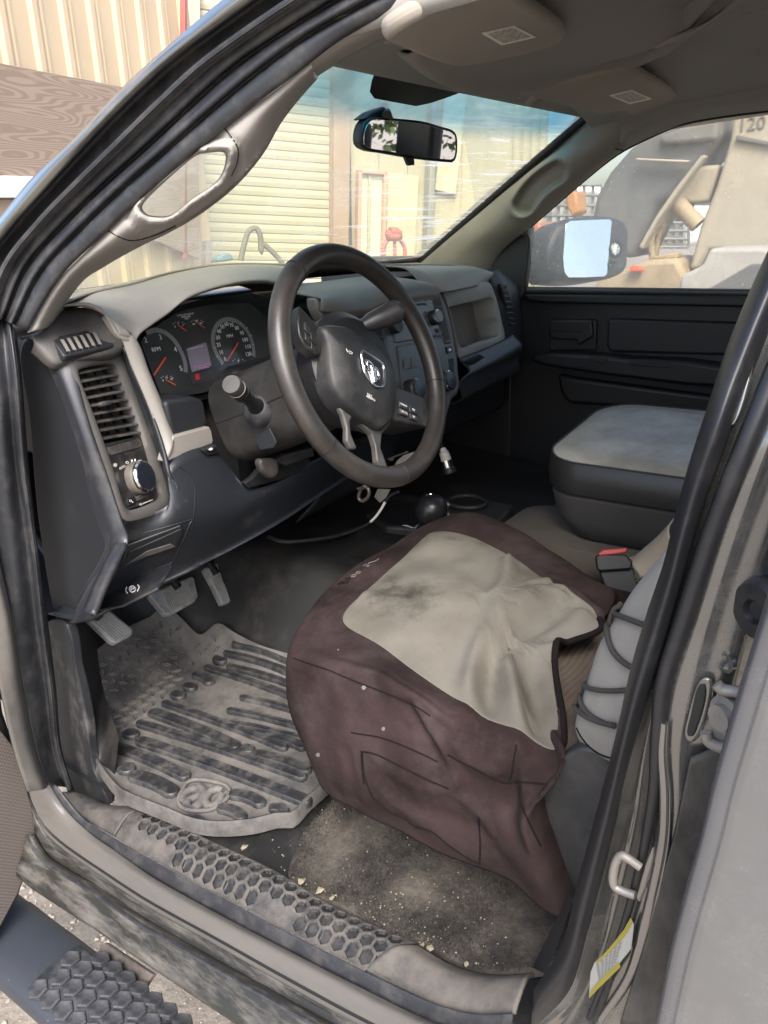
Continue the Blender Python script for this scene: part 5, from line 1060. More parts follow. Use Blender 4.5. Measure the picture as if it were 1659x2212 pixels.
seam('pocket_top', [(585, 1462), (660, 1478), (800, 1545), (950, 1620), (1060, 1665)], cs, .0011, m_thr, skirt)
seam('pocket_side', [(585, 1462), (592, 1560), (600, 1640)], cs, .0013, m_thr, skirt); seam('pocket_side', [(645, 40), (655, 170), (680, 250), (712, 320)], c5b, .0012, m_thr, skirt)
seam('pocket_bottom', [(712, 320), (800, 390), (900, 440), (950, 480), (1050, 512), (1150, 590), (1250, 660), (1340, 708)], c5b, .0012, m_thr, skirt)
seam('pocket_side', [(1340, 708), (1345, 600), (1335, 430)], c5b, .0012, m_thr, skirt); seam('seam', [(1505, 225), (1580, 222), (1659, 226), (1740, 236)], c5b, .0012, m_thr, skirt)
seam('seam', [(1150, 60), (1330, 150), (1505, 222), (1540, 100), (1560, 0)], c5b, .0011, m_thr, skirt); seam('seam', [(1585, 240), (1590, 340), (1640, 480), (1700, 600)], c5b, .0012, m_thr, skirt)
seam('seam', [(530, 1360), (700, 1390), (900, 1470), (1000, 1520)], cs, .0010, m_thr, skirt); seam('hem', [(300, 60), (345, 180), (420, 280), (540, 352)], c5b, .0012, m_thr, skirt)
edge_ = GB[-1][6*PER-6:8*PER+10]; tube('piping', edge_[::3]+A3([0, -.002, .001]), .0048, m_thr, panel, len(edge_[::3]), 8, raw=True)
m_spot = mat('dried_paint', (.12, .11, .11), .8)
for (x, y, s) in [(600, 1115, .0050), (706, 1340, .0042), (458, 912, .0022), (350, 1480, .005)]:
    p = on(*cs(x, y), .0009)
    if p is not None:
        q = [on(*cs(x+s*2300*math.cos(a)*(.7+.5*random.random()), y+s*2600*math.sin(a)*(.7+.5*random.random())), .0008) for a in np.linspace(0, 6.28, 9)[:-1]]
        if all(k is not None for k in q): mk('paint_spot', [p]+q, [(0, i+1, (i+1) % 8+1) for i in range(8)], m_spot, skirt, False, True)
def cz(x, y): return (1250/1.8227+x/(1659/300*1.8227), 2150/1.8227+y/(1659/300*1.8227))
for lp in [[(440, 845), (520, 790), (560, 775), (500, 830), (440, 845)], [(545, 820), (600, 780), (680, 770), (640, 815), (550, 828)], [(600, 735), (650, 700), (720, 715), (640, 745)], [(740, 670), (770, 640), (850, 630), (810, 670), (740, 680)], [(840, 590), (900, 560), (945, 575), (900, 600), (845, 600)], [(1000, 440), (1060, 410), (1130, 435), (1060, 450)], [(1100, 390), (1200, 350), (1270, 330), (1340, 280)]]:
    seam('stitched_lettering', lp, cz, .0009, m_spot if lp[0][0] > 700 else m_thr, skirt, 24, .0008)
# --- the seat underneath: ribbed cushion, plastic side shield, backrest
m_cord = mat('corduroy_cloth', (.085, .066, .049), .95, var=.2, vs_=20, grain=.6)
xs = np.linspace(-.61, -.10, 60); ys = np.linspace(.02, .74, 360); Gc = np.empty((len(ys), len(xs), 3))
for i, y in enumerate(ys):
    for j, x in enumerate(xs):
        e = min(x+.61, -.10-x, .74-y)/.06; d_ = min(1, max(0, e)); z = .318*(1-(1-d_)**3*.25)-.03*max(0, (y-.5))
        z += .0016*math.sin(2*math.pi*(y*110+2.2*x+.35*math.sin(40*x))) if d_ > .05 else 0
        if i == 0 or j in (0, len(xs)-1) or i == len(ys)-1: z = .12
        Gc[i, j] = (x, y, z)
seat = mk('driver_seat', Gc.reshape(-1, 3), grid_faces(*Gc.shape[:2]), m_cord, truck, True, True)
sh_o = [at(*c6b(x, y), X=-.635) for x, y in [(380, 60), (480, 20), (640, 100), (640, 500), (560, 900), (430, 960), (330, 800), (240, 600), (200, 400), (225, 220)]]
plate('seat_side_shield', sh_o, .03, mat('shield_plastic', (.020, .021, .023), .5, dust=(.14, .125, .11), dscale=5, dlo=.5, dhi=.8, damt=.4), seat, .01, None, 60)
box('seat_base', (-.36, .42, .10), (.42, .52, .18), m_dark2, seat, bev=.02)
# backrest in a pale cloth cover
bcov_e = [(1000, 300), (900, 400), (780, 550), (700, 680), (640, 770), (580, 880), (540, 1000), (505, 1120), (460, 1250), (432, 1380)]
ra = [at(*c3b(x, y), X=-.60) for x, y in bcov_e]
rb = [at(*c3b(x+70, y+25), X=-.635) for x, y in bcov_e]; rc_ = [at(*c3b(x+260, y+60), X=-.655) for x, y in bcov_e]
r0_ = [p+A3([.10, .0, .0]) for p in ra]
m_pale = mat('pale_canvas', (.215, .202, .18), .95, var=.10, vs_=8, dust=(.15, .132, .11), dscale=5, dlo=.5, dhi=.8, damt=.45, grain=.7, gscale=900)
bk = empty('backrest_cover', tuple(ra[-1])); tag(bk, 'pale canvas cover laced over the driver seat backrest with black cord', 'seat cover')
hemA = at(*c3b(445, 1440), X=-.60); rowsb = [r0_, ra, rb, rc_]
def add_h(row, pts): return row+pts
rowsb[0] = r0_+[hemA+A3([.10, 0, 0])]; rowsb[1] = ra+[hemA]; rowsb[2] = rb+[at(*c3b(560, 1560), X=-.635)]; rowsb[3] = rc_+[at(*c3b(760, 1690), X=-.655)]
bc = loft('canvas', rowsb, m_pale, bk, 50, 8, solid=.004)
bvb = surf([bc])
def seamb(name, pts, r, m, par, lift, n=50):
    q = crom([np.array(c3b(x, y)) for x, y in pts], n); P = []
    for u, v in q:
        p = on(u, v, lift, bvb)
        P.append(p if p is not None else at(u, v, X=-.605))
    return tube(name, P, r, m, par, n, 8, raw=True)
m_cd = mat('black_cord', (.03, .027, .024), .8, grain=.6, gscale=900)
seamb('cord', [(735, 622), (685, 640), (655, 700), (648, 780), (680, 900), (740, 970), (800, 1010), (860, 1040)], .0033, m_cd, bk, .004)
seamb('cord', [(680, 680), (720, 690), (800, 715), (880, 742), (940, 760)], .0031, m_cd, bk, .004)
seamb('cord', [(486, 1105), (505, 1135), (560, 1155), (650, 1162), (760, 1158), (840, 1150)], .0031, m_cd, bk, .004)
seamb('cord', [(492, 1125), (475, 1190), (490, 1260), (550, 1325), (630, 1365), (720, 1395), (800, 1410)], .0031, m_cd, bk, .004)
seamb('cord', [(455, 1230), (455, 1275), (510, 1320), (600, 1355), (720, 1380), (800, 1390)], .0031, m_cd, bk, .006)
seamb('hem_stitch', [(440, 1405), (470, 1460), (530, 1530), (600, 1575), (680, 1600)], .0012, m_thr, bk, .0005)
# hidden bulk of the backrest
mk('backrest', [A3(p) for p in [(-.58, .22, .33), (-.14, .22, .33), (-.14, .02, 1.02), (-.58, .02, 1.02), (-.60, .04, .33), (-.12, .04, .33), (-.14, -.12, 1.02), (-.58, -.12, 1.02)]], [(0, 1, 2, 3), (7, 6, 5, 4), (0, 4, 5, 1), (1, 5, 6, 2), (2, 6, 7, 3), (3, 7, 4, 0)], m_cord, seat, True, False, 40, 0, .05)
# fringed cloth hanging between the seats
fc = [(1060, 60), (960, 170), (870, 250), (800, 310)]; fb = [(1040, 230), (980, 330), (900, 420), (845, 440)]
cl_a = [at(*c3b(x, y), X=-.30) for x, y in fc]; cl_b = [at(*c3b(x, y), X=-.36) for x, y in fb]
cl_e = [at(*c3b(x, y), X=-.22) for x, y in [(1120, -40), (1040, 60), (950, 150)]]
tw = empty('fringed_cloth', tuple(cl_b[-1])); tag(tw, 'tan cloth with a frayed edge hanging beside the red seat belt buckle', 'cloth')
m_tan = mat('tan_cloth', (.15, .125, .093), .95, var=.12, grain=.7, gscale=900)
loft('cloth', [cl_a, [a*.5+b*.5+A3([-.01, .004, .006]) for a, b in zip(cl_a, cl_b)], cl_b], m_tan, tw, 24, 5, solid=.002)
for k in range(16):
    t = k/15; p = cl_a[-1]*(1-t)+cl_b[-1]*t; e = at(*c3b(796+35*t+random.uniform(-14, 12), 300+150*t+random.uniform(10, 30)), X=-.33)
    tube('fringe', [p, (p+e)/2+A3([0, 0, -.003]), e], .0011, m_tan, tw, 6, 5)
# seat belt buckle
def cbk(x, y): return c3b(690+(x-690)*1.22, 400+(y-400)*1.22)
bu = empty('seat_belt_buckle', tuple(at(*c3b(700, 560), X=-.14))); tag(bu, 'black seat belt buckle with a red release button beside the driver seat', 'buckle')
nb = norm((-.75, -.30, .35))
p0 = at(*c3b(660, 360), X=-.165)
plate('buckle_housing', [atpl(*cbk(x, y), p0, nb) for x, y in [(582, 328), (600, 316), (742, 316), (776, 356), (770, 392), (604, 404), (590, 390)]], .035, m_black, bu, .005, nb)
plate('buckle_stalk', [atpl(*cbk(x, y), p0-nb*.012, nb) for x, y in [(600, 400), (780, 385), (830, 560), (660, 575)]], .02, m_black, bu, .004, nb)
plate('release_button', [atpl(*cbk(x, y), p0+nb*.001, nb) for x, y in [(590, 312), (622, 290), (752, 279), (744, 306), (690, 316), (606, 324)]], .012, mat('buckle_red', (.26, .018, .018), .5, dust=(.2, .1, .09), dscale=30, dlo=.5, dhi=.8, damt=.5), bu, .003, nb)
# --- centre seat folded as a console, its cushion, and the passenger seat
def rrect(x0, x1, y0, y1, r, z, n=8):
    out = []
    for cx, cy, a0 in [(x1-r, y1-r, 0), (x0+r, y1-r, 90), (x0+r, y0+r, 180), (x1-r, y0+r, 270)]:
        for k in range(n+1): a = R_(a0+90*k/n); out.append((cx+r*math.cos(a), cy+r*math.sin(a), z))
    return np.array(out)
def stack(name, secs, m, par, cap=True, tilt=0):
    Gs = np.array([rrect(*s) for s in secs]); k = Gs.shape[1]
    if tilt: Gs[:, :, 2] += np.maximum(0, Gs[:, :, 0]-X0)*tilt
    F = grid_faces(len(secs), k, True)
    if cap: F.append(tuple((len(secs)-1)*k+j for j in range(k)))
    return mk(name, Gs.reshape(-1, 3), F, m, par, True, True, 45)
m_lea = mat('console_glare_vinyl', (.26, .243, .20), .36, spec=.8, var=.3, vs_=14, dust=(.13, .12, .10), dscale=12, dlo=.45, dhi=.8, damt=.4, lump=.25, lscale=70)  # pale base colour stands in for glare on the black lid top
X0, X1, Y0, Y1 = -.072, .30, -.02, .605
con = stack('center_console', [(X0+.07, X1-.05, Y0, Y1-.10, .05, .335), (X0+.03, X1-.02, Y0, Y1-.05, .06, .36), (X0+.012, X1-.01, Y0, Y1-.022, .07, .40), (X0+.006, X1-.006, Y0, Y1-.010, .075, .445), (X0+.012, X1-.012, Y0, Y1-.016, .075, .452)], mat('console_cloth', (.026, .024, .022), .9, var=.15, grain=.6), truck)
stack('console_lid', [(X0+.012, X1-.012, Y0, Y1-.014, .08, .448), (X0, X1, Y0, Y1-.002, .085, .456), (X0-.003, X1+.003, Y0, Y1, .085, .48), (X0, X1, Y0, Y1-.002, .085, .508), (X0+.006, X1-.006, Y0, Y1-.008, .08, .516)], mat('console_lid_side', (.012, .0118, .0115), .42, grain=.5, gscale=300), con, False, .10)
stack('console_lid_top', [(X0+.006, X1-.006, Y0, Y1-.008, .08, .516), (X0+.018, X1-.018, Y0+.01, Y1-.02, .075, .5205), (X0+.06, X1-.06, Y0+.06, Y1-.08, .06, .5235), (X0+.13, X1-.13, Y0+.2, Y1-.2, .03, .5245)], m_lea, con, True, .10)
st_ = rrect(X0+.004, X1-.004, Y0+.005, Y1-.006, .08, .5165); st_[:, 2] += np.maximum(0, st_[:, 0]-X0)*.10
tube('lid_stitching', st_, .0016, m_cd, con, len(st_), 6, True, True)
m_cush = mat('bench_cloth', (.048, .041, .032), .95, var=.2, vs_=8, dust=(.075, .063, .048), dscale=6, dlo=.5, dhi=.8, damt=.5, grain=.7)
def cushion(name, x0, x1, y1, z, par=truck): return stack(name, [(x0, x1, 0, y1-.01, .04, .16), (x0, x1, 0, y1, .05, .28), (x0+.004, x1-.004, 0, y1-.008, .05, z-.035), (x0+.018, x1-.018, 0, y1-.03, .06, z-.008), (x0+.05, x1-.05, .02, y1-.08, .05, z), (x0+.09, x1-.09, .1, y1-.2, .02, z+.002)], m_cush, par)
cushion('center_cushion', -.085, .16, .73, .352); cushion('passenger_cushion', .17, .66, .70, .34)
# ================================================================ pillars trim, windscreen, roof lining, mirrors, far door
def c1(x, y): return (x/2.749, y/2.749)
def c2(x, y): return (603.5+x/2.749, y/2.749)
def c3(x, y): return (1097.3+x/2.953, y/2.953)
def cm(x, y): return (1141.2+x/3.2032, 208.5+y/3.2032)
# --- driver side pillar trim with the grab handle opening
from mathutils.geometry import delaunay_2d_cdt
D_c = crom([(672, 136), (603, 189), (540, 234), (484, 276), (429, 324), (370, 375), (309, 426), (233, 498), (180, 549), (127, 603), (85, 665), (58, 720)], 70)
W_c = crom([(109, 706), (138, 654), (156, 628), (182, 598), (218, 575), (255, 553), (309, 524), (364, 498), (436, 455), (509, 396), (567, 327), (603, 264), (640, 215), (683, 166)], 70)
H_c = crom([(489, 327), (491, 349), (476, 386), (447, 410), (418, 429), (390, 452), (364, 469), (338, 471), (313, 466), (302, 451), (310, 436), (327, 418), (386, 364), (412, 342), (429, 331), (458, 326)], 72, True)
def pdist(p, C): return math.sqrt(((C-np.asarray(p))**2).sum(1).min())
def trim_off(p):
    a, b = pdist(p, D_c), pdist(p, W_c); t = a/(a+b+1e-6); h = pdist(p, H_c)
    k = math.exp(-(h/15.0)**2); g_ = .0035*math.exp(-((h-30)/4.0)**2)
    return .008*(1-t)+.070*t-.020*math.sin(math.pi*t)-.010*k*(1 if h > 4 else h/4)+g_
def inpl(p, Q): return inpoly(p, Q)
out2 = np.vstack([D_c, W_c]); ptsl = [Vector(p) for p in out2]+[Vector(p) for p in H_c]; nO, nH = len(out2), len(H_c)
gx0, gy0 = out2.min(0); gx1, gy1 = out2.max(0)
for yy in np.arange(gy0, gy1, 7.0):
    for xx in np.arange(gx0, gx1, 7.0):
        q = (xx, yy)
        if inpl(q, out2) and not inpl(q, H_c) and pdist(q, out2) > 4 and pdist(q, H_c) > 4: ptsl.append(Vector(q))
edg = [(i, (i+1) % nO) for i in range(nO)]+[(nO+i, nO+(i+1) % nH) for i in range(nH)]
rv_, re_, rf_ = delaunay_2d_cdt(ptsl, edg, [], 0, 1e-4)[:3]
rf_ = [f for f in rf_ if inpl(np.mean([rv_[i] for i in f], 0), out2) and not inpl(np.mean([rv_[i] for i in f], 0), H_c)]
V = [atg(p[0], p[1], trim_off((p[0], p[1]))) for p in rv_]
ptrim = mk('pillar_trim', V, rf_, m_trim, truck, True, True)
hr = [atg(p[0], p[1], trim_off(p)) for p in H_c]; hcn = np.mean(H_c, 0)
hr2 = [atg(*(hcn+(p-hcn)*.985), trim_off(p)+.004) for p in H_c]; hr3 = [atg(*(hcn+(p-hcn)*.95), trim_off(p)+.045) for p in H_c]
G8 = np.array([hr, hr2, hr3]); mk('handle_opening', G8.reshape(-1, 3), grid_faces(3, nH, True), m_trim, ptrim, True, True)
loft('trim_return', [[atg(p[0], p[1], .070) for p in W_c], [atg(p[0]+3, p[1]+4, .10) for p in W_c]], m_trim, ptrim, 60, 2)
for ln_ in ([(484, 276), (497, 292), (514, 322), (512, 352), (500, 380)], [(233, 498), (262, 514), (285, 520), (330, 510), (380, 488)]):
    tube('moulding_line', [atg(u, v, trim_off((u, v))-.0004) for u, v in crom(ln_, 14)], .0009, m_black, ptrim, 14, 5, raw=True)
# cloth-wrapped strip above it, along the roof rail
up_a = [(665, 140), (749, 78), (836, 33), (912, 0), (1000, -38), (1105, -75)]; up_b = [(683, 167), (760, 118), (836, 80), (905, 46), (1010, 6), (1130, -30)]
loft('roof_rail_trim', [G(up_a, .006), [a*.5+b*.5+A3([-.012, 0, -.006]) for a, b in zip(G(up_a, .01), G(up_b, .06))], G(up_b, .07)], m_head, truck, 30, 5, solid=.003)
tube('trim_joint', G([(665, 140), (672, 148), (683, 167)], .03), .002, m_trim, truck, 10, 6)
# --- windscreen
def ws(s, t):
    """s -1..1 across, t 0 foot .. 1 top"""
    xb, xt = .70*s, .60*s
    y = (1.475-.125*s*s)*(1-t)+(.865-.075*s*s)*t+.05*(1-s*s)*math.sin(math.pi*t); z = .832*(1-t)+(1.196-.018*s*s)*t+.006*(1-s*s)*math.sin(math.pi*t)
    return A3([xb*(1-t)+xt*t, y, z])
Gw = np.array([[ws(s, t) for s in np.linspace(-1.02, 1.02, 40)] for t in np.linspace(-.02, 1.12, 24)])
m = bpy.data.materials.new('windscreen_glass'); m.use_nodes = True; nt = m.node_tree; N = nt.nodes; L = nt.links; N.remove(N['Principled BSDF'])
tc = N.new('ShaderNodeTexCoord'); sx = N.new('ShaderNodeSeparateXYZ'); L.new(tc.outputs['Object'], sx.inputs[0])
n0 = N.new('ShaderNodeTexNoise'); n0.inputs['Scale'].default_value = 2.0; L.new(tc.outputs['Object'], n0.inputs['Vector'])
rz = N.new('ShaderNodeMapRange'); rz.interpolation_type = 'SMOOTHSTEP'; rz.inputs[1].default_value = 1.114; rz.inputs[2].default_value = 1.158; L.new(sx.outputs[2], rz.inputs[0])
mxc = N.new('ShaderNodeMix'); mxc.data_type = 'RGBA'; mxc.inputs[6].default_value = (.84, .86, .66, 1); mxc.inputs[7].default_value = (.012, .24, .36, 1); L.new(rz.outputs[0], mxc.inputs[0])
tr_ = N.new('ShaderNodeBsdfTransparent'); L.new(mxc.outputs[2], tr_.inputs[0])
gls = N.new('ShaderNodeBsdfGlossy'); gls.inputs['Roughness'].default_value = .03; fr = facing(N, L)
m1 = N.new('ShaderNodeMixShader'); L.new(fr.outputs[0], m1.inputs[0]); L.new(tr_.outputs[0], m1.inputs[1]); L.new(gls.outputs[0], m1.inputs[2])
# wiper scratches and dried dirt: streaked noise, denser on the passenger side
mpn = N.new('ShaderNodeMapping'); mpn.inputs['Rotation'].default_value = (0, R_(42), 0); mpn.inputs['Scale'].default_value = (6, 6, 120); L.new(tc.outputs['Object'], mpn.inputs[0])
n1 = N.new('ShaderNodeTexNoise'); n1.inputs['Scale'].default_value = 1.0; n1.inputs['Detail'].default_value = 6; n1.inputs['Roughness'].default_value = .6; L.new(mpn.outputs[0], n1.inputs['Vector'])
r1_ = N.new('ShaderNodeMapRange'); r1_.inputs[1].default_value = .52; r1_.inputs[2].default_value = .70; L.new(n1.outputs[0], r1_.inputs[0])
rxm = N.new('ShaderNodeMapRange'); rxm.interpolation_type = 'SMOOTHSTEP'; rxm.inputs[1].default_value = .02; rxm.inputs[2].default_value = .42; rxm.inputs[3].default_value = .06; rxm.inputs[4].default_value = .8; L.new(sx.outputs[0], rxm.inputs[0])
mu0 = N.new('ShaderNodeMath'); mu0.operation = 'MULTIPLY'; L.new(r1_.outputs[0], mu0.inputs[0]); L.new(rxm.outputs[0], mu0.inputs[1])
bz_n = N.new('ShaderNodeMapRange'); bz_n.inputs[3].default_value = 1.0; bz_n.inputs[4].default_value = .15; L.new(rz.outputs[0], bz_n.inputs[0]); mu = N.new('ShaderNodeMath'); mu.operation = 'MULTIPLY'; L.new(mu0.outputs[0], mu.inputs[0]); L.new(bz_n.outputs[0], mu.inputs[1])
n2 = N.new('ShaderNodeTexNoise'); n2.inputs['Scale'].default_value = 7; n2.inputs['Detail'].default_value = 6; L.new(tc.outputs['Object'], n2.inputs['Vector'])
r2_ = N.new('ShaderNodeMapRange'); r2_.inputs[1].default_value = .35; r2_.inputs[2].default_value = .8; r2_.inputs[3].default_value = .14; r2_.inputs[4].default_value = .30; L.new(n2.outputs[0], r2_.inputs[0])
ad = N.new('ShaderNodeMath'); ad.operation = 'ADD'; ad.use_clamp = True; L.new(mu.outputs[0], ad.inputs[0]); L.new(r2_.outputs[0], ad.inputs[1])
tl_ = N.new('ShaderNodeBsdfTranslucent'); tl_.inputs[0].default_value = (.86, .84, .76, 1); df = N.new('ShaderNodeBsdfDiffuse'); df.inputs[0].default_value = (.6, .57, .5, 1); mdt = N.new('ShaderNodeMixShader'); mdt.inputs[0].default_value = .35; L.new(tl_.outputs[0], mdt.inputs[1]); L.new(df.outputs[0], mdt.inputs[2])
m2 = N.new('ShaderNodeMixShader'); L.new(ad.outputs[0], m2.inputs[0]); L.new(m1.outputs[0], m2.inputs[1]); L.new(mdt.outputs[0], m2.inputs[2])
L.new(m2.outputs[0], N['Material Output'].inputs['Surface'])
wsg = mk('windscreen', Gw.reshape(-1, 3), grid_faces(*Gw.shape[:2]), m, truck, True, True)
bvw = surf([wsg])
# black border bonded round the glass, dark patch behind the mirror
def wrow(t0, s0, t1, s1, n=30): return [ws(s0+(s1-s0)*q, t0+(t1-t0)*q)+A3([0, -.004, -.003]) for q in np.linspace(0, 1, n)]
tube('windscreen_border', wrow(-.02, .985, 1.02, .985), .011, m_black, truck, 30, 8, raw=True); tube('windscreen_border', wrow(-.02, -.985, 1.02, -.985), .011, m_black, truck, 30, 8, raw=True)
tube('windscreen_border', wrow(.0, -1, .0, 1), .012, m_black, truck, 30, 8, raw=True)
fp = [on(*c2(x, y), .003, bvw) for x, y in [(548, 270), (582, 330), (580, 385), (545, 480), (535, 540), (560, 575), (690, 600), (810, 622), (900, 602), (990, 572), (1075, 540), (1000, 440), (830, 330), (700, 280)]]
fp = [p for p in fp if p is not None]
mk('mirror_dark_patch', fp, [tuple(range(len(fp)))], mat('glass_patch_black', (.01, .012, .012), .6), wsg, False, True, None, .002)
# --- roof lining
Lh = lambda p: A3(p)
bump_px = [(880, 120, -.30), (905, 145, -.27), (938, 171, -.22), (985, 191, -.14), (1033, 201, -.06), (1113, 200, .04), (1207, 186, .12), (1300, 165, .18), (1361, 150, .20), (1419, 128, .19), (1453, 102, .16), (1486, 51, .10), (1520, 12, .04), (1580, -60, -.06)]
B0 = [at(u, v, X=x) for u, v, x in bump_px]
B1 = [p+A3([-.03 if i > 6 else 0, -.05, .022]) for i, p in enumerate(B0)]
B2 = [A3([p[0]-(.10 if i > 6 else .0), p[1]-.22, max(p[2]+.045, 1.225)]) for i, p in enumerate(B0)]
Bu = [p+A3([.01 if i > 6 else 0, .05, .03]) for i, p in enumerate(B0)]
B3 = [p+A3([-.03, -.09, .07]) for p in B2]
loft('overhead_bulge', [Bu, B0, B1, B2, B3], m_head, truck, 60, 6, solid=.004)
# lining: left part over the driver, right part over the passenger, long sheet to the back
lin_rows = []
for y in np.linspace(.78, -1.35, 16):
    lin_rows.append([A3([x, y, 1.262-.115*(x/.66)**2-.05*max(0, y-.3)-.02*max(0, -y-.6)]) for x in np.linspace(-.64, .66, 18)])
Gl = np.array(lin_rows); mk('headliner', Gl.reshape(-1, 3), grid_faces(*Gl.shape[:2]), m_head, truck, True, False, None, .02)
# cover between lining and windscreen head
hdr = [[ws(s, 1.0)+A3([0, -.004, -.012]) for s in np.linspace(-1, 1, 30)], [ws(s, 1.0)+A3([0, -.06, -.004]) for s in np.linspace(-1, 1, 30)], [A3([.62*s, .62, 1.216-.07*s*s]) for s in np.linspace(-1, 1, 30)]]
loft('windscreen_header', hdr, m_head, truck, 40, 4, solid=.004)
# sun visors
def visor(name, px, p0, n, th, lab, labpx, parent=truck):
    p0 = p0+n*.012; v = plate(name, [atpl(u, w, p0, n) for u, w in px], th, m_visor, parent, .008, n, 90)
    s = plate('visor_sticker', [atpl(u, w, p0+n*.0015, n) for u, w in labpx], .0012, mat(name+'_sticker', (.80, .77, .68), .6, var=.1), v, 0, n)
    c = np.mean(labpx, 0); ins = [tuple(c+(np.array(q)-c)*.80) for q in labpx]
    plate('sticker_print', [atpl(u, w, p0+n*.0022, n) for u, w in ins], .0005, mat(name+'_print', (.42, .39, .33), .7, var=.5, vs_=160), s, 0, n)
    return v
nV = norm((.0, -.52, -.85))
v1 = visor('sun_visor', [(833, 86), (880, 52), (960, 14), (1050, -25), (1110, -12), (1150, 18), (1200, 50), (1222, 68), (1222, 82), (1204, 98), (1150, 116), (1080, 132), (1000, 146), (950, 140), (890, 118), (842, 98)], at(990, 145, X=-.30), norm((.14, -.31, -.94)), .02, '', [(1041, 73), (1111, 57), (1158, 81), (1084, 98)])
v1['label'] = 'driver sun visor with a warning sticker folded up under the roof'
v2 = visor('sun_visor', [(1100, 196), (1200, 184), (1300, 163), (1361, 150), (1375, 156), (1430, 187), (1484, 218), (1487, 227), (1468, 239), (1415, 248), (1368, 252), (1346, 243), (1327, 242), (1307, 249), (1273, 243), (1190, 222)], at(1368, 252, X=.58), norm((-.05, -.25, -.96)), .02, '', [(1316, 207), (1365, 195), (1408, 214), (1360, 225)])
lathe('visor_clip', at(*c2(1068, 398), Y=.73), nV, [(.03, -.004), (.03, .004), (.022, .009), (.012, .007), (.001, .006)], m_visor, v1, 26, None, .6); lathe('visor_clip', at(*c2(1540, 565), Y=.76), nV, [(.03, -.004), (.03, .004), (.022, .009), (.012, .006), (.001, .005)], m_visor, v2, 26, None, .6)
tube('visor_pivot', [at(*c2(x, y), Y=.70) for x, y in [(635, 232), (660, 205), (700, 200), (715, 225)]], .007, m_trim, v1, 14, 8)
# --- rear-view mirror
nM = norm((-.29, -.95, -.10)); PMr = A3([0, .913, 1.10])
fo = [(482, 800), (500, 735), (540, 700), (640, 700), (760, 708), (870, 722), (960, 748), (1040, 775), (1060, 805), (1060, 925), (1042, 962), (1000, 962), (800, 940), (640, 912), (520, 890), (486, 860)]
gi = [(503, 805), (520, 745), (552, 712), (640, 713), (760, 722), (865, 737), (955, 764), (1028, 788), (1043, 808), (1043, 920), (1030, 946), (1000, 948), (800, 926), (640, 898), (530, 878), (504, 858)]
rm = empty('rear_view_mirror', tuple(PMr)); 
rmb = plate('rear_view_mirror', pl(fo, PMr, nM, c2), .028, m_dark2, truck, .006, nM, 70); bpy.data.objects.remove(rm)
m_mir = bpy.data.materials.new('mirror_glass'); m_mir.use_nodes = True; b = m_mir.node_tree.nodes['Principled BSDF']; b.inputs['Base Color'].default_value = (.80, .82, .83, 1); b.inputs['Metallic'].default_value = 1; b.inputs['Roughness'].default_value = .015
plate('mirror_glass', pl(gi, PMr+nM*.0015, nM, c2), .002, m_mir, rmb, .0006, nM, 70)
plate('mirror_tab', pl([(748, 930), (802, 938), (806, 980), (770, 984)], PMr+nM*.0, nM, c2), .01, m_dark2, rmb, .002, nM)
plate('mirror_mount', [at(*c2(x, y), Y=.945) for x, y in [(503, 706), (560, 662), (615, 632), (634, 636), (632, 660), (690, 700), (660, 712)]], .03, m_dark2, rmb, .004)
tube('mirror_stem', [at(*c2(640, 690), Y=.93), at(*c2(625, 640), Y=1.02)], .010, m_dark2, rmb, 8, 10)
# --- passenger side pillar, sail panel, window and door
def gR(z): return .745-max(0.0, z-.78)*.34
def atr(u, v, off=0.0): return hit(u, v, lambda p: p[0]-gR(p[2])-off, .5, 9)
we = [(891, 570), (930, 538), (967, 509), (1020, 462), (1076, 411), (1140, 362), (1207, 313), (1249, 272), (1268, 250), (1272, 236)]
wn = [(1060, 582), (1085, 540), (1146, 488), (1209, 433), (1260, 389), (1314, 345), (1348, 322), (1402, 295), (1466, 268), (1551, 251), (1659, 237), (1760, 226)]
pa = [at(u, v, X=.685-.105*i/9) for i, (u, v) in enumerate(we)]
pb_ = [atr(u, v, -.012) for u, v in wn[:9]]
def bowed(t, lift): return [a*(1-t)+b*t+A3([-lift, -lift*.4, 0]) for a, b in zip(crom(pa, 30), crom(pb_, 30))]
hc = [at(*c3(x, y), X=.64) for x, y in [(70, 1330), (150, 1210), (300, 1095)]]
def recess(Gq):
    P = Gq.reshape(-1, 3); pth = crom([atr(*c3(x, y), -.055) for x, y in [(95, 1320), (150, 1230), (215, 1165), (300, 1110)]], 30)
    d_ = np.sqrt(((P[:, None]-pth[None])**2).sum(-1)).min(1); k_ = np.clip((.034-d_)/.014, 0, 1); k_ = k_*k_*(3-2*k_); P[:, 0] += .028*k_; P[:, 1] += .012*k_
    rim = np.exp(-((d_-.040)/.010)**2); P[:, 0] -= .004*rim; return P.reshape(Gq.shape)
loft('passenger_pillar_trim', [[p+A3([.004, .03, 0]) for p in crom(pa, 30)], bowed(0, 0), bowed(.2, .018), bowed(.5, .030), bowed(.8, .022), bowed(1, 0), [p+A3([.03, .01, 0]) for p in bowed(1, 0)]], mat('pillar_trim_grey', (.22, .205, .175), .62, dust=(.15, .13, .10), dscale=5, dlo=.5, dhi=.8, damt=.4, grain=.4), truck, 90, 10, disp=recess)
tube('pillar_seam', [p+A3([-.016, -.006, 0]) for p in [at(*c3(x, y), X=.625) for x, y in [(545, 740), (600, 860), (680, 950), (735, 962)]]], .0012, m_black, truck, 16, 5)
rf = [atr(u, v, -.008) for u, v in wn[6:]]
ri = [A3([p[0]-.10, p[1]-.02, p[2]+.045]) for p in rf]; ri2 = [A3([p[0]-.26, p[1]-.04, min(p[2]+.08, 1.225)]) for p in rf]
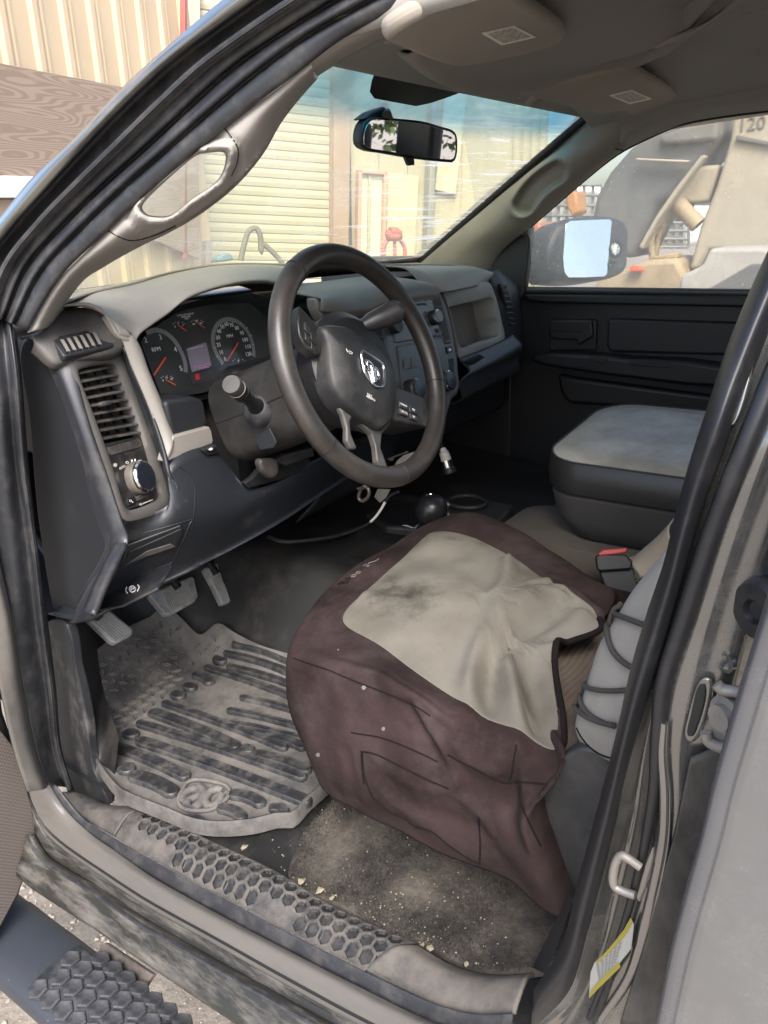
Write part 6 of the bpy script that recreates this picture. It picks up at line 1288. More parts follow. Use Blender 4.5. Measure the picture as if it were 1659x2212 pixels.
loft('passenger_roof_rail', [[p+A3([.03, 0, .0]) for p in rf], rf, [a*.5+b*.5+A3([-.01, 0, -.008]) for a, b in zip(rf, ri)], ri, ri2], m_head, truck, 30, 5, solid=.004)
tube('window_seal', [atr(u, v, .004) for u, v in wn[2:]], .006, m_black, truck, 40, 8)
plate('sail_panel', [at(u, v, X=.715) for u, v in [(1052, 598), (1066, 560), (1088, 534), (1118, 506), (1146, 488), (1143, 530), (1138, 580), (1132, 628), (1124, 650), (1100, 640)]], .03, m_dark2, truck, .006)
# window glass
m_win = glassmat('dusty_window_glass', (.93, .92, .88), dirt=(.70, .67, .58), dsc=3.5, dlo=.0, dhi=.9, damt=.70)
nt = m_win.node_tree; N = nt.nodes; L = nt.links
out = N['Material Output']; last = out.inputs['Surface'].links[0].from_socket
tc = N.new('ShaderNodeTexCoord'); vo = N.new('ShaderNodeTexVoronoi'); vo.inputs['Scale'].default_value = 55; L.new(tc.outputs['Object'], vo.inputs['Vector'])
lt = N.new('ShaderNodeMapRange'); lt.inputs[1].default_value = .16; lt.inputs[2].default_value = .05; lt.inputs[3].default_value = 0; lt.inputs[4].default_value = .5; L.new(vo.outputs['Distance'], lt.inputs[0])
nz = N.new('ShaderNodeTexNoise'); nz.inputs['Scale'].default_value = 9; L.new(tc.outputs['Object'], nz.inputs['Vector']); nr_ = N.new('ShaderNodeMapRange'); nr_.inputs[1].default_value = .5; nr_.inputs[2].default_value = .6; L.new(nz.outputs[0], nr_.inputs[0])
mm = N.new('ShaderNodeMath'); mm.operation = 'MULTIPLY'; L.new(lt.outputs[0], mm.inputs[0]); L.new(nr_.outputs[0], mm.inputs[1])
td = N.new('ShaderNodeBsdfTranslucent'); td.inputs[0].default_value = (.9, .88, .8, 1); ms = N.new('ShaderNodeMixShader'); L.new(mm.outputs[0], ms.inputs[0]); L.new(last, ms.inputs[1]); L.new(td.outputs[0], ms.inputs[2]); L.new(ms.outputs[0], out.inputs['Surface'])
gz = [atr(1120, 520, .012), atr(1130, 640, .012), A3([.757, -.10, .74]), A3([gR(1.17)+.012, -.10, 1.17])]
pg = [A3([gR(z)+.012, y, z]) for z in np.linspace(.72, 1.20, 10) for y in np.linspace(1.15, -.1, 12)]
# --- far door
NF = norm((-1, 0, 0)); XF = .742
m_door = mat('door_panel_black', (.0055, .0063, .008), .5, dust=(.025, .024, .023), dscale=6, dlo=.5, dhi=.85, damt=.4, grain=.3)
fd = plate('passenger_door', [A3([XF+.01, y, z]) for y, z in [(1.13, .12), (1.10, .60), (1.08, .757), (-.12, .757), (-.12, .12)]], .05, m_door, truck, .008, NF)
mk('door_glass', pg, grid_faces(10, 12), m_win, fd, True, True)
tube('belt_strip', [at(u, v, X=XF-.006) for u, v in [(1128, 626), (1250, 627), (1400, 629), (1625, 632)]], .009, mat('belt_strip_grey', (.05, .05, .05), .35), fd, 12, 8)
def dp(name, pts, x, t, m=m_door, bev=.006, par=fd, curve=0): return plate(name, [at(*c6(a, b), X=x) for a, b in pts], t, m, par, bev, NF, curve)
dp('door_upper_roll', [(345, 215), (1570, 225), (1570, 285), (470, 262), (380, 250)], XF-.022, .03)
dp('door_insert', [(800, 352), (830, 345), (1500, 365), (1480, 545), (820, 525), (795, 500)], XF-.004, .02, mat('door_insert_vinyl', (.008, .0095, .013), .55), .008)
dp('handle_surround', [(488, 352), (742, 350), (740, 515), (490, 520)], XF-.003, .016, m_dark2, .006)
dp('door_handle', [(500, 415), (650, 420), (715, 350), (725, 440), (640, 490), (640, 460), (500, 455)], XF-.020, .016, m_dark2, .005)
arm = [(385, 545), (520, 530), (800, 545), (900, 560), (1200, 570), (1480, 610), (1480, 720), (1200, 700), (800, 650), (500, 605), (400, 580)]
dp('armrest', arm, XF-.055, .07, m_door, .014)
dp('window_switch', [(690, 560), (720, 545), (800, 555), (800, 575), (770, 585)], XF-.058, .006, m_dark2, .002); dp('pull_cup', [(920, 570), (1140, 580), (1130, 610), (920, 595)], XF-.0572, .004, m_black, .002)
dp('map_pocket', [(530, 640), (620, 660), (1380, 760), (1360, 860), (1100, 840), (800, 815), (590, 800), (550, 740)], XF-.02, .03, m_door, .012)
# --- far side mirror
nX = norm((-.42, -.88, .16)); PX = at(1265, 535, X=1.0)
mh = plate('side_mirror', pl([(132, 1090), (150, 1000), (190, 915), (260, 850), (340, 834), (480, 822), (620, 832), (680, 868), (706, 925), (704, 1060), (700, 1150), (676, 1210), (600, 1250), (480, 1274), (290, 1280), (200, 1262), (140, 1200)], PX, nX, cm), .13, mat('mirror_housing_black', (.035, .037, .04), .5, dust=(.16, .15, .135), dscale=8, dlo=.5, dhi=.8, damt=.5), truck, .02, nX, 80)
plate('mirror_glass', pl([(262, 880), (290, 860), (430, 852), (566, 848), (579, 866), (562, 1050), (546, 1226), (528, 1245), (400, 1252), (280, 1253), (252, 1225), (240, 1120), (250, 980)], PX+nX*.003, nX, cm), .004, m_mir, mh, .001, nX)
for (x, y, r, m_) in [(600, 1055, .022, m_chrome), (575, 1160, .016, m_dark2), (605, 1055, .034, m_dark2)]:
    tube('mirror_ring', pl([(x+r*1150*math.cos(a), y+r*1500*math.sin(a)) for a in np.linspace(0, 6.28, 14)[:-1]], PX+nX*.004, nX, cm), .0035, m_, mh, 30, 6, True)
for k in range(8):
    a = k*math.pi/4; q = pl([(600, 1055), (600+26*math.cos(a), 1055+42*math.sin(a))], PX+nX*.006, nX, cm); tube('star_ray', [q[0], q[1]], .0022, m_white, mh, 3, 5)
plate('mirror_arm', [at(*cm(x, y), X=.90) for x, y in [(-10, 1060), (130, 1085), (190, 1040), (260, 1270), (130, 1300), (-10, 1310)]], .10, m_dark2, mh, .015)
# --- closed rear of the cab: side walls, rear wall with window
def wallp(name, pts, t=.03, m=m_dark): return mk(name, pts, [tuple(range(len(pts)))], m, truck, False, True, None, t)
box('cab_rear_wall', (0, -1.36, .30), (1.56, .06, 1.0), m_dark, truck, bev=.01)
box('rear_window_post', (-.60, -1.36, 1.0), (.26, .06, .42), m_head, truck, bev=.01); box('rear_window_post', (.60, -1.36, 1.0), (.26, .06, .42), m_head, truck, bev=.01)
box('passenger_rear_door', (.80, -.76, .40), (.06, 1.14, .76), m_door, truck, bev=.01); box('driver_rear_door_trim', (-.80, -.78, .40), (.05, 1.1, .76), m_door, truck, bev=.01)
box('rear_seat', (0, -.95, .35), (1.4, .6, .5), m_cush, truck, bev=.06); box('rear_seat_back', (0, -1.22, .75), (1.4, .16, .55), m_cush, truck, bev=.05)
box('pillar_post', (.70, -.16, .95), (.10, .14, .50), m_head, truck, bev=.02); box('pillar_post', (-.74, -.08, .98), (.07, .16, .50), m_head, truck, bev=.02)
# roof skin and bonnet outside
Gr = np.array([[A3([x, y, 1.292-.115*(x/.68)**2-.05*max(0, y-.3)]) for x in np.linspace(-.57, .69, 16)] for y in np.linspace(.74, -1.4, 14)])
mk('roof_skin', Gr.reshape(-1, 3), grid_faces(*Gr.shape[:2]), m_paint, truck, True, False, None, .01)
Gh = np.array([[A3([x, 1.53+t*1.25-.12*(x/.8)**2, .790+.01*math.sin(math.pi*t)-.10*(x/.85)**4-.22*t*t]) for x in np.linspace(-.85, .85, 30)] for t in np.linspace(0, 1, 14)])
mk('bonnet', Gh.reshape(-1, 3), grid_faces(*Gh.shape[:2]), m_paint, truck, True, True, None, .01)
# --- open driver door: only its lower inner corner with the speaker grille reaches into view
dg = [at(u, v, Y=1.20) for u, v in [(-200, 1560), (0, 1576), (28, 1610), (52, 1680), (72, 1750), (80, 1800), (66, 1860), (40, 1930), (0, 2005), (-60, 2100), (-260, 2120)]]
dr = plate('driver_door', [at(u, v, Y=1.215) for u, v in [(-900, 500), (-140, 500), (-60, 900), (-30, 1200), (-10, 1400), (10, 1540), (34, 1610), (58, 1680), (78, 1750), (84, 1800), (70, 1860), (44, 1935), (4, 2010), (-56, 2110), (-900, 2300)]], .16, m_dark2, truck, .01)
m_gr = mat('woven_grille', (.13, .108, .095), .85, var=.1)
nt = m_gr.node_tree; N = nt.nodes; L = nt.links; tc = N.new('ShaderNodeTexCoord'); ck = N.new('ShaderNodeTexChecker'); ck.inputs['Scale'].default_value = 260; L.new(tc.outputs['Object'], ck.inputs['Vector']); bp = N.new('ShaderNodeBump'); bp.inputs['Strength'].default_value = .8; bp.inputs['Distance'].default_value = .002; L.new(ck.outputs['Fac'], bp.inputs['Height']); L.new(bp.outputs[0], N['Principled BSDF'].inputs['Normal'])
mxk = N.new('ShaderNodeMix'); mxk.data_type = 'RGBA'; mxk.blend_type = 'MULTIPLY'; mxk.inputs[0].default_value = .55; L.new(N['Principled BSDF'].inputs['Base Color'].links[0].from_socket, mxk.inputs[6]); L.new(ck.outputs['Color'], mxk.inputs[7]); L.new(mxk.outputs[2], N['Principled BSDF'].inputs['Base Color'])
plate('speaker_grille', dg, .008, m_gr, dr, .003)
box('passenger_kick_panel', (.765, 1.42, .42), (.03, .72, .86), m_dark2, truck, bev=.004)
box('passenger_sill_wall', (.775, .2, .06), (.03, 2.0, .26), m_dark2, truck, bev=.004)

# dark rear side pillar behind the passenger, seen in the rear-view mirror
box('rear_side_pillar', (.76, -.80, .97), (.06, .36, .44), m_dark, truck, bev=.02)
# ================================================================ what stands outside
def basis(vpu, nad=(730, 7700)):
    u = norm(ray(*vpu)); d_ = norm(ray(*nad)); d_ = norm(d_-u*(d_@u)); n = np.cross(u, -d_)
    if n @ ray(600, 400) > 0: n = -n
    return u, -d_, n
def slab(name, pts, p0, n, t, m, par, bev=.01, h=0.0): return plate(name, [atpl(u, v, p0+n*h, n) for u, v in pts], t, m, par, bev, n)
# --- workshop seen through the windscreen
bu_, bup, bn = basis((4060, 627)); r = ray(722, 400); BP = CAM+r/np.linalg.norm(r)*6.0
m_cream = mat('cream_wall_metal', (.37, .33, .23), .55, var=.07, vs_=2, dust=(.46, .40, .27), dscale=2, dlo=.5, dhi=.8, damt=.5)
m_cream2 = mat('cream_door_slat', (.37, .34, .245), .5, var=.06, vs_=2, dust=(.45, .40, .28), dscale=3, dlo=.5, dhi=.8, damt=.4)
m_post = mat('brown_post_paint', (.30, .20, .135), .6, var=.12)
shop = empty('workshop_building', tuple(BP+A3([0, 0, -1.8]))); tag(shop, 'cream metal workshop with a closed roller door seen through the windscreen', 'building')
def loc(u, v, h=0): return atpl(u, v, BP+bn*h, bn)
slab('wall', [(300, -260), (1112, -260), (1112, 1000), (300, 1000)], BP, bn, .1, m_cream, shop, 0, -.16)
# roller door, slat by slat
dl, drr = loc(438, 300), loc(723, 300); a0 = (dl-BP)@bu_; a1 = (drr-BP)@bu_
zt = (loc(600, 20)-BP)@bup; zb = (loc(600, 640)-BP)@bup
roll = mk('roller_door', [BP+bu_*x+bup*z-bn*.06 for x, z in ((a0, zb), (a1, zb), (a1, zt), (a0, zt))], [(0, 1, 2, 3)], m_cream2, shop, False, True, None, .01)
npitch = 30; ph = (zt-zb)/npitch
prof = [(0, 0), (.10, .006), (.5, .010), (.86, .007), (.97, .002), (1.0, -.003)]
sm = None
for k in range(npitch):
    if sm is None:
        V = []; 
        for x in (0, a1-a0):
            for z, h in prof: V.append(bu_*x+bup*(z*ph)+bn*h)
        me = bpy.data.meshes.new('slat'); me.from_pydata([tuple(v) for v in V], [], [(i, i+1, 7+i, 6+i) for i in range(5)]); me.materials.append(m_cream2); sm = me
    o_ = BP+bu_*a0+bup*(zb+k*ph)-bn*.05; link('slat', sm, None, roll, Matrix.Translation(Vector(o_)))
slab('door_post', [(724, -100), (764, -100), (752, 640), (720, 640)], BP, bn, .10, m_post, shop, .006, .04)
slab('door_post', [(405, -100), (432, -100), (438, 640), (418, 640)], BP, bn, .10, m_cream, shop, .006, .03)
# ribbed wall right of the post
xr0 = (loc(764, 300)-BP)@bu_; xr1 = (loc(1112, 300)-BP)@bu_; V = []; F = []; xs = xr0; cols = []
while xs < xr1:
    for dx, h in ((0, 0), (.16, 0), (.18, .022), (.21, .022), (.23, 0)): cols.append((xs+dx, h))
    xs += .24
for x, h in cols: V += [BP+bu_*x+bup*zb+bn*(h-.05), BP+bu_*x+bup*(zt+.4)+bn*(h-.05)]
mk('ribbed_wall', V, [(2*i, 2*i+2, 2*i+3, 2*i+1) for i in range(len(cols)-1)], m_cream, shop, False, True)
# personnel door with pink frame, boards, down pipe
m_pink = mat('door_frame_pink', (.50, .27, .20), .6, var=.1)
fr_ = slab('personnel_door', [(782, 372), (832, 376), (826, 640), (776, 640)], BP, bn, .04, mat('door_pale_green', (.50, .52, .40), .5, var=.05), shop, .004, -.02)
for pts in ([(776, 366), (838, 371), (838, 378), (776, 373)], [(776, 366), (783, 367), (777, 640), (770, 640)], [(831, 371), (838, 371), (830, 640), (824, 640)]): slab('door_frame', pts, BP, bn, .05, m_pink, fr_, .003, .02)
slab('door_stile', [(797, 376), (803, 376), (798, 640), (792, 640)], BP, bn, .02, m_cream2, fr_, .003, .0)
slab('wall_board', [(838, 372), (905, 380), (892, 640), (832, 640)], BP, bn, .02, mat('wall_board_tan', (.46, .39, .27), .8, var=.15), shop, .004, -.015)
slab('down_pipe', [(938, 180), (950, 182), (930, 640), (918, 640)], BP, bn, .08, mat('down_pipe_grey', (.22, .22, .20), .6), shop, .01, .04)
slab('wall_panel', [(965, 190), (1010, 200), (985, 420), (940, 410)], BP, bn, .03, mat('wall_panel_grey', (.44, .41, .31), .7), shop, .004, .0)
# bright fluted corner column
xc0 = (loc(1112, 300)-BP)@bu_; 
for k in range(4):
    x = xc0+k*.085; V = []
    for z in (zb, zt+.4):
        for a in np.linspace(-.5, .5, 7): V.append(BP+bu_*(x+.042+.040*math.sin(a*math.pi))+bup*z+bn*(.03*math.cos(a*math.pi)-.02))
    mk('corner_flute', V, [(i, i+1, 7+i+1, 7+i) for i in range(6)], m_cream, shop, True, True)
# things leaning on the workshop wall: red hand truck (ring and frame) and a hose loop
red = empty('red_hose_reel', tuple(loc(852, 560, .4))); tag(red, 'faded red wheel-shaped hose reel standing by the workshop door', 'hose reel')
m_rd = mat('faded_red', (.38, .11, .09), .6, var=.15)
def tb(name, pts, r, m, par, h=.4, cf=None, n=30, closed=False): return tube(name, [loc(*(cf(x, y) if cf else (x, y)), h) for x, y in pts], r, m, par, n, 8, closed)
tb('reel_ring', [(683, 1410), (720, 1430), (745, 1480), (740, 1540), (715, 1590), (680, 1600), (640, 1580), (618, 1530), (615, 1480), (640, 1430)], .014, m_rd, red, .4, c2, 40, True)
tb('reel_bracket', [(655, 1375), (700, 1380), (712, 1400), (650, 1400), (655, 1375)], .03, m_rd, red, .42, c2, 12); tb('reel_stand', [(683, 1400), (686, 1500), (684, 1640)], .012, m_rd, red, .4, c2, 12); tb('reel_foot', [(620, 1560), (650, 1620), (700, 1640), (745, 1600)], .012, m_rd, red, .42, c2, 14)
hs = tb('garden_hose', [(1430, 1545), (1450, 1450), (1480, 1370), (1520, 1355), (1545, 1400), (1550, 1500), (1560, 1450), (1600, 1480), (1659, 1540), (1700, 1600)], .011, mat('hose_green_tan', (.13, .12, .08), .7), None, 2.2, c1, 50); tag(hs, 'looped garden hose standing up in front of the roller door', 'hose')
pst = slab('short_post', [(446, 518), (458, 520), (458, 640), (444, 640)], BP, bn, .08, mat('post_grey_brown', (.16, .14, .12), .7), None, .004, 1.8); tag(pst, 'short dark post stub standing before the roller door', 'post')
bl = slab('blue_tarp_bundle', [(468, 557), (485, 546), (500, 548), (506, 562), (470, 566)], BP, bn, .1, mat('tarp_blue', (.10, .19, .22), .6), None, .01, 2.0); tag(bl, 'small blue tarp bundle at the foot of the roller door', 'tarp')
# --- shed wall on the left, nearer, at another angle
lu, lup, ln = basis((1500, 446)); r = ray(150, 260); LP = CAM+r/np.linalg.norm(r)*4.2
shed = empty('storage_shed', tuple(LP+A3([0, 0, -1.9]))); tag(shed, 'tan corrugated metal shed with a brown wood panel at far left', 'building')
m_tan2 = mat('tan_corrugated', (.52, .40, .26), .5, var=.06, vs_=3, dust=(.52, .38, .23), dscale=3, dlo=.5, dhi=.8, damt=.5)
def ll(u, v, h=0): return atpl(u, v, LP+ln*h, ln)
xa = (ll(-260, 160)-LP)@lu; xb = (ll(402, 100)-LP)@lu; zt2 = (ll(150, -260)-LP)@lup; zb2 = (ll(150, 700)-LP)@lup; cols = []; x = xa
while x < xb:
    for dx, h in ((0, 0), (.055, 0), (.066, .02), (.095, .02), (.106, 0), (.13, 0), (.135, .006), (.145, .006), (.15, 0), (.17, 0)): cols.append((x+dx, h))
    x += .19
V = []
for x, h in cols: V += [LP+lu*x+lup*zb2+ln*(h-.04), LP+lu*x+lup*zt2+ln*(h-.04)]
mk('corrugated_wall', V, [(2*i, 2*i+2, 2*i+3, 2*i+1) for i in range(len(cols)-1)], m_tan2, shed, False, True)
# plywood sheet: flat-sawn grain as rings of a distorted wave
m_ply = bpy.data.materials.new('weathered_plywood'); m_ply.use_nodes = True; nt = m_ply.node_tree; N = nt.nodes; L = nt.links; b = N['Principled BSDF']; b.inputs['Roughness'].default_value = .8
tc = N.new('ShaderNodeTexCoord'); mp_ = N.new('ShaderNodeMapping'); mp_.inputs['Scale'].default_value = (.55, .55, 5.0); L.new(tc.outputs['Object'], mp_.inputs[0])
nz = N.new('ShaderNodeTexNoise'); nz.inputs['Scale'].default_value = 1.1; nz.inputs['Detail'].default_value = 2; L.new(mp_.outputs[0], nz.inputs['Vector'])
ml = N.new('ShaderNodeMath'); ml.operation = 'MULTIPLY'; ml.inputs[1].default_value = 260; L.new(nz.outputs[0], ml.inputs[0]); sn = N.new('ShaderNodeMath'); sn.operation = 'SINE'; L.new(ml.outputs[0], sn.inputs[0])
n2 = N.new('ShaderNodeTexNoise'); n2.inputs['Scale'].default_value = 30; n2.inputs['Detail'].default_value = 6; L.new(mp_.outputs[0], n2.inputs['Vector']); ad = N.new('ShaderNodeMath'); ad.operation = 'MULTIPLY_ADD'; ad.inputs[1].default_value = 1.0; L.new(sn.outputs[0], ad.inputs[0]); L.new(n2.outputs[0], ad.inputs[2])
cr = N.new('ShaderNodeValToRGB'); cr.color_ramp.elements[0].position = .0; cr.color_ramp.elements[0].color = (.235, .168, .122, 1); cr.color_ramp.elements[1].position = 1.0; cr.color_ramp.elements[1].color = (.30, .225, .17, 1); L.new(ad.outputs[0], cr.inputs[0]); L.new(cr.outputs[0], b.inputs['Base Color'])
slab('plywood_panel', [(-260, 85), (0, 136), (268, 188), (430, 219), (430, 560), (0, 376), (-260, 372)], LP, ln, .02, m_ply, shed, .002, .03)
slab('white_board', [(-260, 376), (0, 379), (90, 382), (160, 385), (160, 428), (0, 428), (-260, 426)], LP, ln, .05, mat('peeling_white_board', (.62, .61, .58), .7, var=.1, dust=(.40, .38, .34), dscale=9, dlo=.5, dhi=.7, damt=.5), shed, .004, .05)
slab('lower_boards', [(-260, 428), (160, 430), (160, 760), (-260, 760)], LP, ln, .03, m_post, shed, .004, .03)
slab('corner_trim', [(399, -200), (404, -200), (405, 560), (398, 560)], LP, ln, .03, mat('trim_red_brown', (.33, .10, .085), .6), shed, .003, .03)
# --- digger and totes beside the passenger door
XM = 3.3
def mx(pts, x=XM): return [at(*cm(a, b_), X=x) for a, b_ in pts]
dig = empty('excavator', (XM+.4, .9, -.85)); tag(dig, 'dusty tan excavator with number 120 on its arm beyond the passenger window', 'excavator')
m_mt = mat('machine_tan', (.38, .335, .25), .6, var=.12, vs_=3, dust=(.33, .26, .16), dscale=3, dlo=.45, dhi=.75, damt=.6, streak=(1, 1, .3))
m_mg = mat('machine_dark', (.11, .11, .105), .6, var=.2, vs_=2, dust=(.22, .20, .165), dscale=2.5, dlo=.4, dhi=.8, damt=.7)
m_my = mat('machine_ochre', (.34, .26, .15), .6, var=.15, vs_=4, dust=(.42, .34, .22), dscale=4, dlo=.4, dhi=.7, damt=.6)
nMx = norm((-1, -.1, 0))
bm_ = plate('boom_plate', mx([(1428, 80), (1900, 40), (1900, 1110), (1600, 1060), (1250, 1060), (1180, 1190), (1110, 1200), (1190, 900), (1300, 620), (1395, 300)]), .25, m_mt, dig, .02)
text('boom_number', '120', at(*cm(1546, 190), X=XM-.006), (0, -1, 0), (0, .06, 1), .09, mat('stencil_grey', (.16, .16, .15), .7), dig, .002)
plate('boom_edge', mx([(1436, 270), (1460, 268), (1900, 360), (1900, 385), (1440, 300)], XM-.03), .03, m_mg, bm_, .004)
plate('bucket', mx([(430, 860), (465, 690), (560, 520), (700, 360), (850, 260), (1000, 180), (1330, 90), (1350, 260), (1290, 330), (1180, 470), (1010, 680), (880, 745), (840, 880), (730, 1090), (690, 1140), (560, 1000)]), .5, m_mg, dig, .04)
plate('bucket_lip', mx([(760, 1040), (880, 830), (1010, 640), (1200, 400), (1225, 410), (1040, 660), (900, 850), (790, 1060)], XM-.10), .08, m_mt, dig, .012)
plate('bucket_plate', mx([(900, 270), (1320, 130), (1300, 300), (980, 330), (920, 330)], XM-.06), .06, mat('machine_grey', (.15, .15, .14), .6, var=.15, dust=(.26, .24, .2), dscale=4, dlo=.4, dhi=.7, damt=.6), dig, .02); plate('bucket_rib', mx([(740, 425), (1110, 440), (1100, 460), (750, 445)], XM-.08), .05, m_mt, dig, .008)
plate('undercarriage', mx([(400, 1500), (480, 1230), (700, 1180), (830, 1130), (1030, 1118), (1090, 1240), (1100, 1500)], XM-.1), .4, m_my, dig, .03)
plate('counterweight', mx([(1040, 1330), (1052, 1238), (1112, 1214), (1205, 1168), (1255, 1052), (1620, 1045), (1900, 1120), (1900, 1500), (1040, 1500)], XM-.35), .3, mat('machine_pale', (.38, .36, .32), .6, var=.1, dust=(.36, .32, .26), dscale=4, dlo=.45, dhi=.7, damt=.5), dig, .02)
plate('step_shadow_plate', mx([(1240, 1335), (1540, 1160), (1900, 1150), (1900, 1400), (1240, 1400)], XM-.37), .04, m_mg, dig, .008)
lathe('red_reflector', at(*cm(1305, 1180), X=XM-.37), (-1, 0, 0), [(.048, 0), (.048, .02), (.03, .03), (.001, .032)], mat('reflector_red', (.45, .06, .08), .3), dig, 20)
plate('tail_lamp', mx([(696, 1170), (780, 1180), (786, 1212), (700, 1215)], XM-.16), .05, mat('lamp_orange_red', (.75, .10, .03), .35), dig, .01)
for pts, r_ in [([(820, 1040), (850, 960), (930, 860), (1040, 770), (1140, 745)], .028), ([(880, 1110), (900, 980), (960, 860), (990, 740)], .018), ([(870, 860), (900, 790), (960, 760), (940, 840), (880, 870)], .018), ([(850, 940), (880, 950), (930, 930), (950, 880)], .016), ([(1010, 800), (1040, 845), (1080, 800), (1060, 760)], .016)]:
    tube('hydraulic_hose', mx(pts, XM+.1), r_, m_my, dig, 30, 8)
tube('brace', mx([(1000, 690), (1080, 790), (1175, 890)], XM+.02), .045, m_my, dig, 8, 10); plate('link_block', mx([(1030, 690), (1180, 480), (1330, 470), (1250, 730), (1110, 745)], XM+.05), .2, m_mt, dig, .02); tube('strut', mx([(860, 1110), (850, 1000), (880, 880)], XM+.05), .02, m_my, dig, 8, 8); plate('track_guard', mx([(830, 1110), (1030, 1080), (1030, 1120), (830, 1130)], XM-.05), .1, m_my, dig, .01)
# white caged tote tanks behind
m_tote = mat('tote_white', (.78, .79, .74), .5, var=.04)
m_cage = mat('cage_steel', (.32, .32, .30), .45, metal=.6)
def tote(x0, x1, y0, y1, X, lab):
    c_ = [at(*cm(a, b_), X=X) for a, b_ in ((x0, y0), (x1, y0), (x1, y1), (x0, y1))]
    e = empty('tote_tank', tuple((c_[2]+c_[3])/2)); tag(e, lab, 'tote tank', 'white caged tote tanks')
    plate('tank', c_, .9, m_tote, e, .05)
    for k in range(8):
        t = k/7; a = c_[0]*(1-t)+c_[1]*t; b_ = c_[3]*(1-t)+c_[2]*t; tube('cage_bar', [a+A3([-.04, 0, 0]), b_+A3([-.04, 0, 0])], .012, m_cage, e, 4, 6)
    for k in range(6):
        t = k/5; a = c_[0]*(1-t)+c_[3]*t; b_ = c_[1]*(1-t)+c_[2]*t; tube('cage_bar', [a+A3([-.06, 0, 0]), b_+A3([-.06, 0, 0])], .012, m_cage, e, 4, 6)
tote(760, 1120, 760, 1040, 5.2, 'white tote tank in a steel cage behind the excavator hoses'); tote(110, 520, 615, 960, 5.4, 'white tote tank in a steel cage left of the dark bucket, above the side mirror')
orp = plate('orange_bucket_arm', mx([(255, 700), (300, 660), (330, 650), (346, 800), (300, 835), (262, 760)], 4.6), .2, mat('orange_paint', (.45, .22, .07), .5, var=.1), None, .02); tag(orp, 'orange steel arm end in front of the caged tote tank', 'machine part')
bx_ = plate('red_barrel_cart', mx([(20, 900), (60, 860), (130, 950), (132, 1060), (20, 1070)], 4.2), .5, mat('cart_red_brown', (.30, .12, .07), .6, var=.15), None, .04); tag(bx_, 'red-brown steel cart left of the side mirror beyond the passenger window', 'cart')
# --- trees behind and around (seen in the mirrors and past the workshop)
m_leaf = mat('tree_leaves', (.07, .10, .035), .8, var=.35, vs_=3); m_bark = mat('tree_bark', (.10, .08, .06), .9, var=.2)
def tree(x, y, h, w, lab, n=2600):
    e = empty('tree', (x, y, -.85)); tag(e, lab, 'tree', 'trees around the yard')
    tube('trunk', [(x, y, -.9), (x+.1*h*.2, y, h*.25), (x, y+.05*h, h*.55)], [.06*h*.5, .035*h*.5, .015*h*.5], m_bark, e, 12, 8)
    V = []; F = []; cl_ = [(rng.normal(0, w*.42), rng.normal(0, w*.42), h*(.35+.6*rng.random())) for _ in range(30)]
    for k in range(n):
        cx, cy, cz_ = cl_[k % 30]; p = A3([x+cx, y+cy, cz_])+rng.normal(size=3)*w*.24; s = (.05+.07*rng.random())*(1+.6*(h > 4)); q = rng.normal(size=(2, 3)); q[0] /= np.linalg.norm(q[0]); q[1] = np.cross(q[0], q[1]); q[1] /= np.linalg.norm(q[1]); b0 = len(V)
        V += [p+q[0]*s, p+q[1]*s*.6, p-q[0]*s, p-q[1]*s*.6]; F.append((b0, b0+1, b0+2, b0+3))
    mk('crown', V, F, m_leaf, e, False)
tree(3.2, -19, 4.6, 1.6, 'tallest tree far behind the truck, seen only in the mirrors'); tree(11.5, 9.5, 4.5, 2.2, 'tree standing behind the white tote tanks')
tree(5.4, -11.5, 1.9, 1.6, 'low bushy tree behind the truck, nearest in the rear-view mirror'); tree(8.5, -13, 2.2, 1.8, 'low bushy tree behind the truck, farther out than the nearest one')
# ================================================================ tunnel, levers, loose small things
def ck(x, y): return (740.66+x/(1659/700*1.8227), 932.7+y/(1659/700*1.8227))
m_con = mat('tunnel_plastic', (.022, .023, .024), .5, dust=(.10, .09, .08), dscale=8, dlo=.5, dhi=.8, damt=.5)
# floor console tray with cup holder
zT = .262
tray = plate('floor_console', [at(*ck(x, y), Z=zT) for x, y in [(480, 560), (760, 610), (960, 640), (1100, 600), (1300, 620), (1600, 680), (1450, 850), (1000, 760), (700, 900), (400, 880), (210, 770), (350, 700)]], .06, m_con, truck, .008)
cc_ = [at(*ck(x, y), Z=zT+.004) for x, y in [(980, 655), (1060, 620), (1180, 610), (1290, 640), (1330, 690), (1260, 720), (1130, 722), (1010, 700)]]
tube('cup_holder_rim', [p+A3([0, 0, .004]) for p in cc_], .006, m_con, tray, 40, 8, True); plate('cup_holder', cc_, .004, m_black, tray, .001, (0, 0, 1), 40)
plate('tray_well', [at(*ck(x, y), Z=zT+.002) for x, y in [(440, 640), (720, 680), (700, 850), (560, 880), (350, 800), (330, 720)]], .003, m_black, tray, .001, (0, 0, 1), 30)
# transfer case lever with round knob
kc = at(*ck(810, 750), X=-.065)
lev = tube('transfer_lever', [kc+A3([0, .03, -.13]), kc+A3([0, .012, -.06]), kc], [.022, .018, .012], m_dark2, truck, 12, 12)
lathe('lever_knob', kc+A3([0, 0, -.030]), (0.02, -.1, 1), [(.012, 0), (.024, .006), (.033, .02), (.036, .036), (.033, .052), (.024, .064), (.018, .066), (.001, .067)], mat('knob_black', (.012, .012, .013), .35), lev, 32)
tube('knob_mark', [kc+A3([.014*math.cos(a)-.002, .012*math.sin(a)-.004, .0375]) for a in np.linspace(.3, 3.4, 10)], .0013, m_chrome, lev, 20, 6)
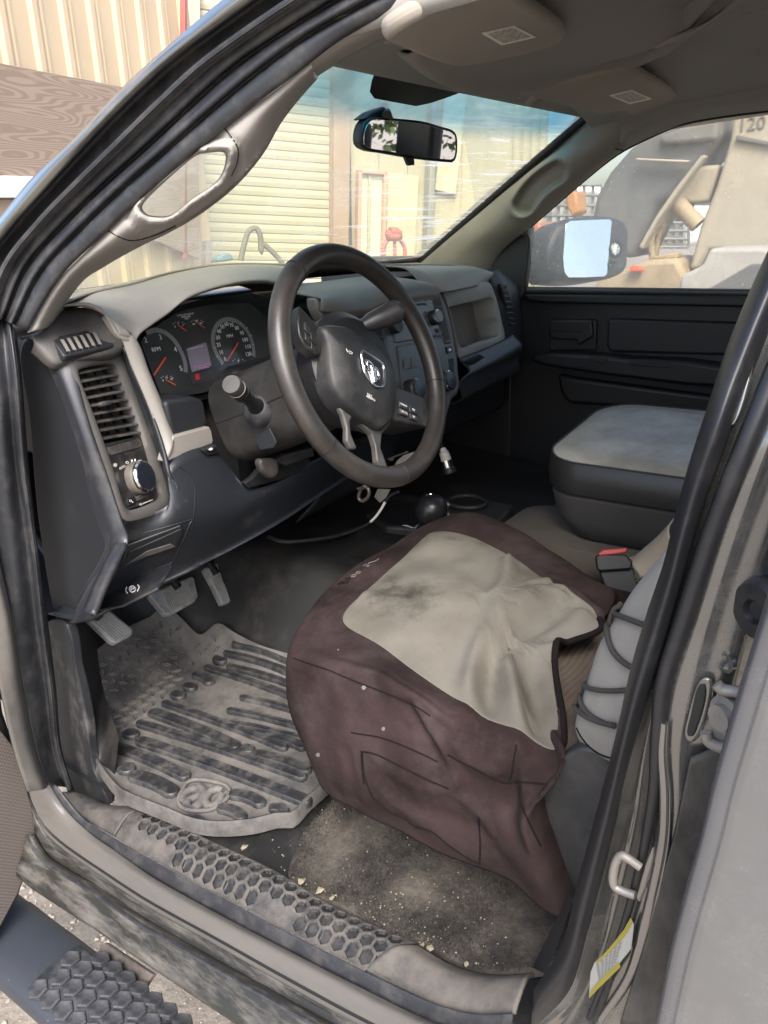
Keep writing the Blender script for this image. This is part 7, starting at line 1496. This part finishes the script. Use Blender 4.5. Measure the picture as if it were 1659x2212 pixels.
# floor hump cover line and loose carpet edge under the dash
tube('carpet_edge', [onfloor(*cs(x, y), .012) for x, y in [(80, 295), (160, 320), (330, 310), (450, 290), (560, 250)]], .006, m_vinyl, truck, 30, 8)
# wire dangling under the wheel
wire = tube('loose_wire', [at(*ck(x, y), X=-.24) for x, y in [(520, 560), (450, 590), (400, 650), (350, 730), (290, 810), (230, 860), (150, 900), (0, 960)]], .0026, m_rubber_clean, None, 50, 8); tag(wire, 'thin black and white wire hanging down under the steering wheel', 'wire')
tube('white_tape', [at(*ck(x, y), X=-.243) for x, y in [(392, 660), (350, 733), (300, 800), (260, 840)]], .0028, m_pr, wire, 20, 8)
# keys in the ignition with rings and tag
keys = empty('key_ring', tuple(at(*ck(200, 520), X=-.33))); tag(keys, 'worn key ring with a flat tag dangling below the steering wheel rim', 'keys')
m_kd = mat('key_brass_dull', (.09, .08, .068), .4, metal=.6, var=.2)
tube('ring', [at(*ck(x, y), X=-.33) for x, y in [(190, 520), (155, 570), (150, 625), (180, 645), (225, 620), (245, 570), (235, 530)]], .0035, m_kd, keys, 40, 8, True)
tube('clip', [at(*ck(x, y), X=-.335) for x, y in [(140, 532), (180, 525), (200, 505), (220, 520)]], .003, m_kd, keys, 14, 6)
plate('tag', [at(*ck(x, y), X=-.31) for x, y in [(320, 535), (440, 540), (400, 620), (345, 665), (290, 610)]], .003, mat('tag_grey', (.07, .067, .06), .6), keys, .001)
fob = empty('car_key', tuple(at(*ck(520, 300), X=-.26))); tag(fob, 'grey car key seen through the lower opening of the steering wheel', 'key')
m_fob = mat('key_grey', (.13, .125, .115), .5, var=.1)
plate('key_head', [at(*ck(x, y), X=-.26) for x, y in [(500, 270), (560, 220), (640, 195), (665, 190), (630, 250), (570, 320), (500, 330), (460, 340)]], .008, m_fob, fob, .002); plate('key_blade', [at(*ck(x, y), X=-.262) for x, y in [(410, 250), (600, 180), (606, 195), (470, 245), (465, 270), (440, 275)]], .004, m_kd, fob, .001)
# lighter-socket plug hanging on its cord right of the wheel
plug = empty('charger_plug', tuple(at(*ck(960, 280), X=.02))); tag(plug, 'pale grey charger plug with a steel band hanging right of the steering wheel', 'plug')
a = at(*ck(930, 150), X=.02); b_ = at(*ck(1000, 380), X=.02); ax = norm(b_-a); LL = np.linalg.norm(b_-a)
lathe('plug_body', a, ax, [(.005, 0), (.007, LL*.05), (.0075, LL*.12), (.0105, LL*.16), (.0115, LL*.45), (.0120, LL*.50)], mat('plug_grey', (.36, .35, .33), .5), plug, 20); lathe('steel_band', a+ax*LL*.50, ax, [(.0122, 0), (.0118, LL*.28)], m_chrome, plug, 20); lathe('plug_collar', a+ax*LL*.78, ax, [(.0135, 0), (.014, LL*.18), (.0165, LL*.19), (.0165, LL*.22), (.001, LL*.22)], m_dark2, plug, 20)
tube('plug_cord', [a, at(*ck(922, 118), X=.02), at(*ck(905, 60), X=.03), at(*ck(880, -40), X=.06)], .0025, m_rubber_clean, plug, 14, 6)
ch = tube('small_clip', [at(*ck(x, y), X=-.03) for x, y in [(925, 690), (960, 668), (990, 685), (960, 710), (975, 760), (1000, 800)]], .005, m_kd, None, 20, 8); tag(ch, 'small bent metal clip beside the black lever knob', 'clip')
pp = mk('paper_scrap', [at(*ck(x, y), Z=zT+.012) for x, y in [(558, 868), (600, 870), (665, 892), (706, 858), (680, 900), (640, 896)]], [(0, 1, 2, 5), (2, 3, 4)], m_white, None, False, True, None, .0008); tag(pp, 'thin white paper scrap in the tray beside the lever', 'paper')
# grit and flakes on the carpet
m_flk = mat('straw_flake', (.22, .195, .13), .9, var=.3, vs_=80)
def flake(x, y, cf, s, lab):
    s *= .62; p = onfloor(*cf(x, y), .020); V = []; k = 5+int(random.random()*3)
    for j in range(k): a = 2*math.pi*j/k+random.uniform(-.3, .3); rr = s*random.uniform(.6, 1.2); V.append(p+A3([rr*math.cos(a), rr*.7*math.sin(a), random.uniform(0, .18)*s]))
    V.append(p+A3([s*.15, 0, s*.28])); o = mk('flake', V, [(j, (j+1) % k, k) for j in range(k)]+[tuple(range(k-1, -1, -1))], m_flk, None, False); tag(o, lab, 'flake', 'pale flakes along the sill')
flake(285, 815, c5b, .017, 'largest pale flake on the carpet beside the scuff plate'); flake(390, 868, c5b, .013, 'pale flake right of the largest one beside the scuff plate'); flake(466, 908, c5b, .009, 'small pale flake third along the scuff plate edge'); flake(998, 1192, c5b, .010, 'pale flake at the seam of the rear sill trim'); flake(1045, 1212, c5b, .011, 'pale flake just right of the rear sill trim seam'); flake(1262, 1300, c5b, .009, 'pale flake near the rear corner of the carpet'); flake(1450, 660, lambda x, y: (x/2.749, 1591+y/2.749), .013, 'pale flake between floor mat and scuff plate')
V = []; F = []
for k in range(700):
    if k < 450: u, v = c5b(rng.uniform(100, 1500), rng.uniform(380, 1330))
    elif k < 600: q = rng.random(); u, v = c5b(-100+1300*q+rng.normal(0, 25), 690+560*q+rng.normal(-30, 25))
    else: u, v = (rng.uniform(190, 690), rng.uniform(1420, 1770))
    p = onfloor(u, v, .021 if k < 600 else MZ+.003)
    if p[0] < -.755: continue
    s = .0005+.0018*rng.random()**4; b0 = len(V)
    for q in ((1, 0, 0), (-.5, .8, 0), (-.5, -.8, 0), (0, 0, .9)): V.append(p+A3(q)*s*(.7+.6*rng.random()))
    F += [(b0, b0+1, b0+3), (b0+1, b0+2, b0+3), (b0+2, b0, b0+3)]
gt = mk('grit', V, F, m_flk, None, False); tag(gt, 'fine pale crumbs and straw scattered over carpet and mat', 'grit', kind='stuff')

# carpet pile: short fibres standing on the rear carpet piece
fcp = [o for o in truck.children if o.name.startswith('floor_carpet')][0]; poly2 = [tuple(p[:2]) for p in cpw*.985+cc*.015]
Vf = []; Ff = []; mnx, mxx = cpw[:, 0].min(), cpw[:, 0].max(); mny, mxy = cpw[:, 1].min(), cpw[:, 1].max()
for k in range(26000):
    x, y = rng.uniform(mnx, mxx), rng.uniform(mny, mxy)
    if not inpoly((x, y), poly2): continue
    z = zf(x, y)+.0105+.006*math.sin(18*x+7*y)+.004*math.sin(41*y+5*x); a = rng.uniform(0, 6.28); t = rng.normal(0, .0028, 2); w = .0008; h = .004+.004*rng.random(); b0 = len(Vf)
    Vf += [(x-w*math.cos(a), y-w*math.sin(a), z), (x+w*math.cos(a), y+w*math.sin(a), z), (x+t[0], y+t[1], z+h)]; Ff.append((b0, b0+1, b0+2))
pf = mk('carpet_pile', Vf, Ff, mat('carpet_fibre', (.018, .016, .0145), .95, var=.5, vs_=50, dust=(.075, .067, .057), dscale=5, dlo=.42, dhi=.66, damt=.9), fcp, False); pf['kind'] = 'stuff'
